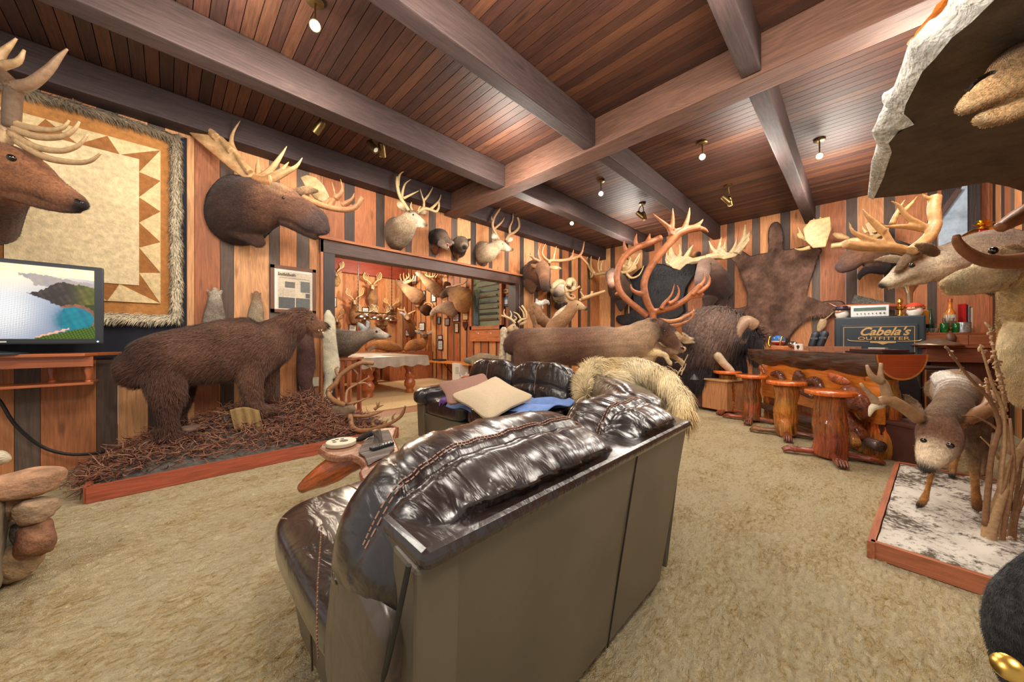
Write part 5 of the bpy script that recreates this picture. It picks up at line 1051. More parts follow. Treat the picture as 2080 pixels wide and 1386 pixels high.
# moose 3 on the back wall, right
f = Fr(1480, 380, 3.85, x=7.9)
mount('mounted_moose_head', 'mounted moose head facing left on the back wall above the gun safe', PX(1800, 520, 8.6),
      [[(1330, 560, 120, .55, .9, BR(44, 34, 34)), (1240, 540, 130, .3, .9, BR(48, 36, 34)), (1140, 520, 120, .1, .8, BR(84, 60, 46)), (1060, 520, 96, 0, .75, BR(110, 76, 54)), (990, 550, 84, 0, .75, BR(104, 74, 56)), (930, 600, 78, -.05, .8, BR(100, 74, 62)), (885, 630, 54, -.05, .8, BR(92, 70, 66))],
       [(1200, 620, 70, .1, .7, BR(40, 32, 32)), (1100, 640, 40, 0, .7, BR(40, 30, 30)), (1030, 690, 26, 0, .7, BR(36, 28, 30)), (1025, 725, 14, 0, .7, BR(36, 28, 30))]],
      f, vox=.017, fur=14000, eyes=((1045, 495, -.25),), er=.016, acol=(178, 146, 98), skinant=True,
      ant=(((0, 0, 24, 20, (1040, 420, 960, 420, 880, 450, 800, 460)), ('palm', -.1, 0, .035, (600, 420, 580, 330, 640, 260, 700, 250, 795, 230, 805, 330, 770, 430, 760, 470, 660, 480)), (0, 0, 20, 3, (640, 470, 570, 490, 510, 480)), (0, 0, 20, 3, (620, 420, 570, 370, 540, 305)), (0, 0, 16, 3, (600, 400, 550, 390, 535, 360)), (0, 0, 14, 3, (620, 310, 600, 290)), (0, 0, 14, 3, (650, 280, 630, 262)), (0, 0, 14, 3, (680, 270, 660, 245)), (0, 0, 12, 3, (720, 250, 715, 230))),
           ((0, .1, 20, 16, (1060, 410, 1130, 400, 1200, 350, 1160, 280)), ('palm', .2, .2, .03, (1060, 290, 1110, 260, 1190, 280, 1260, 310, 1250, 380, 1180, 390, 1100, 380)), (.1, .1, 14, 3, (1080, 360, 1050, 320, 1050, 300)), (.1, .1, 14, 3, (1120, 350, 1160, 345, 1165, 320)))))
mb = MB(); f.L(mb, [(830, 370, 16, .3), (870, 385, 26, .3), (930, 400, 14, .3)], col=BR(190, 150, 104)); tag(obj('bracket_skull', mb, M_ant, smooth=180), 'small bony plaque beside the right-hand moose antler palm', 'skull')
# ================= caribou =================
T = thing('mounted_caribou', 'full size leaping caribou mount with towering antlers behind the far sofa', 'mounted caribou', (4.1, 2.6, .75))
f = Fr(1000, 400, 3.85, s=6.9); mb = MB(); k1, k2, k3, k4 = BR(112, 80, 64), BR(140, 110, 88), BR(172, 142, 114), BR(72, 52, 44)
f.L(mb, [(1350, 1000, 40, -.1, .9, k4), (1290, 1010, 70, -.1, .8, k4), (1200, 1065, 115, -.1, .8, k3), (1110, 1130, 142, -.05, .8, k3), (980, 1165, 145, 0, .85, k3), (850, 1160, 150, .05, .85, k2), (700, 1170, 150, .1, .85, k1), (550, 1170, 148, .15, .85, k1), (400, 1170, 148, .2, .85, k2), (280, 1165, 140, .25, .85, k1), (200, 1150, 118, .3, .85, BR(92, 64, 52)), (160, 1160, 84, .32, .9, BR(88, 60, 48))], seg=24)
f.L(mb, [(1220, 990, 50, -.1, .8, k2), (1300, 1030, 78, -.1, .7, k4), (1370, 1100, 66, -.12, .66, k1), (1430, 1160, 48, -.12, .66, k1), (1480, 1195, 30, -.12, .7, k3), (1500, 1185, 18, -.12, .8, BR(210, 186, 150))], seg=18)
f.L(mb, [(1240, 1160, 60, -.1, .6, k2), (1330, 1200, 30, -.12, .6, k1), (1440, 1222, 18, -.12, .7, k3)]); f.L(mb, [(1260, 960, 20, -.2, .5, k4), (1290, 990, 22, -.2, .4, k1), (1320, 970, 8, -.2, .4, k1)])
f.L(mb, [(250, 1200, 90, .1, .7, k1), (230, 1300, 60, .1, .8, k1), (260, 1420, 34, .1, .8, k1), (250, 1560, 20, .1, 1, k4)])
f.L(mb, [(1150, 1180, 60, -.1, .8, k3), (1220, 1220, 34, -.15, .8, BR(214, 186, 142)), (1300, 1225, 26, -.2, .8, BR(222, 196, 152)), (1355, 1240, 22, -.25, .8, BR(222, 196, 152)), (1370, 1275, 18, -.28, 1, BR(214, 186, 142)), (1390, 1300, 22, -.3, .8, BR(230, 206, 170))])
f.L(mb, [(1230, 1200, 30, .1, .8, k3), (1350, 1225, 22, .05, .8, BR(170, 136, 100)), (1430, 1255, 20, .05, .8, BR(180, 146, 110)), (1490, 1300, 20, .05, .8, BR(206, 180, 146))])
skin('body', mb, M_fur, T, voxel=.015, smooth=5, fur=40000, flen=.022, fw=.003, lift=.12)
eye(T, f.pt(1345, 1050, -.36), .013); mb = MB(); f.L(mb, [(1480, 1180, 8, -.2), (1495, 1190, 7, -.2)], col=(.02, .02, .02)); obj('nostril', mb, M_eye, T)
CA = (166, 98, 58)
A = antler_mb(CA)
f.A(A, -.1, -.1, 26, 30, 1260, 960, 1250, 900, 1215, 830, 1190, 740, 1190, 660, 1230, 560, 1310, 450, 1380, 370, 1440, 300, 1520, 260, 1617, 240, sub=5, seg=10)
f.palm(A, -.1, -.1, .02, 1370, 400, 1390, 290, 1430, 250, 1500, 230, 1560, 220, 1617, 240, 1590, 270, 1500, 290, 1420, 370)
for q in ((1400, 300, 1380, 240, 1310, 180, 1255, 130), (1400, 260, 1412, 180, 1410, 85), (1500, 250, 1530, 170, 1545, 80), (1580, 240, 1620, 210, 1650, 175), (1600, 245, 1660, 255, 1690, 280), (1180, 760, 1130, 750, 1090, 720, 1080, 680)): f.A(A, -.1, -.1, 24, 4, *q)
f.A(A, -.1, -.2, 26, 22, 1260, 900, 1340, 885, 1440, 850, 1530, 790, 1590, 730, 1630, 690, sub=5); f.palm(A, -.2, -.2, .02, 1500, 820, 1560, 800, 1640, 790, 1660, 760, 1600, 750, 1560, 760)
for q in ((1320, 880, 1340, 840, 1400, 770, 1425, 680), (1380, 840, 1440, 800, 1460, 740, 1445, 690), (1560, 770, 1640, 680, 1660, 640, 1650, 590), (1600, 760, 1680, 700, 1700, 640, 1680, 600)): f.A(A, -.2, -.2, 20, 4, *q)
f.A(A, -.1, -.25, 22, 10, 1300, 965, 1400, 975, 1500, 945, 1580, 890, col=BR(190, 130, 84)); f.palm(A, -.2, -.25, .02, 1380, 1000, 1470, 985, 1540, 960, 1580, 900, 1580, 930, 1550, 970, 1500, 1000, 1430, 1025); f.palm(A, -.2, -.2, .02, 1420, 1020, 1480, 1015, 1485, 1060, 1490, 1090, 1460, 1065)
f.A(A, -.2, -.25, 16, 4, 1500, 940, 1570, 900, 1565, 850)
skin('antler', A, M_ant, T, voxel=.009, smooth=2)
A = antler_mb(CA)
f.A(A, 0, .3, 24, 26, 1215, 935, 1160, 890, 1060, 810, 1000, 740, 975, 650, 980, 580, 1020, 490, 1080, 430, 1150, 390, 1230, 360, 1320, 320, sub=5, seg=10)
f.palm(A, .3, .3, .02, 1180, 400, 1220, 340, 1320, 318, 1315, 345, 1250, 380)
for q in ((1060, 440, 1035, 390, 1030, 335), (1130, 390, 1120, 340, 1130, 285), (1215, 350, 1225, 320, 1232, 285), (1290, 340, 1318, 320, 1322, 300), (1010, 750, 970, 760, 965, 770)): f.A(A, .3, .3, 22, 4, *q)
skin('antler', A, M_ant, T, voxel=.009, smooth=2)
mb = MB(); f.L(mb, [(300, 1420, 60), (330, 1500, 80), (300, 1700, 90)], col=BR(90, 70, 56)); obj('support_post', mb, M_rock, T, smooth=180)
mb = MB(); f = Fr(1000, 400, 3.85, s=7.3); f.L(mb, [(90, 1040, 26, 0, .9), (85, 1150, 28, 0, .9), (80, 1250, 30, 0, .9), (80, 1500, 40, 0, .9)], col=BR(206, 188, 160), jit=.12); tag(obj('birch_log', mb, mat('mottled_bark'), smooth=180), 'pale peeling log standing behind the caribou rump', 'trunk')
# twigs below the caribou's hooves
mb = MB(); f = Fr(1360, 640, 3.852, s=7.6)
for q in ((60, 470, 100, 400, 145, 310), (100, 400, 70, 370, 40, 375), (80, 440, 110, 430, 130, 380), (70, 460, 40, 430, 0, 440), (90, 470, 105, 420, 90, 380, 100, 340), (50, 470, 20, 420, -20, 400), (60, 480, 60, 440, 20, 460), (75, 480, 80, 560, 90, 640)): f.A(mb, 0, .05, 6, 2.5, *q, col=BR(186, 162, 132))
tag(obj('bare_branch', mb, mat('grey_twig', rough=.9, attr=True)), 'bare pale twigs standing under the caribou front hooves', 'branch')
# wolf/coyote head and musk ox
f = Fr(1200, 400, 3.647, s=8.1)
w1, w2 = BR(204, 176, 138), BR(232, 212, 180)
mount('mounted_coyote', 'tan mounted coyote looking right between the caribou snout and the musk ox', P(1370, 690, 8.1),
      [[(560, 1080, 44, .2, .8, w1), (600, 1040, 44, .1, .8, w1), (650, 1035, 40, 0, .8, w1), (690, 1045, 32, 0, .8, w1), (730, 1055, 18, 0, .8, w2), (765, 1052, 10, 0, .9, BR(60, 46, 40))], [(690, 1070, 18, 0, .7, w2), (760, 1078, 7, 0, .8, w2)], [(640, 1010, 14, 0, .5, w1), (625, 995, 8, 0, .5, BR(110, 80, 60))], [(570, 1060, 40, .2, .8, w1), (480, 1120, 44, .3, .9, w1), (420, 1250, 44, .3, 1, w1), (430, 1420, 30, .3, 1, w1)]],
      f, eyes=((698, 1030, -.12),), er=.009, vox=.01, fur=9000, fl=.025)
T = thing('mounted_musk_ox', 'full size mounted musk ox with shaggy dark coat and drooping horn, left of the bar', 'mounted musk ox', P(1460, 760, 8.3))
f = Fr(1200, 400, 3.647, s=8.4); mb = MB(); x1, x2, x3 = BR(84, 70, 70), BR(116, 94, 84), BR(50, 44, 48)
f.L(mb, [(1190, 1060, 60, -.2, .9, BR(40, 34, 36)), (1120, 1030, 110, -.1, .9, x3), (1040, 1020, 150, 0, .9, x2), (940, 1010, 185, .1, .8, x2), (850, 1030, 200, .2, .8, x2), (760, 1060, 190, .3, .8, x1), (680, 1080, 160, .4, .8, x1), (600, 1110, 120, .5, .8, x1)], seg=26)
f.L(mb, [(1180, 1040, 66, -.2, .8, x3), (1210, 1090, 50, -.3, .8, x3), (1215, 1140, 36, -.35, .8, BR(60, 50, 50))])
f.L(mb, [(1060, 1150, 60, 0, .8, x3), (1080, 1240, 60, 0, .8, x3), (1060, 1310, 50, 0, .9, x3)]); f.L(mb, [(900, 1180, 130, .1, .7, x3), (840, 1260, 110, .1, .7, x3), (780, 1330, 90, .1, .7, x3)]); f.L(mb, [(700, 1200, 90, .4, .7, x3), (680, 1300, 60, .4, .8, x3)])
skin('body', mb, furmat('musk_ox_hair', sc=24, var=.4), T, voxel=.022, smooth=4, fur=60000, flen=.17, fw=.011, lift=.22, droop=1.1, fvar=.9)
mb = MB(); f.L(mb, [(940, 1180, 34, -.35, 1, BR(196, 176, 146)), (985, 1235, 30, -.38, 1, BR(206, 186, 156)), (1030, 1280, 28, -.4, 1, BR(196, 176, 150)), (1060, 1330, 26, -.42, 1, BR(150, 130, 110))]); obj('foreleg', mb, M_furl, T, smooth=180, label='pale lifted foreleg')
mb = MB(); mb.acol = BR(150, 120, 96); f.A(mb, -.35, -.4, 56, 8, 1200, 960, 1150, 930, 1110, 960, 1085, 1010, 1090, 1060, 1120, 1078, 1150, 1050, 1165, 1005, sub=5, seg=12); obj('horn', mb, M_ant, T, smooth=180)
mb = MB(); mb.acol = BR(150, 116, 100); f.A(mb, .1, .1, 36, 8, 1200, 950, 1235, 970, 1245, 1010, sub=4); obj('horn', mb, M_ant, T, smooth=180)
eye(T, f.pt(1205, 1030, -.5), .014)
# tan patch of a further mount under the moose: bobcat
f = Fr(1200, 400, 3.647, x=8.3)
mount('mounted_wild_cat', 'small tan and black animal head peeking above the black hide beside the moose palm', PX(1410, 515, 8.6), [[(760, 430, 26, .2, .8, BR(196, 130, 70)), (780, 425, 24, 0, .8, BR(206, 146, 84)), (800, 425, 20, -.1, .8, BR(40, 34, 32))]], f, vox=.01, fur=1500)
# ================= low cabinet =================
T = thing('low_cabinet', 'low light wooden cabinet with a dark stripe against the back, left of the bar stools', 'cabinet', (6.6, 2.0, 0))
a = PZ(1383, 820, .04); b = PZ(1458, 834, .04); d = (b-a); d.z = 0; L_ = d.length+.5; d.normalize(); nb = V((-d.y, d.x, 0)); nb = nb if nb.dot(V((1, 1, 0))) > 0 else -nb
rz_ = math.atan2(d.y, d.x); a = a-d*.35; H_ = .47
mb = MB(); c = a+d*L_/2+nb*.3; c.z = .05+H_/2; mb.box(c, (L_, .6, H_), rz=rz_, col=BR(202, 140, 92), grain=2); obj('body', mb, M_wall, T, smooth=0)
mb = MB(); c = a+d*(.35+.35)-nb*.004; c.z = .05+H_/2; mb.box(c, (.12, .012, H_), rz=rz_, col=BR(88, 50, 44), grain=2); obj('stripe', mb, M_wall, T, smooth=0, label='dark brown stripe')
mb = MB(); c = a+d*L_/2+nb*.3; c.z = .05+H_+.015; mb.box(c, (L_+.05, .66, .03), rz=rz_, col=BR(206, 160, 110), grain=0); obj('top', mb, M_wall, T, smooth=0)
ctop = .05+H_+.03
mb = MB(); c = a+d*.55+nb*.2; c.z = ctop+.004; mb.box(c, (.6, .3, .006), rz=rz_+.1); tag(obj('paper_map', mb, mat('glossy_print', (190, 196, 204), rough=.3, var=.3, sc=5), smooth=0), 'pale glossy sheets lying on the low cabinet', 'paper')
mb = MB(); c = PZ(1410, 771, ctop+.008); mb.lathe(c, [(0, .07), (.05, .035), (.085, .008)], seg=7, col=(.1, .1, .1)); tag(obj('obsidian_stone', mb, mat('dark_stone', (62, 62, 64), rough=.5), smooth=20), 'dark pyramid shaped stone on the low cabinet', 'stone')
for q in (.3, 1.0):
    mb = MB(); c = a+d*q+nb*.08; mb.lathe((c.x, c.y, 0.001), [(0, .022), (.05, .022)], seg=12); obj('foot', mb, M_blackm, T)
# ================= bar =================
M_log = wood('glossy_carved_log', rough=.18, contrast=1.05, coat=.9, bump=.9, knots=.7, rings=.5)
M_seat = wood('glossy_orange_slab', rough=.12, contrast=.45, coat=1., bump=.1, rings=.8)
M_bark = wood('dark_bark_edge', rough=.3, contrast=1.1, coat=.4, bump=1., rings=.6)
BO = BR(232, 138, 54)
u = V((.754, .657, 0)).normalized(); nrm = V((-u.y, u.x, 0))  # bar runs along u; nrm points to the room
if nrm.dot(V((-1, 0, 0))) < 0: nrm = -nrm
Bp = V((4.86, -.13, 0)); LB = 2.02
T = thing('log_bar', 'split log bar counter with dark bark edge on a glossy carved trunk base', 'bar', Bp+u*1.0)
ZB = 1.055
def barP(t, w_, z): return Bp+u*t+nrm*w_+V((0, 0, z))
# half log: flat top, bark below; extends away from the room
mb = MB(); n = 22; NL = 50; vs = []; cols = []; gg = []
WB = .47; rb = random.Random(4); ph = [rb.uniform(0, 6) for _ in range(n+1)]
for i in range(NL+1):
    t = LB*i/NL
    for k in range(n+1):
        a_ = math.pi*k/n; q_ = min(1, t/.25); w_ = -WB/2+WB/2*math.cos(a_)*(1+.02*q_*math.sin(t*7+ph[k])); z = ZB-(.25*math.sin(a_))*(1+q_*(.07*math.sin(t*9+ph[k])+.03*math.sin(t*23+k)))
        if 0 < k < n: w_ += .012*q_*math.sin(t*14+ph[k]*2)
        vs.append(barP(t, w_, z)); cols.append(BR(84, 64, 52) if k else BR(110, 74, 54)); gg.append((t, a_*.3, 0))
fs = [(i*(n+1)+k, (i+1)*(n+1)+k, (i+1)*(n+1)+k+1, i*(n+1)+k+1) for i in range(NL) for k in range(n)]
mb.add(vs, fs, cols, gg); obj('bark_underside', mb, M_bark, T, smooth=180, label='dark bark side')
mb = MB(); mb.add([barP(0, .0, ZB), barP(LB, 0, ZB), barP(LB, -WB, ZB), barP(0, -WB, ZB)], [(0, 1, 2, 3)], BR(168, 92, 52), [(0, 0, 0), (LB, 0, 0), (LB, WB, 0), (0, WB, 0)]); obj('top_surface', mb, M_seat, T, smooth=0, recalc=False)
for t_, nm in ((-.004, 1), (LB+.002, 0)):
    mb = MB(); ring = [vs[(0 if nm else NL)*(n+1)+k]+u*(-.004 if nm else .003) for k in range(n+1)]; c0 = (ring[0]+ring[-1])/2
    P_ = [c0]+ring; cc = []; mids = [c0.lerp(q, .93) for q in ring]
    mb.add([c0]+mids, [(0, k+1, k+2) for k in range(n)], BR(176, 78, 34), [((p-c0).length*1.2, p.z*6, 3) for p in [c0]+mids])
    mb.add(mids+ring, [(k, k+1, n+2+k, n+1+k) for k in range(n)], BR(214, 140, 64), [((p-c0).length*1.2, p.z*6, 3) for p in mids+ring])
    obj('end_grain', mb, M_seat, T, smooth=0, recalc=False, label='glossy orange half-round end grain')
def trunk(t, w_, r, z0, z1, sd, nm='carved_trunk', col=BO, par=None):
    mb = MB(); c = barP(t, w_, 0); rnd = random.Random(sd); secs = []
    for i in range(7):
        z = z0+(z1-z0)*i/6; k = 1+rnd.uniform(-.08, .1)+(.12 if i == 0 else 0); secs.append((c+V((rnd.uniform(-.01, .01), rnd.uniform(-.01, .01), z)), r*k, r*k*rnd.uniform(.9, 1.1), tuple(q*rnd.uniform(.55, 1.15) for q in col)))
    mb.loft(secs, up=V((0, 1, 0)), seg=26, sub=5, jit=.035, round_=False); return obj(nm, mb, M_log, par or T, smooth=180)
trunk(.26, -.28, .15, 0, .84, 1); trunk(1.85, -.3, .14, 0, .84, 2)
mb = MB(); c = barP(1.0, -.16, .60); mb.box(c, (1.8, .05, .50), rz=math.atan2(u.y, u.x), col=BO, grain=0); obj('front_board', mb, M_seat, T, smooth=0)
mb = MB(); c = barP(1.0, -.20, .35); mb.box(c, (1.75, .06, .22), rz=math.atan2(u.y, u.x), col=BR(150, 78, 36), grain=2); obj('lower_panel', mb, M_log, T, smooth=0)
mb = MB(); mb.tube([barP(.0, -.05, .16), barP(.6, -.09, .18), barP(1.3, -.1, .2), barP(1.9, -.1, .21)], [.055, .05, .05, .045], seg=14, col=BR(110, 84, 74)); obj('foot_rail', mb, M_log, T, smooth=180, label='dark log foot rail')
mb = MB(); mb.tube([barP(.22, .03, .20), barP(.12, .10, .19), barP(.06, .14, .18)], [.05, .055, .05], seg=14, col=BR(214, 150, 80)); obj('log_end', mb, M_log, T, smooth=180)
# relief carvings: beaver, head, fish on the front
def carve(name, secs, lab, col=BR(120, 62, 38)):
    mb = MB()
    for s_ in secs: mb.loft([(barP(t, w_, z), r, r*rr, col) for (t, w_, z, r, rr) in s_], up=V((0, 0, 1)), seg=14)
    skin(name, mb, M_log, T, voxel=.009, smooth=3); o = T.children[-1]; o['label'] = lab
carve('carving', [[(1.62, -.10, .70, .035, .8), (1.50, -.10, .72, .05, .8), (1.42, -.10, .66, .05, .8), (1.36, -.1, .58, .03, .8)]], 'carved animal')
carve('carving', [[(1.18, -.10, .55, .03, .8), (1.16, -.09, .66, .045, .8), (1.10, -.08, .76, .05, .8), (1.05, -.08, .73, .035, .8)], [(1.12, -.1, .70, .03, .8), (1.0, -.1, .66, .05, .8), (.86, -.1, .70, .055, .8), (.78, -.1, .64, .04, .8), (.75, -.1, .58, .02, .8)], [(1.14, -.08, .56, .04, .8), (.9, -.08, .5, .03, .8), (.7, -.08, .52, .02, .8)]], 'carved squirrel shape')
carve('carving', [[(.45, -.10, .60, .04, .9), (.36, -.06, .62, .10, .9), (.26, -.04, .58, .12, .9), (.18, -.04, .52, .10, .9), (.16, -.04, .44, .06, .9)], [(.42, -.06, .55, .06, .8), (.46, -.03, .47, .08, .8), (.50, -.02, .40, .05, .8)], [(.34, -.03, .38, .07, .9), (.28, -.02, .30, .09, .9), (.2, -.02, .22, .08, .9)], [(.5, -.08, .46, .06, .9), (.58, -.1, .36, .05, .9)]], 'swirling carved animal with fur grooves', BR(150, 74, 34))
carve('carving', [[(.62, -.06, .80, .02, .6), (.55, -.04, .78, .05, .5), (.42, -.04, .75, .055, .5), (.32, -.04, .74, .02, .5)]], 'carved bird wing', BR(206, 100, 40))
carve('carving', [[(1.86, -.08, .82, .01, .6), (1.82, -.07, .78, .04, .6), (1.76, -.08, .70, .02, .6)]], 'small carved leaf', BR(206, 110, 50))
mb = MB(); mb.box(barP(1.0, -.22, .06), (1.6, .1, .12), rz=math.atan2(u.y, u.x), col=BR(150, 90, 50), grain=0); obj('base_rail', mb, M_log, T, smooth=0)
# ---- four stools
SPx = [((1477, 850), (1470, 753), 1.0), ((1527, 868), (1524, 765), 1.0), ((1597, 898), (1588, 777), 1.0), ((1686, 942), (1690, 795), 1.05)]
labs = ['tree trunk bar stool with round orange seat, furthest along the bar', 'tree trunk bar stool with plain reddish trunk, second furthest from the camera', 'tree trunk bar stool with mottled golden trunk, second nearest', 'largest tree trunk bar stool, nearest, standing left of the bar end']
for i, ((fx, fy), (sx, sy), k) in enumerate(SPx):
    base = PZ(fx, fy-12, 0); H = .655; rt = [.115, .115, .12, .135][i]; rseat = .205
    T = thing('bar_stool', labs[i], 'bar stool', base, 'tree trunk bar stools in front of the bar')
    mb = MB(); rnd = random.Random(20+i); secs = []; tc = [BR(206, 112, 40), BR(168, 84, 40), BR(214, 130, 48), BR(196, 98, 38)][i]
    for j in range(7):
        z = .03+(H-.05)*j/6; secs.append((base+V((rnd.uniform(-.008, .008), rnd.uniform(-.008, .008), z)), rt*rnd.uniform(.9, 1.1), rt*rnd.uniform(.9, 1.08), tuple(q*rnd.uniform(.6, 1.15) for q in tc)))
    mb.loft(secs, up=V((0, 1, 0)), seg=26, sub=5, jit=.035, round_=False); obj('trunk', mb, M_log, T, smooth=180)
    mb = MB(); mb.lathe(base+V((0, 0, H-.02)), [(0, rseat*.55), (.0, rseat*.9), (.012, rseat*.99), (.03, rseat), (.045, rseat*.985), (.052, rseat*.93), (.052, 0.001)], seg=44, col=BR(222, 112, 46)); obj('seat', mb, M_seat, T, smooth=50)
    for q in range(4):
        a_ = math.radians([200, 285, 20, 110][q]+i*7-25); dd = V((math.cos(a_), math.sin(a_), 0)); sdv = V((-dd.y, dd.x, 0)); L0 = rt*.8; FL = .24
        mb = MB(); cf = tuple(v*rnd.uniform(.6, 1.) for v in BR(170, 84, 44))
        mb.loft([(base+dd*L0+V((0, 0, .05)), .035, .035, cf), (base+dd*(L0+FL*.45)+V((0, 0, .045)), .028, .04, cf), (base+dd*(L0+FL*.75)+V((0, 0, .045)), .034, .055, cf)], seg=12)
        for tt in (-1.5, -.5, .5, 1.5):
            p0 = base+dd*(L0+FL*.7)+sdv*tt*.022+V((0, 0, .045)); mb.loft([(p0, .025, .015, cf), (p0+dd*.05+V((0, 0, .005)), .024, .014, cf), (p0+dd*.10-V((0, 0, .02)), .015, .011, tuple(v*.6 for v in cf))], seg=8)
        obj('carved_paw', mb, M_log, T, smooth=180)
# ================= things on the bar =================
def bz(t, w_, dz=0): return barP(t, w_, ZB+.001+dz)
T = thing('helmet_trophy', 'blue and red football on a gold trophy stand at the far end of the bar', 'trophy', bz(1.72, -.25))
mb = MB(); mb.lathe(bz(1.72, -.25), [(0, .06), (.02, .06), (.03, .02), (.05, .02)], col=BR(170, 110, 70)); obj('base', mb, M_seat, T)
mb = MB(); mb.sphere(bz(1.72, -.25, .13), (.10, .075, .075), seg=24, rings=16, rot=Matrix.Rotation(math.atan2(u.y, u.x), 3, 'Z')); mb.c = [BR(46, 96, 156) if p[2] > ZB+.13 else (BR(170, 36, 36) if p[2] < ZB+.115 else BR(240, 240, 240)) for p in mb.v]; obj('ball', mb, mat('painted_gloss', attr=True, rough=.2, var=.1), T, smooth=180)
M_gold = mat('polished_gold', (214, 170, 84), rough=.22, metal=1, var=.1)
mb = MB(); mb.tube([bz(1.62, -.2, .03), bz(1.60, -.2, .1), bz(1.60, -.22, .19)], .012); mb.tube([bz(1.83, -.2, .03), bz(1.85, -.2, .1), bz(1.85, -.22, .19)], .012); mb.tube([bz(1.62, -.2, .03), bz(1.72, -.2, .05), bz(1.83, -.2, .03)], .012); obj('stand', mb, M_gold, T, smooth=180)
mb = MB(); c = bz(1.50, -.12, .03); mb.box(c, (.24, .08, .055), rz=math.atan2(u.y, u.x), bev=.01, col=BR(196, 130, 90)); tag(obj('wooden_plaque', mb, M_seat, smooth=0), 'small wooden name block in front of the football trophy', 'plaque')
mb = MB(); c = bz(1.42, -.24, .04); mb.sphere(c+V((0, 0, .03)), (.09, .05, .05), seg=16, rings=10, rot=Matrix.Rotation(.5, 3, 'Z')); tag(obj('silver_figurine', mb, mat('chrome', (190, 190, 186), rough=.15, metal=1), smooth=180), 'silver rounded figurine between trophy and skull card', 'figurine')
T = thing('card_stand', 'white card with black skull emblem standing on the bar', 'card', bz(1.20, -.16)); mb = MB(); c = bz(1.20, -.16, .045); rb_ = math.atan2(u.y, u.x); mb.box(c, (.13, .02, .085), rz=rb_, bev=.004); obj('card', mb, mat('white_card', (216, 212, 206), rough=.5), T, smooth=0)
mb = MB(); mb.sphere(c+nrm*.010+V((0, 0, .005)), (.028, .004, .02), rot=Matrix.Rotation(rb_, 3, 'Z')); mb.box(c+nrm*.011-V((0, 0, .02)), (.022, .004, .018), rz=rb_); obj('emblem', mb, mat('ink_black'), T)
T = thing('photo_album', 'dark closed album lying on the near end of the bar', 'album', bz(.42, -.3))
for k, (w_, cc) in enumerate((((.42, .30, .018), (30, 26, 30)), ((.36, .26, .022), (70, 38, 40)))):
    mb = MB(); mb.box(bz(.30, -.30, .01+k*.021), w_, rz=rb_, bev=.004, col=BR(*cc)); obj('cover' if k else 'base', mb, mat('dark_lacquer', attr=True, rough=.25), T, smooth=0)
mb = MB(); mb.box(bz(.30, -.30, .052), (.14, .05, .012), rz=rb_+.3, bev=.003); tag(obj('knife', mb, mat('bone_handle', (196, 186, 160), rough=.4), smooth=0), 'pale bone handled knife on the dark album', 'knife')
# ================= gun safe =================
SX = 7.3; T = thing('gun_safe', 'dark slate gun safe behind the bar with gold lettering', 'safe', (SX+.35, .05, 0))
p1, p2 = PX(1695, 646, SX), PX(1881, 646, SX); ztop = 1.2+44*p1.length/p1.length*(SX*2/(1+(1695-1040)/700))/990
y0s, y1s = p2.y, p1.y
M_safe = mat('slate_paint', (38, 48, 58), rough=.38, var=.08, sc=4)
mb = MB(); mb.box((SX+.35, (y0s+y1s)/2, ztop/2), (.7, y1s-y0s, ztop), bev=.02); obj('body', mb, M_safe, T, smooth=0)
mb = MB(); mb.box((SX-.008, (y0s+y1s)/2, ztop/2-.02), (.02, (y1s-y0s)-.14, ztop-.20), bev=.006); D_ = obj('door', mb, M_safe, T, smooth=0)
ym = (y0s+y1s)/2; hw = (y1s-y0s)/2-.10; mb = MB()
for (ya, yb, za, zb) in ((ym-hw, ym+hw, ztop-.155, ztop-.148), (ym+hw-.006, ym+hw, .2, ztop-.148), (ym-hw, ym-hw+.006, .2, ztop-.148)): mb.box((SX-.0195, (ya+yb)/2, (za+zb)/2), (.002, yb-ya, zb-za))
M_glet = mat('gold_print', (196, 160, 104), rough=.4, metal=.4, var=.05)
obj('pinstripe', mb, M_glet, D_, smooth=0)
zc = PX(1793, 680, SX).z; yc = PX(1793, 680, SX).y
text("Cabela's", (SX-.022, yc, zc+.04), .16, -math.pi/2, M_glet, D_, xs=.92, bold=.004, shear=.45); text('OUTFITTER', (SX-.022, yc, zc-.055), .066, -math.pi/2, M_glet, D_, xs=1.5, bold=.0005)
mb = MB()
for k in (-1, 1): mb.tube([(SX-.021, yc+k*.14, zc-.098), (SX-.021, yc+k*.26, zc-.095), (SX-.021, yc+k*.34, zc-.085), (SX-.021, yc+k*.365, zc-.068)], [.004, .005, .005, .003], seg=5)
obj('swoosh', mb, M_glet, D_)
mb = MB(); mb.prism([(SX-.023, yc-.13, zc-.095), (SX-.023, yc+.13, zc-.095), (SX-.023, yc+.125, zc-.118), (SX-.023, yc+.05, zc-.122), (SX-.023, yc, zc-.145), (SX-.023, yc-.05, zc-.122), (SX-.023, yc-.125, zc-.118)], (.002, 0, 0)); obj('emblem', mb, M_glet, D_, smooth=0)
zt = ztop+.001
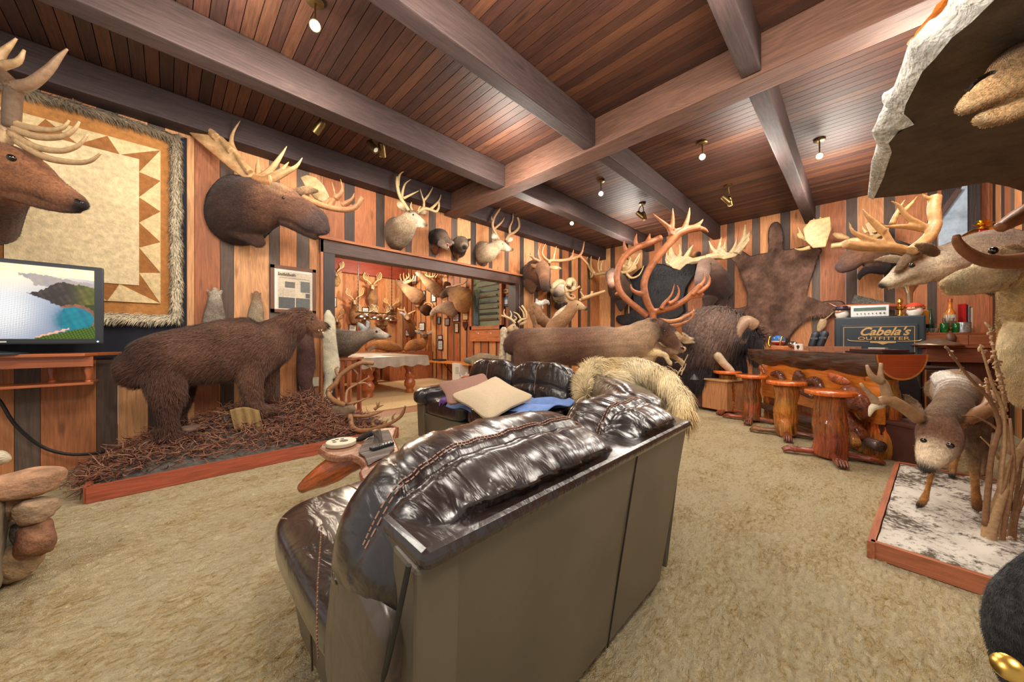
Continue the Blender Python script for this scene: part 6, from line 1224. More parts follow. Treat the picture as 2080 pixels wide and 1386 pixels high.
# stereo, mugs, antler stick etc. on the safe
T = thing('stereo_receiver', 'silver stereo receiver on top of the gun safe', 'receiver', (SX+.3, PX(1768, 646, SX).y, zt)); ya, yb = PX(1806, 640, SX+.05).y, PX(1728, 640, SX+.05).y
mb = MB(); mb.box((SX+.22, (ya+yb)/2, zt+.085), (.34, yb-ya, .165), bev=.006, col=BR(206, 206, 206)); obj('case', mb, mat('silver_plastic', (206, 208, 208), rough=.35, metal=.3, var=.04), T, smooth=0)
mb = MB(); mb.box((SX+.046, (ya+yb)/2, zt+.115), (.006, (yb-ya)*.84, .045)); obj('display', mb, mat('green_grey_glass', (88, 108, 104), rough=.15), T, smooth=0)
for k in range(8):
    mb = MB(); mb.lathe((SX+.047, ya+(yb-ya)*(.12+.1*k), zt+.05), [(0, .011 if k < 2 else .007), (.012, .010 if k < 2 else .006)], seg=14, axis=V((-1, 0, 0))); obj('knob', mb, mat('steel_knob', (90, 92, 94), rough=.3, metal=.8), T)
def mug(px, lab, hat, name):
    c = PX(px, 646, SX+.12); T = thing(name, lab, 'mug', (c.x, c.y, zt)); s = .85
    mb = MB(); mb.lathe((c.x, c.y, zt), [(0, .07*s), (.05, .095*s), (.09, .09*s), (.12, .07*s)], seg=20, col=BR(230, 224, 214)); obj('beard', mb, mat('white_ceramic', (232, 226, 216), rough=.2), T)
    mb = MB(); mb.sphere((c.x-.04, c.y+.02, zt+.10), (.05, .06, .035), col=BR(210, 150, 120)); obj('face', mb, mat('flesh_ceramic', (208, 150, 122), rough=.25), T)
    for k in (-1, 1): eye(T, (c.x-.088, c.y+.02+k*.02, zt+.11), .006)
    mb = MB(); mb.lathe((c.x, c.y, zt+.12), hat[1], seg=20); obj('hat', mb, mat(*hat[0][:2], rough=.3), T)
mug(1710, 'ceramic mug shaped as a bearded face in a dark top hat, left of the receiver', (('navy_ceramic', (40, 36, 52)), [(0, .10), (.015, .105), (.02, .075), (.06, .07), (.065, 0.001)]), 'character_mug')
mug(1858, 'ceramic mug shaped as a bearded face in a red cap, right of the receiver', (('red_ceramic', (190, 74, 48)), [(0, .09), (.02, .09), (.05, .06), (.07, 0.001)]), 'character_mug')
c = PX(1828, 646, SX+.12); T = thing('gold_trophy', 'small gold trophy cup between the receiver and the red capped mug', 'trophy', (c.x, c.y, zt)); mb = MB(); mb.lathe((c.x, c.y, zt), [(0, .05), (.02, .05), (.025, .02), (.08, .015), (.10, .045), (.14, .05)], seg=18); obj('cup', mb, M_gold, T); mb = MB(); mb.sphere((c.x, c.y, zt+.2), (.02, .03, .05)); mb.tube([(c.x, c.y, zt+.14), (c.x, c.y, zt+.2)], .01); obj('figure', mb, M_gold, T)
f = Fr(1480, 380, 3.85, x=8.35); mb = MB(); f.A(mb, 0, 0, 22, 12, 850, 950, 950, 935, 1100, 930, 1250, 925, 1400, 935, 1540, 945, col=BR(176, 92, 60)); f.A(mb, 0, 0, 14, 4, 940, 935, 850, 940, 780, 905, col=BR(150, 90, 64)); tag(obj('manzanita_branch', mb, M_seat, smooth=180), 'long reddish polished branch lying behind the receiver', 'branch')
f = Fr(1480, 380, 3.85, x=8.45); mb = MB(); mb.prism([f.pt(*q) for q in ((960, 910), (985, 845), (1100, 870), (1240, 905), (1400, 930), (1100, 935))], (-.05, 0, 0), BR(110, 108, 100)); tag(obj('driftwood_slab', mb, M_drift, smooth=30), 'grey driftwood slab leaning on the wall above the receiver', 'driftwood')
mb = MB(); mb.box((7.15, PX(1665, 700, 7.1).y, .55), (.5, .9, 1.09), col=BR(150, 96, 64), grain=2); tag(obj('back_counter', mb, M_wall, smooth=0), 'plain wooden counter behind the bar carrying the dark leather cases', 'counter')
# holsters / cases left of safe
f = Fr(1480, 380, 3.85, x=7.1)
for k, (q, lab) in enumerate(((((655, 1160), (705, 1150), (680, 1280), (625, 1270)), 'left dark leather boot case leaning against the safe'), (((715, 1145), (790, 1150), (745, 1285), (680, 1275)), 'right dark leather boot case, the one touching the safe side'))):
    a_, b_, c_, d_ = [f.pt(*p) for p in q]; T = thing('leather_case', lab, 'case', (c_+d_)/2, 'dark leather cases beside the safe')
    top = (a_+b_)/2; bot = (c_+d_)/2; bot.z = 1.10; mb = MB(); mb.loft([(top, .055, .05, BR(44, 52, 62)), (top.lerp(bot, .5), .062, .05, BR(40, 48, 56)), (bot, .062, .05, BR(36, 42, 50))], up=V((1, 0, 0)), seg=16); o = obj('body', mb, mat('dark_case_leather', attr=True, rough=.45, bump=.2), T, smooth=180)
    mb = MB(); m_ = top.lerp(bot, .35); mb.box(m_-V((.05, 0, 0)), (.02, .09, .03), bev=.004); obj('strap', mb, mat('case_strap', (60, 68, 78), rough=.4), T, smooth=0)
f = Fr(1480, 380, 3.85, x=8.5); mb = MB(); f.L(mb, [(740, 1045, 30, 0, .6), (725, 1090, 34, 0, .6), (705, 1125, 16, 0, .6)], col=BR(186, 158, 120)); f.A(mb, 0, 0, 8, 4, 735, 1050, 775, 1020, 820, 980, col=BR(170, 140, 104)); tag(obj('dried_pouch', mb, mat('tan_rawhide', rough=.8, attr=True, var=.3, sc=20), smooth=180), 'small tan dried pouch hanging on the wall above the leather cases', 'pouch')
# ---- stuff behind / right of the bar: shelf drawers, bottles, glasses
def WX(px, py, s): return P(px, py, s)
T = thing('back_bar_cabinet', 'reddish wooden drawer cabinet with open shelf, right of the gun safe', 'cabinet', P(1960, 800, 6.4)*1)
RD = BR(150, 88, 58)
c1 = P(1868, 690, 6.7); c2 = P(2025, 690, 6.3); dd = c2-c1; dd.z = 0; Lc = dd.length; dd.normalize(); nn_ = V((-dd.y, dd.x, 0)); nn_ = nn_ if nn_.dot(V((1, 1, 0))) > 0 else -nn_; rzc = math.atan2(dd.y, dd.x)
def cb(t0, t1, z0, z1, w0, w1, c, nm, m=M_wall, par=None, grain=0):
    mb = MB(); q = c1+dd*(t0+t1)/2*Lc+nn_*(w0+w1)/2; q.z = (z0+z1)/2; mb.box(q, ((t1-t0)*Lc, w1-w0, z1-z0), rz=rzc, col=c, grain=grain, bev=.004); return obj(nm, mb, m, par or T, smooth=0)
Z0 = P(1900, 676, 6.6).z; Z1 = P(1900, 702, 6.6).z; Z2 = P(1900, 735, 6.6).z
cb(0, 1, Z0-.03, Z0, 0, .45, RD, 'shelf_board'); cb(.02, .64, Z1+.01, Z0-.032, -.01, .4, BR(156, 98, 66), 'drawer'); cb(.65, 1, Z1+.01, Z0-.032, -.01, .4, BR(150, 92, 60), 'drawer')
cb(-.05, 1, Z1-.03, Z1, -.12, .45, RD, 'shelf_board'); cb(0.02, 1, Z2, Z1-.032, -.1, .4, BR(128, 74, 52), 'drawer'); cb(.15, 1, 0, Z2-.01, .0, .4, BR(84, 46, 36), 'lower_case', grain=2)
mb = MB(); q = c1+dd*.36*Lc-nn_*.02; mb.box((q.x, q.y, (Z0+Z1)/2-.03), (.04, .03, .02), rz=rzc); obj('latch', mb, M_blackm, T, smooth=0)
q = c1+dd*.2*Lc-nn_*.03; mb = MB(); mb.lathe((q.x, q.y, Z1+.001), [(0, .24), (.03, .2), (.075, .08), (.09, .05), (.10, 0.001)], seg=30); tag(obj('bell_lid', mb, mat('satin_pewter', (150, 128, 108), rough=.3, metal=.7), smooth=180), 'low domed metal lid on the cabinet ledge', 'lid')
q = c1+dd*.42*Lc+nn_*.02; mb = MB(); mb.sphere((q.x, q.y, Z1+.09), (.07, .06, .09)); tag(obj('leather_ball', mb, mat('worn_brown', (90, 56, 40), rough=.5, var=.3), smooth=180), 'round brown gourd beside the domed lid', 'gourd')
M_glass = mat('clear_glass', (235, 240, 240), rough=.03, var=0, trans=.95)
M_green = mat('green_glass', (30, 130, 50), rough=.05, var=.1, trans=.7)
def sh(t, w_=.1): 
    q = c1+dd*t*Lc+nn_*w_; return V((q.x, q.y, Z0+.001))
for k, t in enumerate((.03, .10, .18, .24)):
    T = obj('shot_glass', MB().lathe(sh(t, .04), [(0, .03), (.06, .034), (.06, .03), (.012, .026), (.012, .001)], seg=16), M_glass, smooth=60); tag(T, 'small clear shot glass on the cabinet shelf right of the safe', 'glass', 'shot glasses on the cabinet shelf')
T = thing('gold_cup', 'ornate gold and pink ceramic cup with figure on the cabinet shelf', 'cup', sh(.08, .2)); mb = MB(); mb.lathe(sh(.08, .2), [(0, .05), (.08, .06), (.12, .05), (.14, .075), (.17, .06), (.2, .02), (.22, .035), (.26, .02), (.28, 0.001)], seg=20, col=BR(206, 150, 110)); obj('cup', mb, mat('gilded_ceramic', (204, 150, 104), rough=.25, metal=.4, var=.3, sc=30), T)
T = thing('tall_brass_candlestick', 'tall polished silver candlestick lamp in front of the plank wall', 'candlestick', sh(.13, .4)); mb = MB(); mb.lathe(sh(.13, .4), [(0, .08), (.03, .07), (.05, .03), (.2, .04), (.3, .025), (.58, .035), (.62, .05), (.66, .07), (.69, .09), (.71, .05), (.74, .06)], seg=20); obj('stem', mb, mat('champagne_metal', (196, 176, 146), rough=.2, metal=.9), T)
mb = MB(); q = sh(.2, .25); mb.box(q+V((0, 0, .22)), (.16, .05, .2), rz=rzc+.3, bev=.01); tag(obj('leather_flask', mb, mat('yellow_leather', (186, 136, 62), rough=.5, var=.3), smooth=0), 'yellow leather covered flask at the back of the shelf', 'flask')
T = thing('liquor_bottle', 'amber liquor bottle with white label on the cabinet shelf', 'bottle', sh(.6, .25)); mb = MB(); mb.lathe(sh(.6, .25), [(0, .05), (.01, .055), (.24, .055), (.30, .04), (.33, .02), (.42, .018), (.44, .02)], seg=22); obj('glass', mb, mat('amber_glass', (190, 110, 30), rough=.08, var=.1), T); mb = MB(); mb.lathe(sh(.6, .25)+V((0, 0, .16)), [(0, .0565), (.09, .0565)], seg=22); obj('label', mb, mat('white_label', (206, 204, 196), rough=.6), T); mb = MB(); mb.lathe(sh(.6, .25)+V((0, 0, .43)), [(0, .022), (.04, .022)], seg=14); obj('cap', mb, mat('copper_cap', (170, 90, 60), rough=.3, metal=.6), T)
T = thing('cigar_tin', 'patterned silver tin on the cabinet shelf', 'tin', sh(.62, .06)); mb = MB(); mb.lathe(sh(.62, .06), [(0, .072), (.13, .072), (.135, .07), (.135, .001)], seg=24); obj('tin', mb, mat('silver_camouflage', (130, 132, 134), rough=.3, metal=.5, var=.7, sc=34), T, smooth=40)
T = thing('beer_glass', 'clear goblet holding cocktail sticks on the cabinet shelf', 'glass', sh(.46, .1)); mb = MB(); mb.lathe(sh(.46, .1), [(0, .045), (.01, .045), (.03, .015), (.06, .045), (.2, .055), (.2, .05), (.07, .035)], seg=20); obj('goblet', mb, M_glass, T)
for k in range(7): mb = MB(); q = sh(.46, .1)+V((.01*math.sin(k*2), .01*math.cos(k*2), .05)); mb.tube([q, q+V((.03*math.sin(k*2.4), .03*math.cos(k*2.4), .22))], .003, seg=5, col=BR(190, 150, 90)); obj('stick', mb, mat('bamboo_stick', rough=.7, attr=True), T)
for k, t in enumerate((.37, .53)): tag(obj('green_glass', MB().lathe(sh(t, .05), [(0, .035), (.05, .04), (.12, .04), (.13, .03)], seg=16), M_green, smooth=60), ('green bottle left of the goblet with sticks', 'green bottle right of the goblet with sticks')[k], 'bottle')
tag(obj('wine_bottle', MB().lathe(sh(.36, .3), [(0, .04), (.2, .04), (.27, .015), (.34, .015)], seg=16), mat('dark_green_glass', (26, 70, 44), rough=.1), smooth=60), 'tall dark green bottle at the back of the shelf', 'bottle')
mb = MB()
for k in range(5): q = sh(.8+.02*k, .3); mb.box(q+V((0, 0, .20)), (.02, .12, .4-.03*k), rz=rzc, col=BR(*((170, 24, 30), (40, 34, 40), (150, 130, 140), (60, 60, 70), (190, 180, 170))[k]))
T = obj('magazine_row', mb, mat('magazine_covers', attr=True, rough=.4), smooth=0); tag(T, 'upright magazines with a red spine at the end of the shelf', 'magazines')
# brown bin and tower under the counter
T = thing('waste_bin', 'brown plastic waste bin between the bar and the snowy deer display', 'bin', PZ(1850, 945, 0)); cB = P(1858, 900, 4.75); mb = MB(); cB = V((cB.x, cB.y, 0)); R45 = Matrix.Rotation(math.radians(-40), 3, 'Z')
def taper(mb, c, w0, d0, w1, d1, z0, z1, R, col=(.5, .5, .5)): mb.add([V(c)+R@V((sx*w_/2, sy*d_/2, z)) for (w_, d_, z) in ((w0, d0, z0), (w1, d1, z1)) for sx, sy in ((-1, -1), (1, -1), (1, 1), (-1, 1))], [(0, 3, 2, 1), (4, 5, 6, 7), (0, 1, 5, 4), (1, 2, 6, 5), (2, 3, 7, 6), (3, 0, 4, 7)], col)
M_bin = mat('brown_plastic', (96, 60, 52), rough=.45, var=.05)
taper(mb, cB, .26, .2, .36, .28, .003, .37, R45); obj('bin', mb, M_bin, T, smooth=0, bev=.01); mb = MB(); taper(mb, cB, .38, .30, .39, .31, .36, .395, R45); obj('rim', mb, M_bin, T, smooth=0, bev=.006)
T = thing('mini_fridge', 'dark fridge with brown door and chrome edge behind the bar end', 'fridge', P(1855, 800, 5.9)); c = P(1862, 800, 5.9); mb = MB(); mb.box((c.x, c.y, .44), (.5, .5, .88), rz=-math.pi/4, bev=.01); obj('body', mb, mat('dark_appliance', (36, 34, 34), rough=.35), T, smooth=0)
mb = MB(); c2_ = c-V((1, 1, 0)).normalized()*.26; mb.box((c2_.x, c2_.y, .46), (.46, .02, .78), rz=-math.pi/4, bev=.006); obj('door', mb, mat('brown_enamel', (84, 66, 52), rough=.35), T, smooth=0)
mb = MB(); q = c2_-V((1, -1, 0)).normalized()*.24-V((1, 1, 0)).normalized()*.02; mb.box((q.x, q.y, .46), (.02, .02, .8), rz=-math.pi/4); obj('edge_trim', mb, mat('chrome'), T, smooth=0)
mb = MB(); pts = []; a0 = P(1860, 750, 5.0); a1 = P(1872, 790, 5.0)
for k in range(90): t = k/89; q = a0.lerp(a1, t); pts.append(q+V((.008*math.cos(k*1.6), .008*math.sin(k*1.6), 0)))
pts.append(P(1874, 830, 5.0)); mb.tube(pts, .0022, seg=4, sub=1, col=(.05, .05, .05)); tag(obj('coiled_cord', mb, mat('brown_cord', (90, 66, 48), rough=.5), smooth=180), 'coiled telephone cord hanging behind the log end of the bar', 'cord')
# ================= cream pelt over the corner of the sectional =================
f = Fr(860, 680, 3.586); mb = MB(); q1, q2, q3 = BR(206, 176, 124), BR(222, 200, 156), BR(228, 210, 172)
def FL(mb, secs, **k):
    out = []
    for (a, b, r, s, ra, c) in secs:
        rr = r/3.586*s/990; out.append((P(860+a/3.586, 680+b/3.586, s), rr, rr*ra, c))
    mb.loft(out, up=viewup, seg=18, sub=5, **k)
FL(mb, [(1190, 440, 40, 3.75, .8, q2), (1195, 360, 60, 3.9, .8, q2), (1240, 290, 75, 4.0, .8, q2), (1340, 270, 78, 4.0, .9, q1), (1460, 255, 74, 3.9, .9, q2), (1580, 265, 72, 3.7, .9, q3), (1700, 300, 66, 3.45, .8, q2), (1800, 370, 56, 3.1, .7, q2), (1870, 460, 50, 2.8, .6, q2), (1910, 560, 34, 2.55, .6, q1), (1930, 640, 14, 2.45, .6, q1)])
FL(mb, [(1230, 420, 50, 3.75, .7, q2), (1290, 400, 60, 3.75, .7, q3), (1360, 360, 66, 3.7, .7, q2), (1450, 330, 56, 3.65, .7, q3)]); FL(mb, [(1180, 260, 24, 4.1, .8, q1), (1250, 230, 34, 4.1, .8, q1), (1340, 215, 24, 4.1, .8, q1)])
tag(skin('cream_pelt', mb, furmat('cream_hair', sc=26, var=.16), None, voxel=.02, smooth=5, fur=70000, flen=.09, fw=.005, lift=.3, droop=.55, fvar=.35), 'long haired cream pelt draped over the corner of the leather sectional', 'pelt')
# ================= snowy deer display =================
u1 = V((.994, -.105, 0)); u2 = V((-.06, -.998, 0)); O_ = V((2.73, -.055, 0)); LX, LY = 1.95, 1.1
rzd = math.atan2(u1.y, u1.x)
T = thing('snow_display_base', 'wooden framed board with artificial snow under the grazing buck at right', 'plinth', O_+u1*LX/2+u2*LY/2)
CF = BR(176, 104, 70); mb = MB()
mb.box(O_+u1*LX/2+V((0, 0, .045)), (LX, .03, .09), rz=rzd, col=CF, grain=0); mb.box(O_+u1*LX/2+u2*LY+V((0, 0, .045)), (LX, .03, .09), rz=rzd, col=CF, grain=0)
for t in (0, LX): mb.box(O_+u1*t+u2*LY/2+V((0, 0, .045)), (.03, LY, .09), rz=rzd, col=CF, grain=1)
obj('frame', mb, M_wall, T, smooth=0)
def snow_mat():
    m, nt, b = nodes('artificial_snow'); L = nt.links; tc = N(nt, 'ShaderNodeTexCoord')
    n1 = N(nt, 'ShaderNodeTexNoise'); setin(n1, Scale=26., Detail=6., Roughness=.75); L.new(tc.outputs['Object'], n1.inputs['Vector'])
    n2 = N(nt, 'ShaderNodeTexNoise'); setin(n2, Scale=2.6, Detail=3.); L.new(tc.outputs['Object'], n2.inputs['Vector'])
    a = N(nt, 'ShaderNodeMath', operation='MULTIPLY_ADD'); L.new(n2.outputs[0], a.inputs[0]); a.inputs[1].default_value = .8; L.new(n1.outputs[0], a.inputs[2])
    c = N(nt, 'ShaderNodeValToRGB'); L.new(a.outputs[0], c.inputs[0]); e = c.color_ramp.elements; e[0].position = .80; e[0].color = (*lin((92, 80, 66)), 1); e[1].position = .94; e[1].color = (*lin((222, 214, 202)), 1)
    L.new(c.outputs[0], b.inputs['Base Color']); setin(b, Roughness=.9); bp = N(nt, 'ShaderNodeBump'); setin(bp, Strength=.7, Distance=.02); L.new(n1.outputs[0], bp.inputs['Height']); L.new(bp.outputs[0], b.inputs['Normal']); return m
mb = MB(); mb.grid(lambda a, b: O_+u1*(.02+a*(LX-.04))+u2*(.02+b*(LY-.04))+V((0, 0, .08+.014*math.sin(a*14+b*5)*math.sin(b*11)+.006*math.sin(a*40+b*31))), 60, 40); obj('snow', mb, snow_mat(), T, smooth=180)
f = Fr(1680, 700, 2.665, s=3.2); h1, h2, h3, h4 = BR(122, 98, 76), BR(150, 124, 98), BR(206, 182, 150), BR(100, 72, 54)
T = thing('mounted_mule_deer', 'full size grazing mule deer buck with lowered head on the snowy board at right', 'mounted deer', P(1925, 1000, 3.4)); T.location.z = .1
mb = MB()
f.L(mb, [(590, 420, 62, -.15, .9, h1), (640, 380, 90, 0, .9, h1), (690, 320, 125, .3, .8, h1), (700, 270, 160, .6, .8, h2), (700, 250, 168, .9, .78, h2), (695, 260, 160, 1.15, .78, h1), (690, 290, 110, 1.4, .7, h1)], seg=24)
f.L(mb, [(620, 170, 60, .7, .6, BR(224, 218, 210)), (650, 210, 66, .6, .6, BR(224, 218, 210)), (680, 280, 40, .35, .6, BR(224, 218, 210))])
f.L(mb, [(605, 405, 100, -.15, .9, h4), (605, 470, 135, -.2, .8, BR(128, 88, 68)), (600, 540, 126, -.25, .75, BR(138, 100, 76)), (572, 590, 94, -.3, .75, BR(222, 198, 166)), (550, 635, 70, -.33, .75, BR(226, 204, 174)), (535, 668, 48, -.34, .75, BR(66, 58, 54))], seg=20)
f.L(mb, [(520, 395, 26, -.15, .5, h2), (470, 330, 36, -.1, .35, h2), (430, 275, 18, -.1, .35, h1)]); f.L(mb, [(690, 440, 40, -.1, .5, h1), (760, 460, 46, -.05, .35, h1), (830, 455, 22, 0, .35, h1)])
f.L(mb, [(610, 500, 70, .1, .8, h1), (590, 620, 32, .05, .9, h2), (565, 700, 20, .02, 1, BR(176, 124, 70)), (545, 780, 17, 0, 1, BR(186, 132, 74)), (525, 840, 24, 0, 1, BR(186, 132, 74)), (500, 872, 20, 0, 1, BR(60, 54, 52))])
f.L(mb, [(800, 380, 100, .1, .8, h1), (800, 500, 62, 0, .8, h1), (795, 620, 44, 0, .9, h2), (800, 740, 28, -.02, 1, BR(186, 136, 84)), (808, 840, 32, -.04, 1, BR(170, 116, 66)), (812, 885, 34, -.05, 1, BR(110, 84, 60))])
f.L(mb, [(680, 400, 90, .9, .8, h1), (690, 520, 60, .85, .8, h1), (685, 620, 30, .8, .9, BR(170, 122, 74)), (678, 690, 22, .75, 1, BR(170, 122, 74)), (675, 712, 22, .7, 1, BR(60, 54, 50))]); f.L(mb, [(820, 400, 80, .9, .8, h1), (840, 560, 40, .9, .8, h1), (835, 700, 26, .8, 1, h2)])
skin('body', mb, M_fur, T, voxel=.0095, smooth=4, fur=45000, flen=.018, fw=.0022, lift=.15)
eye(T, f.pt(668, 548, -.42), .017); eye(T, f.pt(522, 520, -.37), .014)
A = antler_mb((172, 138, 104)); f.A(A, -.15, -.1, 32, 26, 500, 405, 430, 350, 370, 315, 330, 300, 270, 315, col=BR(160, 122, 86)); f.A(A, -.1, -.1, 26, 7, 335, 305, 310, 220, 290, 180, 292, 100); f.A(A, -.1, -.1, 22, 6, 295, 200, 240, 170, 215, 112); f.A(A, -.1, -.1, 24, 6, 270, 320, 240, 280, 180, 212); f.A(A, -.1, -.1, 26, 4, 290, 320, 245, 345, 228, 390, col=BR(214, 196, 166)); obj('antler', A, M_ant, T, smooth=180)
A = antler_mb((150, 110, 76)); f.A(A, -.1, .1, 40, 26, 670, 440, 730, 410, 830, 370, 880, 330, 900, 260); f.A(A, 0, .1, 26, 8, 860, 350, 930, 380, 960, 330); obj('antler', A, M_ant, T, smooth=180)
# bare branches
mb = MB(); f = Fr(1680, 700, 2.665, s=2.75); rc = random.Random(8)
BK = [BR(152, 112, 78), BR(176, 140, 102), BR(134, 96, 66)]
ST = [((870, 1180, 880, 1000, 930, 850, 1010, 640, 1070, 540, 1130, 440), 30), ((855, 980, 870, 800, 890, 600, 925, 490, 930, 420, 880, 300, 780, 190, 700, 90, 640, 10), 13), ((940, 1200, 950, 1000, 990, 800, 1010, 640, 990, 400), 15), ((970, 1210, 1000, 1000, 1030, 780, 1060, 600), 13), ((1000, 1220, 1010, 1000, 1040, 850, 1100, 640), 14), ((920, 1180, 930, 900, 940, 700, 960, 520, 950, 350, 900, 230, 860, 100, 830, 0), 12), ((950, 420, 960, 300, 930, 150, 900, 20, 880, -100), 10), ((1000, 600, 960, 400, 880, 280, 870, 200), 8), ((880, 1000, 960, 760, 1000, 600), 10), ((930, 470, 880, 430, 800, 390, 730, 385), 7), ((930, 620, 890, 560, 830, 500), 7), ((980, 900, 1020, 700, 1080, 660), 9), ((960, 1180, 980, 1040, 1040, 900, 1090, 800), 10)]
for q, r in ST: f.A(mb, 0, rc.uniform(-.1, .15), r, r*.35, *q, sub=4, col=rc.choice(BK), seg=8, jit=.08)
for i in range(170):
    q, r = ST[rc.choice((1, 1, 5, 6, 6, 7, 2))]; k = rc.randrange(len(q)//2-1); t = rc.random(); a = q[2*k]*(1-t)+q[2*k+2]*t; b = q[2*k+1]*(1-t)+q[2*k+3]*t
    if b > 420: continue
    x2, y2 = a+rc.uniform(-30, 30), b+rc.uniform(-28, 22); f.A(mb, .0, .03*rc.uniform(-1, 1), 8, 5, a, b, (a+x2)/2+rc.uniform(-8, 8), (b+y2)/2-6, x2, y2, seg=4, sub=2, col=BR(206, 172, 132))
for i in range(260):
    a = rc.choice((860, 930, 970, 1010))+rc.uniform(-26, 26); b = rc.uniform(1050, 1220); f.A(mb, -.02, -.02, 7, 3, a, b, a+rc.uniform(-12, 12), b-rc.uniform(4, 18), seg=4, sub=1, col=BR(214, 198, 170))
tag(obj('dead_branches', mb, mat('dry_stalks', rough=.95, attr=True, var=.25, sc=50), smooth=180, recalc=False), 'cluster of dry curly stalks rising from the snowy board', 'branch')
# ================= mounts on the right wall =================
f = Fr(1600, 380, 3.3, s=4.15); a1, a2, a3 = BR(146, 128, 108), BR(206, 192, 168), BR(124, 100, 78)
mount('mounted_mule_deer', 'mounted mule deer head pointing left at the right side, heavy tan antlers', P(2060, 560, 4.5),
      [[(1560, 560, 220, .6, .9, a1), (1400, 480, 200, .4, .8, a1), (1250, 480, 165, .2, .75, a1), (1120, 500, 135, .1, .7, a1), (1000, 520, 118, 0, .65, a2), (900, 540, 100, 0, .62, a2), (800, 560, 72, 0, .6, a2), (720, 610, 52, 0, .6, a2), (660, 645, 38, 0, .62, a2), (630, 662, 26, 0, .7, BR(60, 52, 48))], [(900, 600, 60, 0, .6, a2), (760, 650, 26, 0, .6, a2), (680, 672, 16, 0, .7, a2)],
       [(1000, 450, 30, -.3, .5, a3), (930, 410, 44, -.36, .35, a3), (850, 385, 14, -.36, .35, a3)], [(760, 490, 26, .1, .5, a2), (680, 480, 30, .12, .35, a2), (580, 488, 8, .12, .35, a2)], [(740, 560, 26, -.05, .6, a3), (800, 480, 40, -.05, .7, a3), (870, 440, 40, -.05, .7, a3)]],
      f, vox=.011, fur=26000, fl=.014, eyes=((832, 526, -.26),), er=.02, acol=(190, 146, 96),
      ant=(((0, 0, 34, 30, (800, 430, 720, 410, 600, 405, 480, 400, 380, 380)), ('palm', 0, 0, .03, (650, 380, 620, 300, 590, 250, 640, 260, 680, 300, 740, 400)), (0, 0, 26, 5, (640, 380, 560, 360, 470, 320, 430, 290, 412, 235)), (0, 0, 26, 5, (640, 300, 580, 240, 530, 190, 497, 138)), (0, 0, 14, 4, (520, 390, 470, 370, 400, 385, 380, 375))),
           ((-.1, 0, 36, 34, (830, 430, 900, 380, 960, 320, 990, 240, 980, 160, 990, 60)), (0, 0, 28, 5, (940, 290, 860, 240, 800, 200, 740, 120, 690, 95)), (0, 0, 24, 6, (900, 280, 800, 265, 700, 265, 640, 262)), (.1, .1, 20, 4, (700, 250, 740, 160, 790, 80)), (0, 0, 20, 4, (980, 100, 1010, 80, 1032, 62)), (0, 0, 18, 5, (985, 80, 930, 70, 900, 40)), (.1, .1, 16, 4, (760, 180, 830, 110, 870, 60)))), skinant=True)
f = Fr(1600, 380, 3.3, s=2.9); b1, b2, b3 = BR(224, 196, 146), BR(232, 212, 170), BR(196, 158, 106)
mount('mounted_wild_sheep', 'cream coloured mounted wild sheep with long thin curling horn at the right edge', P(2080, 760, 3.2),
      [[(1700, 1000, 260, .35, .8, b1), (1640, 900, 230, .25, .8, b1), (1600, 760, 200, .1, .8, b1), (1560, 620, 170, .05, .7, b1), (1480, 540, 130, 0, .66, b1), (1380, 560, 110, 0, .64, b2), (1280, 600, 84, 0, .62, b2), (1180, 620, 70, 0, .62, b2), (1100, 640, 50, 0, .64, b2), (1040, 655, 30, 0, .7, b1)], [(1420, 640, 60, 0, .6, b1), (1260, 690, 32, 0, .66, b1), (1100, 705, 24, 0, .7, b1), (1060, 700, 16, 0, .8, b1)],
       [(1620, 900, 160, .2, .7, b1), (1560, 1050, 170, .15, .8, b2), (1580, 1250, 190, .15, .8, b1), (1640, 1420, 160, .2, .8, b1)], [(1500, 470, 90, .05, .7, b3), (1400, 470, 60, 0, .6, b3)]],
      f, vox=.009, fur=40000, fl=.016, eyes=((1378, 427, -.20),), er=.020, acol=(134, 82, 48), kids='horn', mt=furmat('cream_short_hair', sc=50, var=.1),
      ant=(((-.15, -.25, 62, 18, (1750, 420, 1640, 480, 1540, 498, 1400, 500, 1280, 480, 1190, 430, 1140, 370, 1130, 325)),), ((.05, 0, 34, 80, (1420, 275, 1480, 240, 1560, 195, 1660, 150, 1780, 110)),)))
# ledge of artificial rock overhead
T = thing('rock_ledge', 'overhanging artificial rock ledge with whitish rim at the upper right', 'rock ledge', (2.6, -.8, 2.1))
inner = [(2090, -60), (2020, 0), (1975, 42), (1933, 80), (1900, 115), (1874, 149), (1840, 208), (1836, 232), (1857, 249), (1826, 270), (1805, 287), (1812, 312), (1800, 340), (1795, 364), (1774, 403)]
outer = [(2040, -70), (1943, 0), (1922, 18), (1902, 35), (1870, 70), (1843, 107), (1834, 163), (1812, 180), (1798, 194), (1794, 225), (1790, 255), (1784, 284), (1780, 320), (1783, 355), (1770, 398)]
I_ = [PZ(a, b, 2.12+.0*i) for i, (a, b) in enumerate(inner)]; n = len(inner)
O2 = [PZ(a, b, 2.34-.16*(i/(n-1))**1.2) for i, (a, b) in enumerate(outer)]
lowr = [PZ(a, b, 2.12) for a, b in ((1870, 394), (1955, 378), (2005, 371), (2050, 380), (2110, 400))]
mb = MB(); poly = I_+lowr+[V((4.0, -1.35, 2.12)), V((.8, -1.35, 2.12))]
cN = V((2.6, -.9, 2.2))
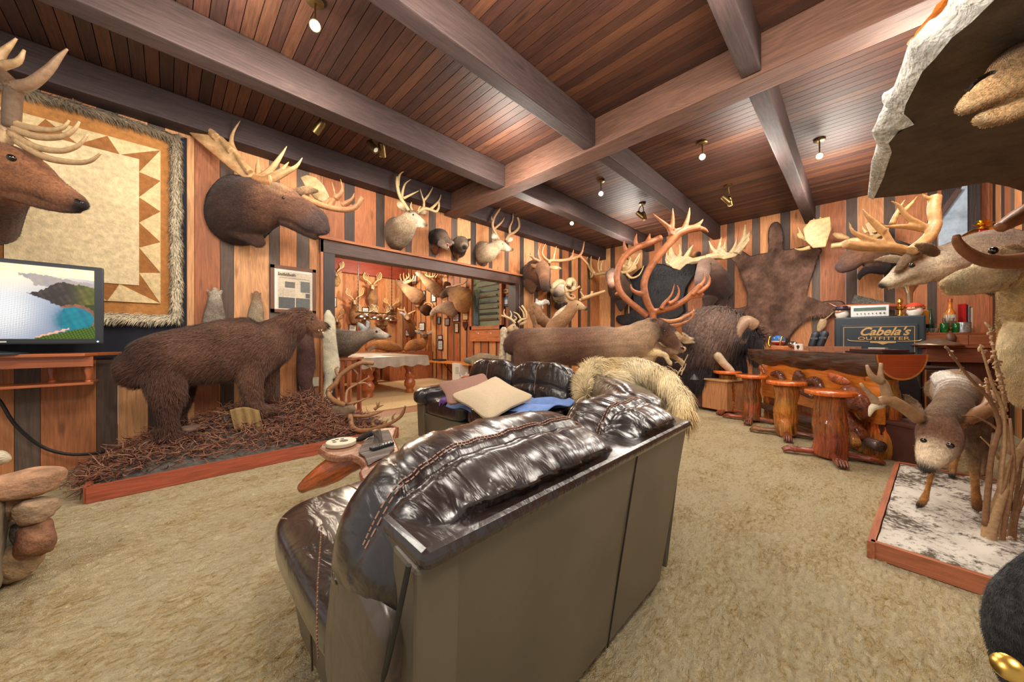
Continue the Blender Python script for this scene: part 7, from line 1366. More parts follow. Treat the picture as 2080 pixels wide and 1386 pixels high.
# underside: fan of strips towards the wall, gently uneven
vs = []; K = 14
ring = I_+lowr; wallp = [V((.9+2.6*i/(len(ring)-1), -1.38, 2.12)) for i in range(len(ring))]
for i, p in enumerate(ring):
    for k in range(K+1):
        t = k/K; q = p.lerp(wallp[i], t); q = q+V((0, 0, -.03*math.sin(t*math.pi)*math.sin(i*1.3)-.02*math.sin(t*9+i*.8)*math.sin(t*math.pi))); vs.append(q)
fs = [(i*(K+1)+k, i*(K+1)+k+1, (i+1)*(K+1)+k+1, (i+1)*(K+1)+k) for i in range(len(ring)-1) for k in range(K)]
mb.add(vs, fs, BR(92, 78, 62)); obj('underside', mb, mat('brown_rock_paint', (88, 74, 58), rough=.85, var=.35, sc=9, bump=.6, stretch=(1, 1, 1), bscale=30), T, smooth=180, recalc=False)
mb = MB(); vs = []; K = 8
for i in range(n):
    for k in range(K+1):
        t = k/K; q = I_[i].lerp(O2[i], t); d_ = V((-.7, .7, 0))*.05*math.sin(t*math.pi)*(1+.4*math.sin(i*2.1)); vs.append(q+d_+V((0, 0, .01*math.sin(i*3+k))))
fs = [(i*(K+1)+k, i*(K+1)+k+1, (i+1)*(K+1)+k+1, (i+1)*(K+1)+k) for i in range(n-1) for k in range(K)]; mb.add(vs, fs, BR(206, 204, 198)); o = obj('rim', mb, mat('white_rock_paint', (196, 194, 186), rough=.9, var=.35, sc=16, bump=1., bscale=34), T, smooth=180, recalc=False, label='whitish painted rock rim')
mb = MB(); vs = []
for i in range(n): vs += [O2[i], V((.9+2.6*i/(n-1), -1.38, 2.36))]
mb.add(vs, [(2*i, 2*i+1, 2*i+3, 2*i+2) for i in range(n-1)], BR(150, 146, 138)); obj('upper_side', mb, mat('white_rock_paint'), T, smooth=180, recalc=False)
f = Fr(1760, 0, 2.8875, s=2.35); mb = MB(); mb.prism([f.pt(*q) for q in ((300, 240), (325, 190), (350, 140), (395, 85), (440, 35), (470, -20), (560, -60), (600, 0), (520, 60), (420, 150), (340, 225))], V((1, 1, 0)).normalized()*.04, BR(206, 116, 44)); T = obj('carved_fish', mb, M_seat, smooth=30); tag(T, 'glossy orange carved wooden fin standing on the rock ledge', 'carving')
mb = MB(); mb.acol = BR(206, 150, 100); f.A(mb, 0, 0, 18, 12, 255, 238, 290, 250, 330, 245); obj('tip', mb, M_seat, T, smooth=180, label='pale rounded tip')
f = Fr(1760, 0, 2.8875, s=1.45); d1, d2 = BR(206, 166, 116), BR(176, 130, 84)
mount('mounted_antelope', 'tan mounted animal muzzle entering at the upper right edge below the rock ledge', P(2075, 200, 1.45),
      [[(1150, 330, 250, .1, .8, d2), (1000, 380, 200, .05, .8, d2), (900, 430, 160, 0, .75, d1), (800, 490, 126, 0, .7, d1), (700, 550, 92, 0, .7, d1), (620, 600, 66, 0, .7, d1), (570, 635, 44, 0, .8, BR(214, 180, 134))], [(1000, 560, 110, 0, .7, d1), (900, 620, 84, 0, .7, d1), (800, 665, 64, 0, .7, d1), (700, 695, 50, 0, .7, d1), (660, 700, 34, 0, .8, BR(220, 190, 146))]],
      f, vox=.006, fur=26000, fl=.009, er=.01)
T = bpy.data.objects['mounted_antelope']; mb = MB(); mb.acol = BR(70, 52, 40); f.A(mb, -.085, -.115, 14, 10, 590, 530, 640, 480, 720, 432, 750, 425, seg=8); obj('nostril', mb, M_eye, T, label='dark slit nostril')
# black furry leg with a brass ring, lower right corner
T = thing('black_hide_stool', 'black furry hide object with a brass fitting cut off by the lower right corner', 'stool', P(2075, 1386, 1.5)); T.location.z = 0
mb = MB(); s_ = 1.55; L_ = []
for (a, b, r) in ((2105, 1140, 20), (2095, 1180, 36), (2085, 1230, 50), (2085, 1290, 56), (2100, 1340, 58), (2125, 1400, 60)): L_.append((P(a, b, s_), r*s_/990, r*s_/990, BR(52, 52, 54)))
mb.loft(L_, up=viewup, seg=16); skin('hide', mb, furmat('black_hair', sc=40, var=.6), T, voxel=.008, fur=9000, flen=.016, fw=.002, lift=.2)
mb = MB(); c = P(2048, 1357, 1.5); mb.lathe(c, [(-.012, .026), (0, .036), (.012, .034), (.018, .02), (.018, .001)], seg=24, axis=V((-.7, .2, .5))); obj('brass_fitting', mb, M_gold, T)
# panel and glass at the back right corner
mb = MB(); mb.box((8.55, -1.12, 3.0), (.05, .36, 1.4), col=BR(40, 28, 28), grain=2); struct('trim_14', mb, M_frame, smooth=0)
f = Fr(1600, 380, 3.3, x=8.5); mb = MB(); mb.prism([f.pt(*q) for q in ((1010, 400), (1010, 215), (1130, 60), (1205, -60), (1205, 300), (1100, 400))], (.02, 0, 0)); struct('window_1', mb, mat('painted_reflection_glass', (176, 200, 222), rough=.12, var=.4, sc=3, spec=.9), smooth=0)  # bright bluish reflection is put into the pane's base colour
mb = MB(); a, b = f.pt(1000, 215), f.pt(1130, 40); mb.box((a+b)/2-V((.03, 0, 0)), (.06, (b-a).length*1.2, .06), rot=(b-a).to_track_quat('Y', 'Z').to_matrix(), col=BR(84, 60, 54)); struct('trim_15', mb, M_frame, smooth=0)
f = Fr(1600, 380, 3.3, s=5.8); c = f.pt(1310, 350); T = thing('brass_bell', 'polished brass dome with finial and red tag behind the mule deer neck', 'bell', c)
mb = MB(); r_ = 150/3.3*5.8/990*.75; mb.lathe(c, [(-.1, r_*.9), (0, r_), (r_*.35, r_*.85), (r_*.6, r_*.5), (r_*.7, .05), (r_*.78, .02), (r_*.85, .06), (r_*.92, .08), (r_*.98, .03), (r_*1.1, .05), (r_*1.14, .001)], seg=32); obj('dome', mb, M_gold, T, smooth=60)
mb = MB(); q = f.pt(1330, 300, -.42); mb.box(q, (.15, .01, .04), rz=-math.pi/4); obj('tag', mb, mat('red_tag', (186, 40, 48), rough=.4), T, smooth=0)
# ================= ceiling spot fixtures =================
def spot_fixture(p, aims, lab):
    p = V(p); T = thing('ceiling_spotlight', lab, 'spotlight', (p.x, p.y, 3.72), 'brass can spotlights on the ceiling')
    mb = MB(); mb.lathe((p.x, p.y, 3.69), [(0, .045), (.01, .06), (.028, .06)], seg=20); obj('ceiling_plate', mb, M_brass, T)
    for k, (a, lit) in enumerate(aims):
        d = (V(a)-p).normalized(); q = p+V((.06*math.cos(k*2.6), .06*math.sin(k*2.6), 0)) if len(aims) > 1 else p
        mb = MB(); mb.tube([V((p.x, p.y, 3.70)), q+V((0, 0, .1)), q-d*.02], .008, seg=6); obj('arm', mb, M_brass, T)
        mb = MB(); mb.lathe(q-d*.06, [(0, .001), (0, .035), (.03, .042), (.15, .042), (.15, .036), (.10, .034)], seg=22, axis=d); c_ = obj('can', mb, M_brass, T, smooth=50)
        mb = MB(); mb.lathe(q+d*.075, [(0, .033), (.008, .028), (.012, .001)], seg=18, axis=d); obj('bulb', mb, M_bulb if lit else mat('unlit_bulb', (200, 196, 180), rough=.2), c_)
cm = V((0, 0, 1.2))
LB_ = ['above the near loveseat, brightest of all', 'on the ceiling above the middle of the room, with twin cans', 'nearest the gun safe corner', 'between the beams above the far sofa', 'above the left wall elk near the corner', 'twin cans above the moose by the brown hide', 'above the mule deer over the opening', 'above the moose antler on the left wall', 'twin dark cans left of the caribou antler top', 'small fixture close to the back wall']
for i, (p, a, lit) in enumerate(LAMPS):
    face = V(a) if i in (5, 6, 7, 8, 9) else V(p)+(cm-V(p)).normalized()
    aims = [(face, i in (0, 1, 2, 3, 4, 5))]
    if i in (5, 8, 6): aims.append((V(p)+V((.6, -1, -1.2)), False))
    spot_fixture(V(p)+V((0, 0, .03)), aims, 'brass can spotlight '+LB_[i])
# ================= pool room =================
M_cover = mat('grey_vinyl_cover', (150, 138, 124), rough=.38, var=.2, sc=5, bump=.3)
T = thing('pool_table', 'pool table under a grey vinyl cover in the room beyond the opening', 'pool table', (3.4, 8.1, 0))
X0, X1, Y0, Y1, ZT = 2.62, 4.12, 6.8, 9.4, .84
LEG = [(0, .09), (.05, .10), (.08, .075), (.11, .085), (.16, .12), (.24, .125), (.30, .09), (.33, .075), (.36, .10), (.40, .11), (.46, .09), (.50, .085), (.58, .13), (.64, .14)]
M_leg = wood('polished_table_leg', rough=.2, contrast=.4, coat=.7)
for x in (X0+.32, X1-.24):
    for y in (Y0+.35, Y1-.35): mb = MB(); mb.lathe((x, y, .004), LEG, seg=24, col=BR(170, 92, 48)); obj('leg', mb, M_leg, T, smooth=60)
mb = MB(); mb.box(((X0+X1)/2, (Y0+Y1)/2, .67), (X1-X0-.12, Y1-Y0-.12, .06), col=BR(160, 88, 48), bev=.01); obj('apron', mb, M_leg, T, smooth=0)
mb = MB(); mb.box(((X0+X1)/2, (Y0+Y1)/2, .77), (X1-X0-.04, Y1-Y0-.04, .13), col=BR(150, 84, 48), bev=.02); obj('rail', mb, M_leg, T, smooth=0)
mb = MB(); NS = 160; vs = []; per = [(X0, Y0), (X1, Y0), (X1, Y1), (X0, Y1)]; pts = []
for a in range(4):
    p, q = per[a], per[(a+1) % 4]
    for k in range(40): t = k/40; pts.append((p[0]+(q[0]-p[0])*t, p[1]+(q[1]-p[1])*t))
cx, cy = (X0+X1)/2, (Y0+Y1)/2
for lv in range(5):
    for i, (x, y) in enumerate(pts):
        o_ = (0, .012, .02, .03, .035)[lv]+(.012*math.sin(i*1.1)*lv/4 if lv > 1 else 0); z = ZT+.008-(0, .006, .07, .15, .21+.02*math.sin(i*.7))[lv]
        dx = (1 if x > cx else -1)*o_*(1 if abs(x-X0) < .01 or abs(x-X1) < .01 else 0); dy = (1 if y > cy else -1)*o_*(1 if abs(y-Y0) < .01 or abs(y-Y1) < .01 else 0)
        vs.append(V((x+dx, y+dy, z)))
fs = [tuple(range(NS))]+[(l*NS+i, l*NS+(i+1) % NS, (l+1)*NS+(i+1) % NS, (l+1)*NS+i) for l in range(4) for i in range(NS)]
mb.add(vs, fs); o = obj('cover', mb, M_cover, T, smooth=40, label='draped grey vinyl cover'); 
# billiard lamp
T = thing('billiard_lamp', 'hanging billiard lamp with curved chrome shades and chains above the pool table', 'pendant lamp', (3.3, 8.3, 1.5))
cL = PY(762, 650, 8.3); x0, x1 = PY(722, 650, 8.3).x, PY(805, 650, 8.3).x
for k in range(3):
    xx = x0+(x1-x0)*(.17+.33*k); mb = MB(); mb.lathe((xx, 8.3, cL.z), [(0, .20), (.04, .19), (.10, .12), (.13, .05), (.15, .02), (.15, .001)], seg=28); s_ = obj('shade', mb, mat('chrome'), T, smooth=60)
    mb = MB(); mb.sphere((xx, 8.3, cL.z+.05), .05); obj('bulb', mb, M_bulb, s_)
mb = MB(); mb.tube([(x0, 8.3, cL.z+.17), (x1, 8.3, cL.z+.17)], .015); obj('bar', mb, M_brass, T)
for x in (x0+.06, x1-.12): mb = MB(); mb.tube([V((x, 8.3, cL.z+.17+.04*k)) for k in range(int((3.8-cL.z)/.04))], [.006 if k % 2 else .012 for k in range(int((3.8-cL.z)/.04))], seg=5, sub=1, col=(.03, .02, .02)); obj('chain', mb, M_blackm, T)
def bust(cx, cy, w_, h_, lab, ac, tines=3, plane=('y', 11.2), antl=True, up_=1., col=(BR(150, 112, 78), BR(206, 178, 136)), name='mounted_deer', ah=1.):
    """deer shoulder mount facing the room, centre of the head (cx, cy) in the window, head width w_, body height h_"""
    f = Fr(660, 500, 5.33, **{plane[0]: plane[1]}); c0, c1 = col; w_ *= 1.18
    body = [[(cx, cy+h_, w_*.9, .2, .8, c0), (cx, cy+h_*.7, w_*1.25, .2, .9, c0), (cx, cy+h_*.35, w_*.8, .1, .9, c0), (cx, cy, w_*.55, -.1, .9, c0), (cx, cy+w_*.2, w_*.42, -.35, .9, c1), (cx, cy+w_*.5, w_*.28, -.55, .9, c1), (cx, cy+w_*.62, w_*.18, -.6, .9, BR(40, 34, 30))],
            [(cx-w_*.4, cy-w_*.1, w_*.2, 0, .5, c0), (cx-w_*1.0, cy-w_*.4, w_*.26, 0, .4, c0), (cx-w_*1.4, cy-w_*.5, w_*.08, 0, .4, c0)], [(cx+w_*.4, cy-w_*.1, w_*.2, 0, .5, c0), (cx+w_*1.0, cy-w_*.4, w_*.26, 0, .4, c0), (cx+w_*1.4, cy-w_*.5, w_*.08, 0, .4, c0)]]
    ant = []
    if antl:
        for sx in (-1, 1):
            g = lambda a, b: (cx+sx*w_*a, cy-w_*b*ah)
            S_ = [(0, 0, w_*.16, w_*.12, g(.25, .5)+g(.9, 1.2)+g(1.7, 1.6)+g(1.9, 2.3)+g(1.6, 3.0))]
            for k in range(tines): t = .25+.5*k/tines; x = .6+1.2*t*1.4; S_.append((0, 0, w_*.1, w_*.03, g(x, 1.0+t*1.2)+g(x-.05, 1.8+t*1.2)+g(x-.3, 2.3+t*1.2)))
            ant.append(S_)
    return mount(name, lab, f.pt(cx, cy+h_*.5), body, f, vox=.016, fur=3500, fl=.02, eyes=((cx-w_*.3, cy, -.5), (cx+w_*.3, cy, -.5)), er=.014, acol=ac, ant=ant, group='deer mounts on the pool room walls')
AC = (206, 172, 122)
bust(320, 605, 42, 210, 'deer shoulder mount low on the far pool room wall, above the left paper sheet', AC)
bust(515, 440, 44, 190, 'deer shoulder mount high on the far pool room wall between the lamp chains', AC)
bust(720, 665, 36, 130, 'small buck mount just above the billiard lamp', AC, ah=.8)
bust(130, 800, 34, 90, 'buck mount at the left jamb, antler above the white pelt', AC)
bust(120, 300, 38, 110, 'pale buck mount at the top left corner of the opening', (226, 200, 150), col=(BR(176, 140, 100), BR(220, 196, 160)))
bust(440, 770, 40, 90, 'buck mount behind the left shade of the billiard lamp', (214, 190, 150)); bust(620, 780, 40, 100, 'buck mount behind the middle shade of the billiard lamp', (214, 190, 150))
f = Fr(660, 500, 5.33, x=5.62); d0, d1_ = BR(150, 116, 86), BR(190, 156, 118)
G_ = 'deer mounts on the pool room walls'
mount('mounted_deer', 'buck mount facing left with many pale tines, second row of the right pool room wall', f.pt(980, 560),
      [[(1010, 560, 86, .5, .8, d0), (960, 520, 80, .2, .8, d0), (900, 480, 56, 0, .8, d1_), (850, 430, 44, -.1, .8, d0), (810, 400, 34, -.2, .8, d0), (780, 385, 18, -.25, .8, d0)], [(990, 620, 40, .5, .8, d0), (1010, 650, 20, .5, .8, d0)], [(860, 400, 14), (900, 380, 14), (930, 370, 5)]], f, vox=.016, fur=3500, eyes=((835, 400, -.35),), acol=AC, group=G_,
      ant=(((0, 0, 12, 6, (840, 400, 880, 360, 910, 330, 905, 290)), (0, 0, 10, 3, (800, 390, 760, 350)), (0, 0, 10, 3, (830, 380, 815, 330, 820, 300)), (0, 0, 10, 3, (860, 370, 850, 320, 855, 290)), (0, 0, 10, 3, (890, 350, 880, 310))), ((0, 0, 12, 6, (860, 410, 930, 380, 960, 340, 960, 310)), (0, 0, 10, 3, (920, 385, 925, 340)))))
mount('mounted_deer', 'buck mount facing left with pale nose, highest on the right pool room wall', f.pt(1160, 440),
      [[(1230, 500, 70, .5, .8, d0), (1180, 450, 66, .2, .8, d0), (1110, 390, 50, 0, .8, d1_), (1060, 330, 38, -.1, .8, d0), (1010, 300, 26, -.2, .8, BR(160, 150, 140)), (985, 285, 14, -.2, .8, BR(90, 84, 80))], [(1130, 460, 40, 0, .8, d0), (1140, 490, 16, 0, .8, BR(60, 40, 30))]], f, vox=.016, fur=3500, eyes=((1040, 300, -.35),), acol=AC, group=G_,
      ant=(((0, 0, 12, 6, (1080, 310, 1130, 330, 1180, 330, 1200, 290)), (0, 0, 10, 3, (1100, 320, 1100, 280, 1080, 260)), (0, 0, 10, 3, (1140, 330, 1140, 280)), (0, 0, 10, 3, (1170, 330, 1170, 290, 1160, 270)), (0, 0, 10, 3, (1200, 340, 1230, 300))),))
mount('mounted_antelope', 'large tan antelope mount with swept back dark horn beside the window display', f.pt(1500, 560),
      [[(1510, 640, 110, .5, .8, BR(176, 136, 92)), (1490, 560, 120, .2, .8, BR(190, 150, 104)), (1420, 520, 90, 0, .8, BR(150, 112, 78)), (1360, 490, 56, -.1, .8, BR(90, 66, 52)), (1310, 510, 46, -.2, .8, BR(60, 44, 38)), (1265, 545, 30, -.3, .8, BR(110, 80, 60))], [(1330, 400, 40, 0, .4, BR(90, 60, 42)), (1310, 460, 40, 0, .4, BR(90, 60, 42))]], f, vox=.018, fur=5000, eyes=((1320, 490, -.35),), acol=(176, 140, 100), kids='horn',
      ant=(((0, 0, 16, 6, (1290, 450, 1380, 440, 1440, 420, 1510, 400, 1545, 350)),),))
mount('mounted_sheep', 'grey mounted sheep head with pale muzzle below the tan antelope', f.pt(1370, 680),
      [[(1380, 700, 80, .4, .8, BR(150, 124, 106)), (1330, 670, 76, .2, .8, BR(160, 134, 114)), (1250, 680, 50, 0, .8, BR(170, 146, 124)), (1190, 700, 34, -.1, .8, BR(190, 170, 146)), (1155, 740, 24, -.2, .8, BR(206, 190, 166))]], f, vox=.016, fur=3500, eyes=((1190, 690, -.3),), kids='horn', acol=(170, 130, 90), ant=(((0, 0, 14, 8, (1180, 660, 1150, 620, 1090, 620, 1060, 680, 1080, 730)),),))
mount('mounted_javelina', 'round dark mounted head between the down turned buck and grey sheep', f.pt(1090, 700), [[(1110, 700, 60, .3, .9, BR(60, 40, 32)), (1080, 690, 60, 0, .9, BR(70, 46, 36)), (1060, 700, 36, -.2, .9, BR(90, 60, 44))]], f, vox=.018, fur=3000, eyes=((1070, 680, -.35),))
f = Fr(660, 500, 5.33, y=10.6)
mount('mounted_deer', 'brown deer mount with drooping head in front of the far wall, above the lying deer', f.pt(930, 880),
      [[(960, 960, 50, .2, .8, BR(110, 76, 54)), (940, 880, 62, .1, .8, BR(130, 92, 62)), (900, 800, 46, 0, .8, BR(150, 108, 72)), (880, 760, 34, -.1, .8, BR(110, 76, 54)), (900, 790, 22, -.4, .8, BR(190, 150, 110))], [(860, 745, 16), (830, 730, 18), (810, 715, 6)], [(990, 700, 40, .1, .8, BR(90, 64, 50)), (1010, 740, 44, .1, .8, BR(80, 56, 44)), (1010, 800, 30, .1, .8, BR(80, 56, 44))]], f, vox=.018, fur=3500, eyes=((905, 770, -.35),), acol=AC, group=G_,
      ant=(((0, 0, 12, 6, (880, 740, 860, 700, 800, 690, 790, 670)), (0, 0, 10, 3, (860, 700, 860, 660))), ((0, 0, 12, 6, (900, 740, 960, 710, 1020, 690, 1040, 750, 1010, 770)),)))
f = Fr(660, 500, 5.33, y=9.6); TA = BR(166, 116, 72)
mount('lying_deer', 'small deer mount lying down at the far end behind the pool table', f.pt(1000, 1150),
      [[(880, 1120, 30, 0, .8, TA), (930, 1080, 56, 0, .8, TA), (990, 1070, 66, 0, .8, BR(140, 96, 62)), (1050, 1050, 60, -.1, .8, TA), (1080, 1000, 36, -.1, .8, TA), (1085, 965, 36, -.2, .8, BR(130, 90, 60)), (1085, 985, 22, -.4, .8, BR(100, 72, 54))], [(1050, 950, 14), (1000, 930, 18), (975, 915, 5)], [(1120, 950, 14), (1150, 935, 16), (1170, 925, 5)], [(1000, 1100, 18), (960, 1135, 16), (900, 1140, 12)]], f, cat='mounted deer', vox=.016, fur=6000, eyes=((1072, 965, -.4), (1100, 965, -.4)), acol=AC,
      ant=(((0, 0, 8, 4, (1060, 935, 1000, 910, 985, 870)), (0, 0, 6, 2, (1000, 910, 1040, 880))), ((0, 0, 8, 4, (1110, 935, 1160, 910, 1165, 850)),)))
mount('lying_deer', 'tan reclining deer body beyond the pool table, left of the small lying deer', f.pt(620, 1150),
      [[(450, 1110, 20, 0, .8, BR(150, 96, 60)), (520, 1080, 40, 0, .8, TA), (600, 1070, 56, 0, .8, BR(180, 130, 84)), (700, 1090, 60, 0, .8, TA), (790, 1110, 40, 0, .8, TA), (830, 1130, 16, 0, .8, TA)], [(520, 1100, 20), (470, 1130, 14)]], f, cat='mounted deer', vox=.018, fur=5000)
mb = MB(); rr_ = random.Random(3)
for k in range(40): a = rr_.uniform(1110, 1190); f.A(mb, 0, 0, 5, 3, a, 1160, a+rr_.uniform(-10, 20), 1050, a+rr_.uniform(-30, 30), rr_.uniform(900, 980), seg=4, sub=2, col=BR(190, 130, 70))
tag(obj('dry_grass', mb, mat('straw', rough=.9, attr=True), smooth=180), 'tuft of tall dry grass right of the small lying deer', 'grass')['kind'] = 'stuff'
mb = MB(); mb.box((5.2, 9.95, .42), (1.4, 1.0, .84), col=BR(168, 100, 60), grain=2); mb2 = MB(); tag(obj('display_shelf', mb, M_wall, smooth=0), 'low wooden display platform at the far end carrying the lying deer', 'platform')
mb = MB(); mb.box((3.2, 10.2, .42), (2.4, .7, .84), col=BR(160, 96, 58), grain=2); tag(obj('display_shelf', mb, M_wall, smooth=0), 'low wooden counter behind the pool table under the reclining deer body', 'platform')
# doe mount on a slatted stand beside the opening
f = Fr(640, 440, 3.3, s=7.0); z1, z2 = BR(126, 110, 96), BR(158, 140, 122)
mount('mounted_doe', 'large grey doe shoulder mount lying sideways on the slatted stand, looking right', P(700, 700, 7.2),
      [[(150, 850, 92, .25, 1, BR(60, 50, 46)), (175, 850, 96, .15, 1, z1), (230, 840, 84, .05, .9, z1), (300, 815, 52, 0, .8, z1), (350, 795, 42, 0, .8, z2), (400, 780, 42, 0, .75, z2), (440, 792, 30, 0, .75, BR(190, 178, 160)), (480, 800, 18, 0, .8, BR(206, 196, 180)), (502, 802, 10, 0, .8, BR(50, 44, 40))], [(200, 900, 50, .1, .9, z1), (190, 940, 26, .1, .9, z1)], [(340, 760, 14), (310, 735, 18), (292, 715, 8)], [(350, 745, 12, .1), (355, 715, 14, .1), (345, 700, 6, .1)]],
      f, vox=.012, fur=14000, fl=.018, eyes=((412, 772, -.27),), er=.017)
T = thing('slatted_stand', 'reddish slatted wooden stand carrying the doe mount, left in the opening', 'stand', P(705, 840, 6.9)); TOPZ = P(700, 730, 6.9).z; cS = P(693, 760, 7.2)
cS = V((cS.x, cS.y, 0)); sr = V((1, -1, 0)).normalized(); sf = V((1, 1, 0)).normalized()
mb = MB(); mb.box(cS+V((0, 0, TOPZ)), (.50, .40, .03), rz=-math.pi/4, col=BR(176, 104, 72), bev=.004); obj('top', mb, M_wall, T, smooth=0)
for k in range(5):
    mb = MB(); mb.box(cS+sr*(-.2+.1*k)-sf*.17+V((0, 0, TOPZ/2-.01)), (.05, .03, TOPZ-.03), rz=-math.pi/4, col=BR(186, 104, 66), grain=2); obj('slat', mb, M_wall, T, smooth=0)
for k in (-1, 1): mb = MB(); mb.box(cS+sr*.2*k+sf*.15+V((0, 0, TOPZ/2-.01)), (.05, .05, TOPZ-.03), rz=-math.pi/4, col=BR(150, 84, 56), grain=2); obj('slat', mb, M_wall, T, smooth=0)
mb = MB(); mb.box(cS+V((0, 0, .12)), (.46, .36, .03), rz=-math.pi/4, col=BR(150, 84, 56)); obj('lower_board', mb, M_wall, T, smooth=0)
# window display with long guns, bench, heater
T = thing('gun_display_window', 'framed interior window showing racked long guns on the right pool room wall', 'display window', (5.9, 6.9, 1.5))
YA, YB_ = PX(1019, 600, 5.93).y, PX(962, 600, 5.93).y; zb_ = PX(990, 662, 5.93).z; zt_ = 2.9
mb = MB(); mb.box((5.925, (YA+YB_)/2, (zb_+zt_)/2), (.02, YB_-YA, zt_-zb_), col=BR(120, 160, 70)); obj('backdrop', mb, mat('green_wall', (116, 128, 104), rough=.8, var=.2, sc=2), T, smooth=0)
mb = MB()
for k in range(9): mb.box((5.90, (YA+YB_)/2-.08, zb_+.14+.15*k), (.02, (YB_-YA)*.74, .012), col=BR(60, 70, 70)); mb.box((5.89, (YA+YB_)/2-.1+.03*math.sin(k*2), zb_+.17+.15*k), (.02, (YB_-YA)*.62, .045), rot=Matrix.Rotation(.05*math.sin(k*3), 3, 'X'), col=BR(*((90, 60, 40), (50, 56, 60), (120, 110, 96), (70, 84, 90))[k % 4]))
obj('rack', mb, mat('rack_mixture', attr=True, rough=.4, var=.3, sc=30), T, smooth=0)
for k in range(4): mb = MB(); mb.acol = BR(40, 66, 80); a = V((5.87, YB_-.12-.05*k, zb_+.03)); mb.tube([a, a+V((0, .02, .4)), a+V((0, -.02*k, .95))], [.025, .014, .008], seg=6, col=BR(54, 70, 80)); obj('long_gun', mb, mat('gun_metal', attr=True, rough=.3, metal=.4), T)
mb = MB(); c = BR(176, 110, 66)
for (a0, a1, b0, b1) in ((YA-.08, YB_+.08, zb_-.10, zb_), (YA-.08, YB_+.08, zt_, zt_+.1), (YA-.08, YA, zb_-.1, zt_+.1), (YB_, YB_+.08, zb_-.1, zt_+.1)): mb.box((5.89, (a0+a1)/2, (b0+b1)/2), (.08, a1-a0, b1-b0), col=c, grain=1)
mb.box((5.90, (YA+YB_)/2, zb_-.26), (.05, YB_-YA+.16, .3), col=BR(190, 116, 68), grain=1); obj('frame', mb, M_wall, T, smooth=0)
for k in (.3, .75): mb = MB(); mb.sphere((5.87, YA+(YB_-YA)*k, zb_-.2), .018); obj('knob', mb, mat('white_ceramic', (232, 226, 216), rough=.2), T)
T = thing('wall_bench', 'narrow orange wooden bench with black bracket along the right pool room wall', 'bench', (5.75, 7.6, .7)); YB0, YB1 = PX(957, 738, 5.6).y, PX(885, 735, 5.8).y; zz = PX(900, 735, 5.75).z
mb = MB(); mb.box((5.72, (YB0+YB1)/2, zz), (.4, YB1-YB0, .05), col=BR(214, 136, 62), grain=1, bev=.004); obj('seat_board', mb, M_wall, T, smooth=0)
mb = MB(); yb0 = YB0+(YB1-YB0)*.6; mb.tube([(5.9, yb0, zz-.03), (5.55, yb0, zz-.03)], .012); mb.tube([(5.9, yb0, zz-.4), (5.58, yb0, zz-.05)], .012); mb.tube([(5.9, yb0, zz-.03), (5.9, yb0, zz-.42)], .012); obj('bracket', mb, M_blackm, T)
mb = MB(); mb.box((5.7, YB1-.35, zz+.05), (.25, .4, .05), bev=.008); tag(obj('console_box', mb, M_tv, smooth=0), 'flat black electronic box on the orange bench', 'box')
T = thing('dehumidifier', 'white upright appliance with vent slots standing under the orange bench', 'appliance', (5.5, 6.9, 0)); c = PX(932, 765, 5.55)
mb = MB(); mb.box((5.6, c.y, .29), (.3, .34, .56), bev=.015); obj('body', mb, mat('white_enamel', (214, 212, 204), rough=.35, var=.03), T, smooth=0)
for k in range(5): mb = MB(); mb.box((5.446, c.y-.06, .3+.04*k), (.006, .14, .012)); obj('vent', mb, mat('grey_vent', (150, 150, 146)), T, smooth=0)
# frames and certificates
W_ = (214, 216, 214); DKF = (30, 30, 34)
fr = [(676, 604, 684, 624, 'y', 11.49, 'white sheet at the left jamb on the far pool room wall'), (708, 659, 724, 676, 'y', 11.49, 'white certificate behind the doe mount head'), (735, 624, 749, 640, 'y', 11.49, 'left small photo above the lamp, far pool room wall'), (754, 624, 767, 636, 'y', 11.49, 'right small photo above the lamp, far pool room wall')]
for a in fr: framed(a[0], a[1], a[2], a[3], a[4], a[5], 'framed '+a[6], fc=DKF, paper=W_, bw=.02, deco=[(.2, .5, .8, .55, (150, 150, 150)), (.2, .3, .7, .34, (160, 160, 160))])
fx = [(837, 561, 847, 580, 'bluish framed sheet highest on the right pool room wall', W_), (857, 592, 864, 612, 'framed certificate left of a pair, second row of the right wall', W_), (877, 595, 886, 614, 'framed certificate right of a pair, second row of the right wall', W_), (852, 656, 863, 672, 'framed white sheet above the lying deer antlers', W_), (824, 670, 833, 683, 'framed white sheet partly behind the brown deer neck', W_), (889, 644, 895, 659, 'tall dark narrow frame on the right pool room wall', (110, 120, 126)), (904, 647, 914, 662, 'brown landscape photo frame between dark narrow frame and twin page', (120, 110, 110)), (920, 637, 933, 654, 'frame with four small trophy photos', W_), (940, 636, 951, 651, 'tan certificate frame above the shield plaque', (214, 190, 146)), (924, 657, 932, 676, 'tall pale frame below the four photo frame', (200, 180, 150)), (890, 681, 899, 690, 'small square photo above a tall sheet', (190, 190, 190)), (890, 691, 900, 711, 'tall sheet frame below the small square photo', (180, 186, 190)), (1021, 587, 1034, 598, 'small wooden framed sign right of the gun window', (206, 176, 130)), (1019, 604, 1038, 624, 'blue picture in black frame right of the gun window', (90, 130, 160))]
for a in fx[:12]: framed(a[0], a[1], a[2], a[3], 'x', 5.94, a[4], fc=DKF if 'tan' not in a[4] else (150, 96, 60), paper=a[5], bw=.018, deco=[(.2, .55, .8, .6, (130, 130, 130)), (.2, .3, .7, .36, (140, 140, 140))])
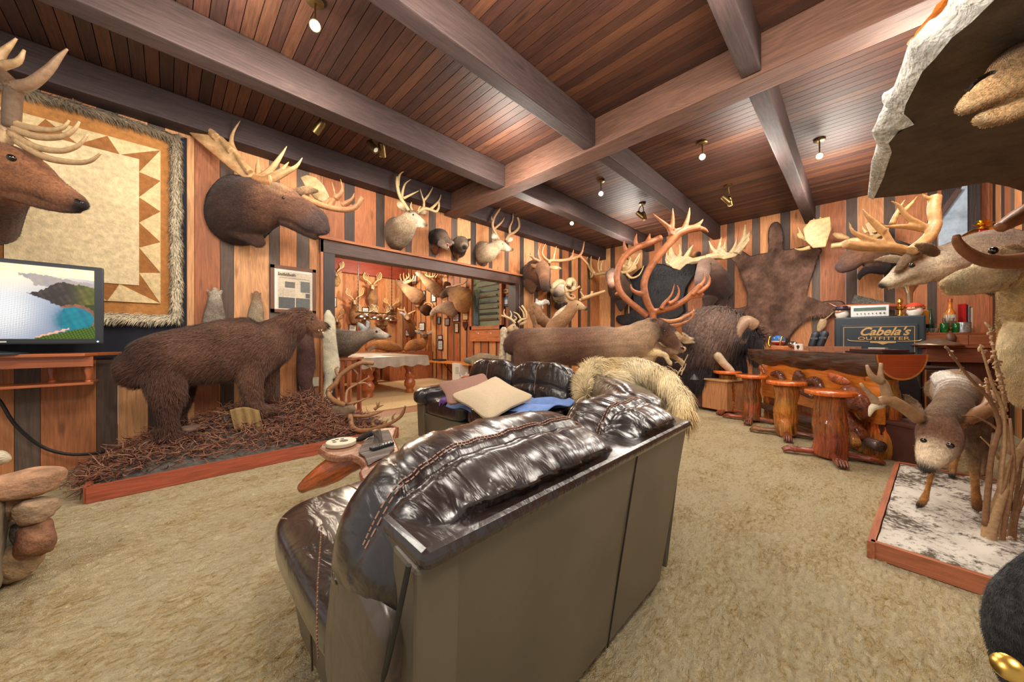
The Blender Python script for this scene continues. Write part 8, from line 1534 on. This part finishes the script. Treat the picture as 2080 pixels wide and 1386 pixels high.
for a in fx[12:]: framed(a[0], a[1], a[2], a[3], 'x', 5.94, a[4], fc=DKF if 'blue' in a[4] else (90, 56, 40), paper=a[5], bw=.02, deco=[(.35, .2, .65, .7, (210, 220, 226)), (.2, .15, .8, .25, (50, 70, 90))] if 'blue' in a[4] else [(.3, .3, .7, .7, (90, 60, 40))])
f = Fr(660, 500, 5.33, x=5.94); mb = MB(); mb.prism([f.pt(*q) for q in ((1500, 820), (1545, 820), (1548, 860), (1522, 915), (1498, 860))], (-.025, 0, 0), BR(66, 34, 28)); T = obj('shield_plaque', mb, M_frame, smooth=0); tag(T, 'dark red shield shaped plaque on the right pool room wall', 'plaque')
# fox pair near the sofa
f = Fr(640, 440, 3.3, s=7.9)
mount('mounted_wolf', 'grey tan mounted wolf standing behind the left end of the far sofa', P(980, 760, 7.9), [[(1010, 965, 18, .1, .8, BR(140, 130, 116)), (1050, 965, 26, .05, .8, BR(150, 136, 116)), (1100, 960, 44, 0, .8, BR(170, 146, 114)), (1160, 965, 46, 0, .8, BR(150, 130, 106)), (1230, 980, 40, .1, .8, BR(130, 114, 96))], [(1070, 980, 24, 0, .8, BR(206, 176, 126)), (1068, 1040, 14, 0, .8, BR(206, 176, 126)), (1062, 1100, 12), (1060, 1320, 11)], [(1110, 990, 24, -.1, .8, BR(214, 186, 140)), (1105, 1060, 13, -.1), (1100, 1120, 12, -.1), (1098, 1320, 11, -.1)], [(1200, 1000, 30, .1), (1200, 1080, 16, .1), (1198, 1320, 12, .1)]], f, cat='mounted wolf', vox=.013, fur=9000, fl=.03, lift=.3)
f = Fr(640, 440, 3.3, s=7.3)
mount('mounted_fox', 'small orange fox mount with pricked ears beside the white appliance', P(940, 775, 7.3), [[(1060, 1130, 30, .1, .8, BR(190, 110, 60)), (1030, 1085, 30, 0, .8, BR(190, 110, 60)), (1000, 1085, 22, 0, .8, BR(200, 120, 66)), (975, 1085, 10, 0, .8, BR(220, 190, 160))], [(975, 1065, 8), (968, 1048, 5)], [(1010, 1062, 10), (1016, 1045, 5)], [(1050, 1060, 14), (1062, 1045, 6)], [(1040, 1120, 26), (1035, 1200, 18), (1035, 1355, 14)]], f, cat='mounted fox', vox=.011, fur=5000, eyes=((985, 1080, -.14),), er=.008)
mb = MB(); f.L(mb, [(1010, 960, 14), (1030, 950, 20), (1060, 955, 22)], col=BR(130, 122, 112))
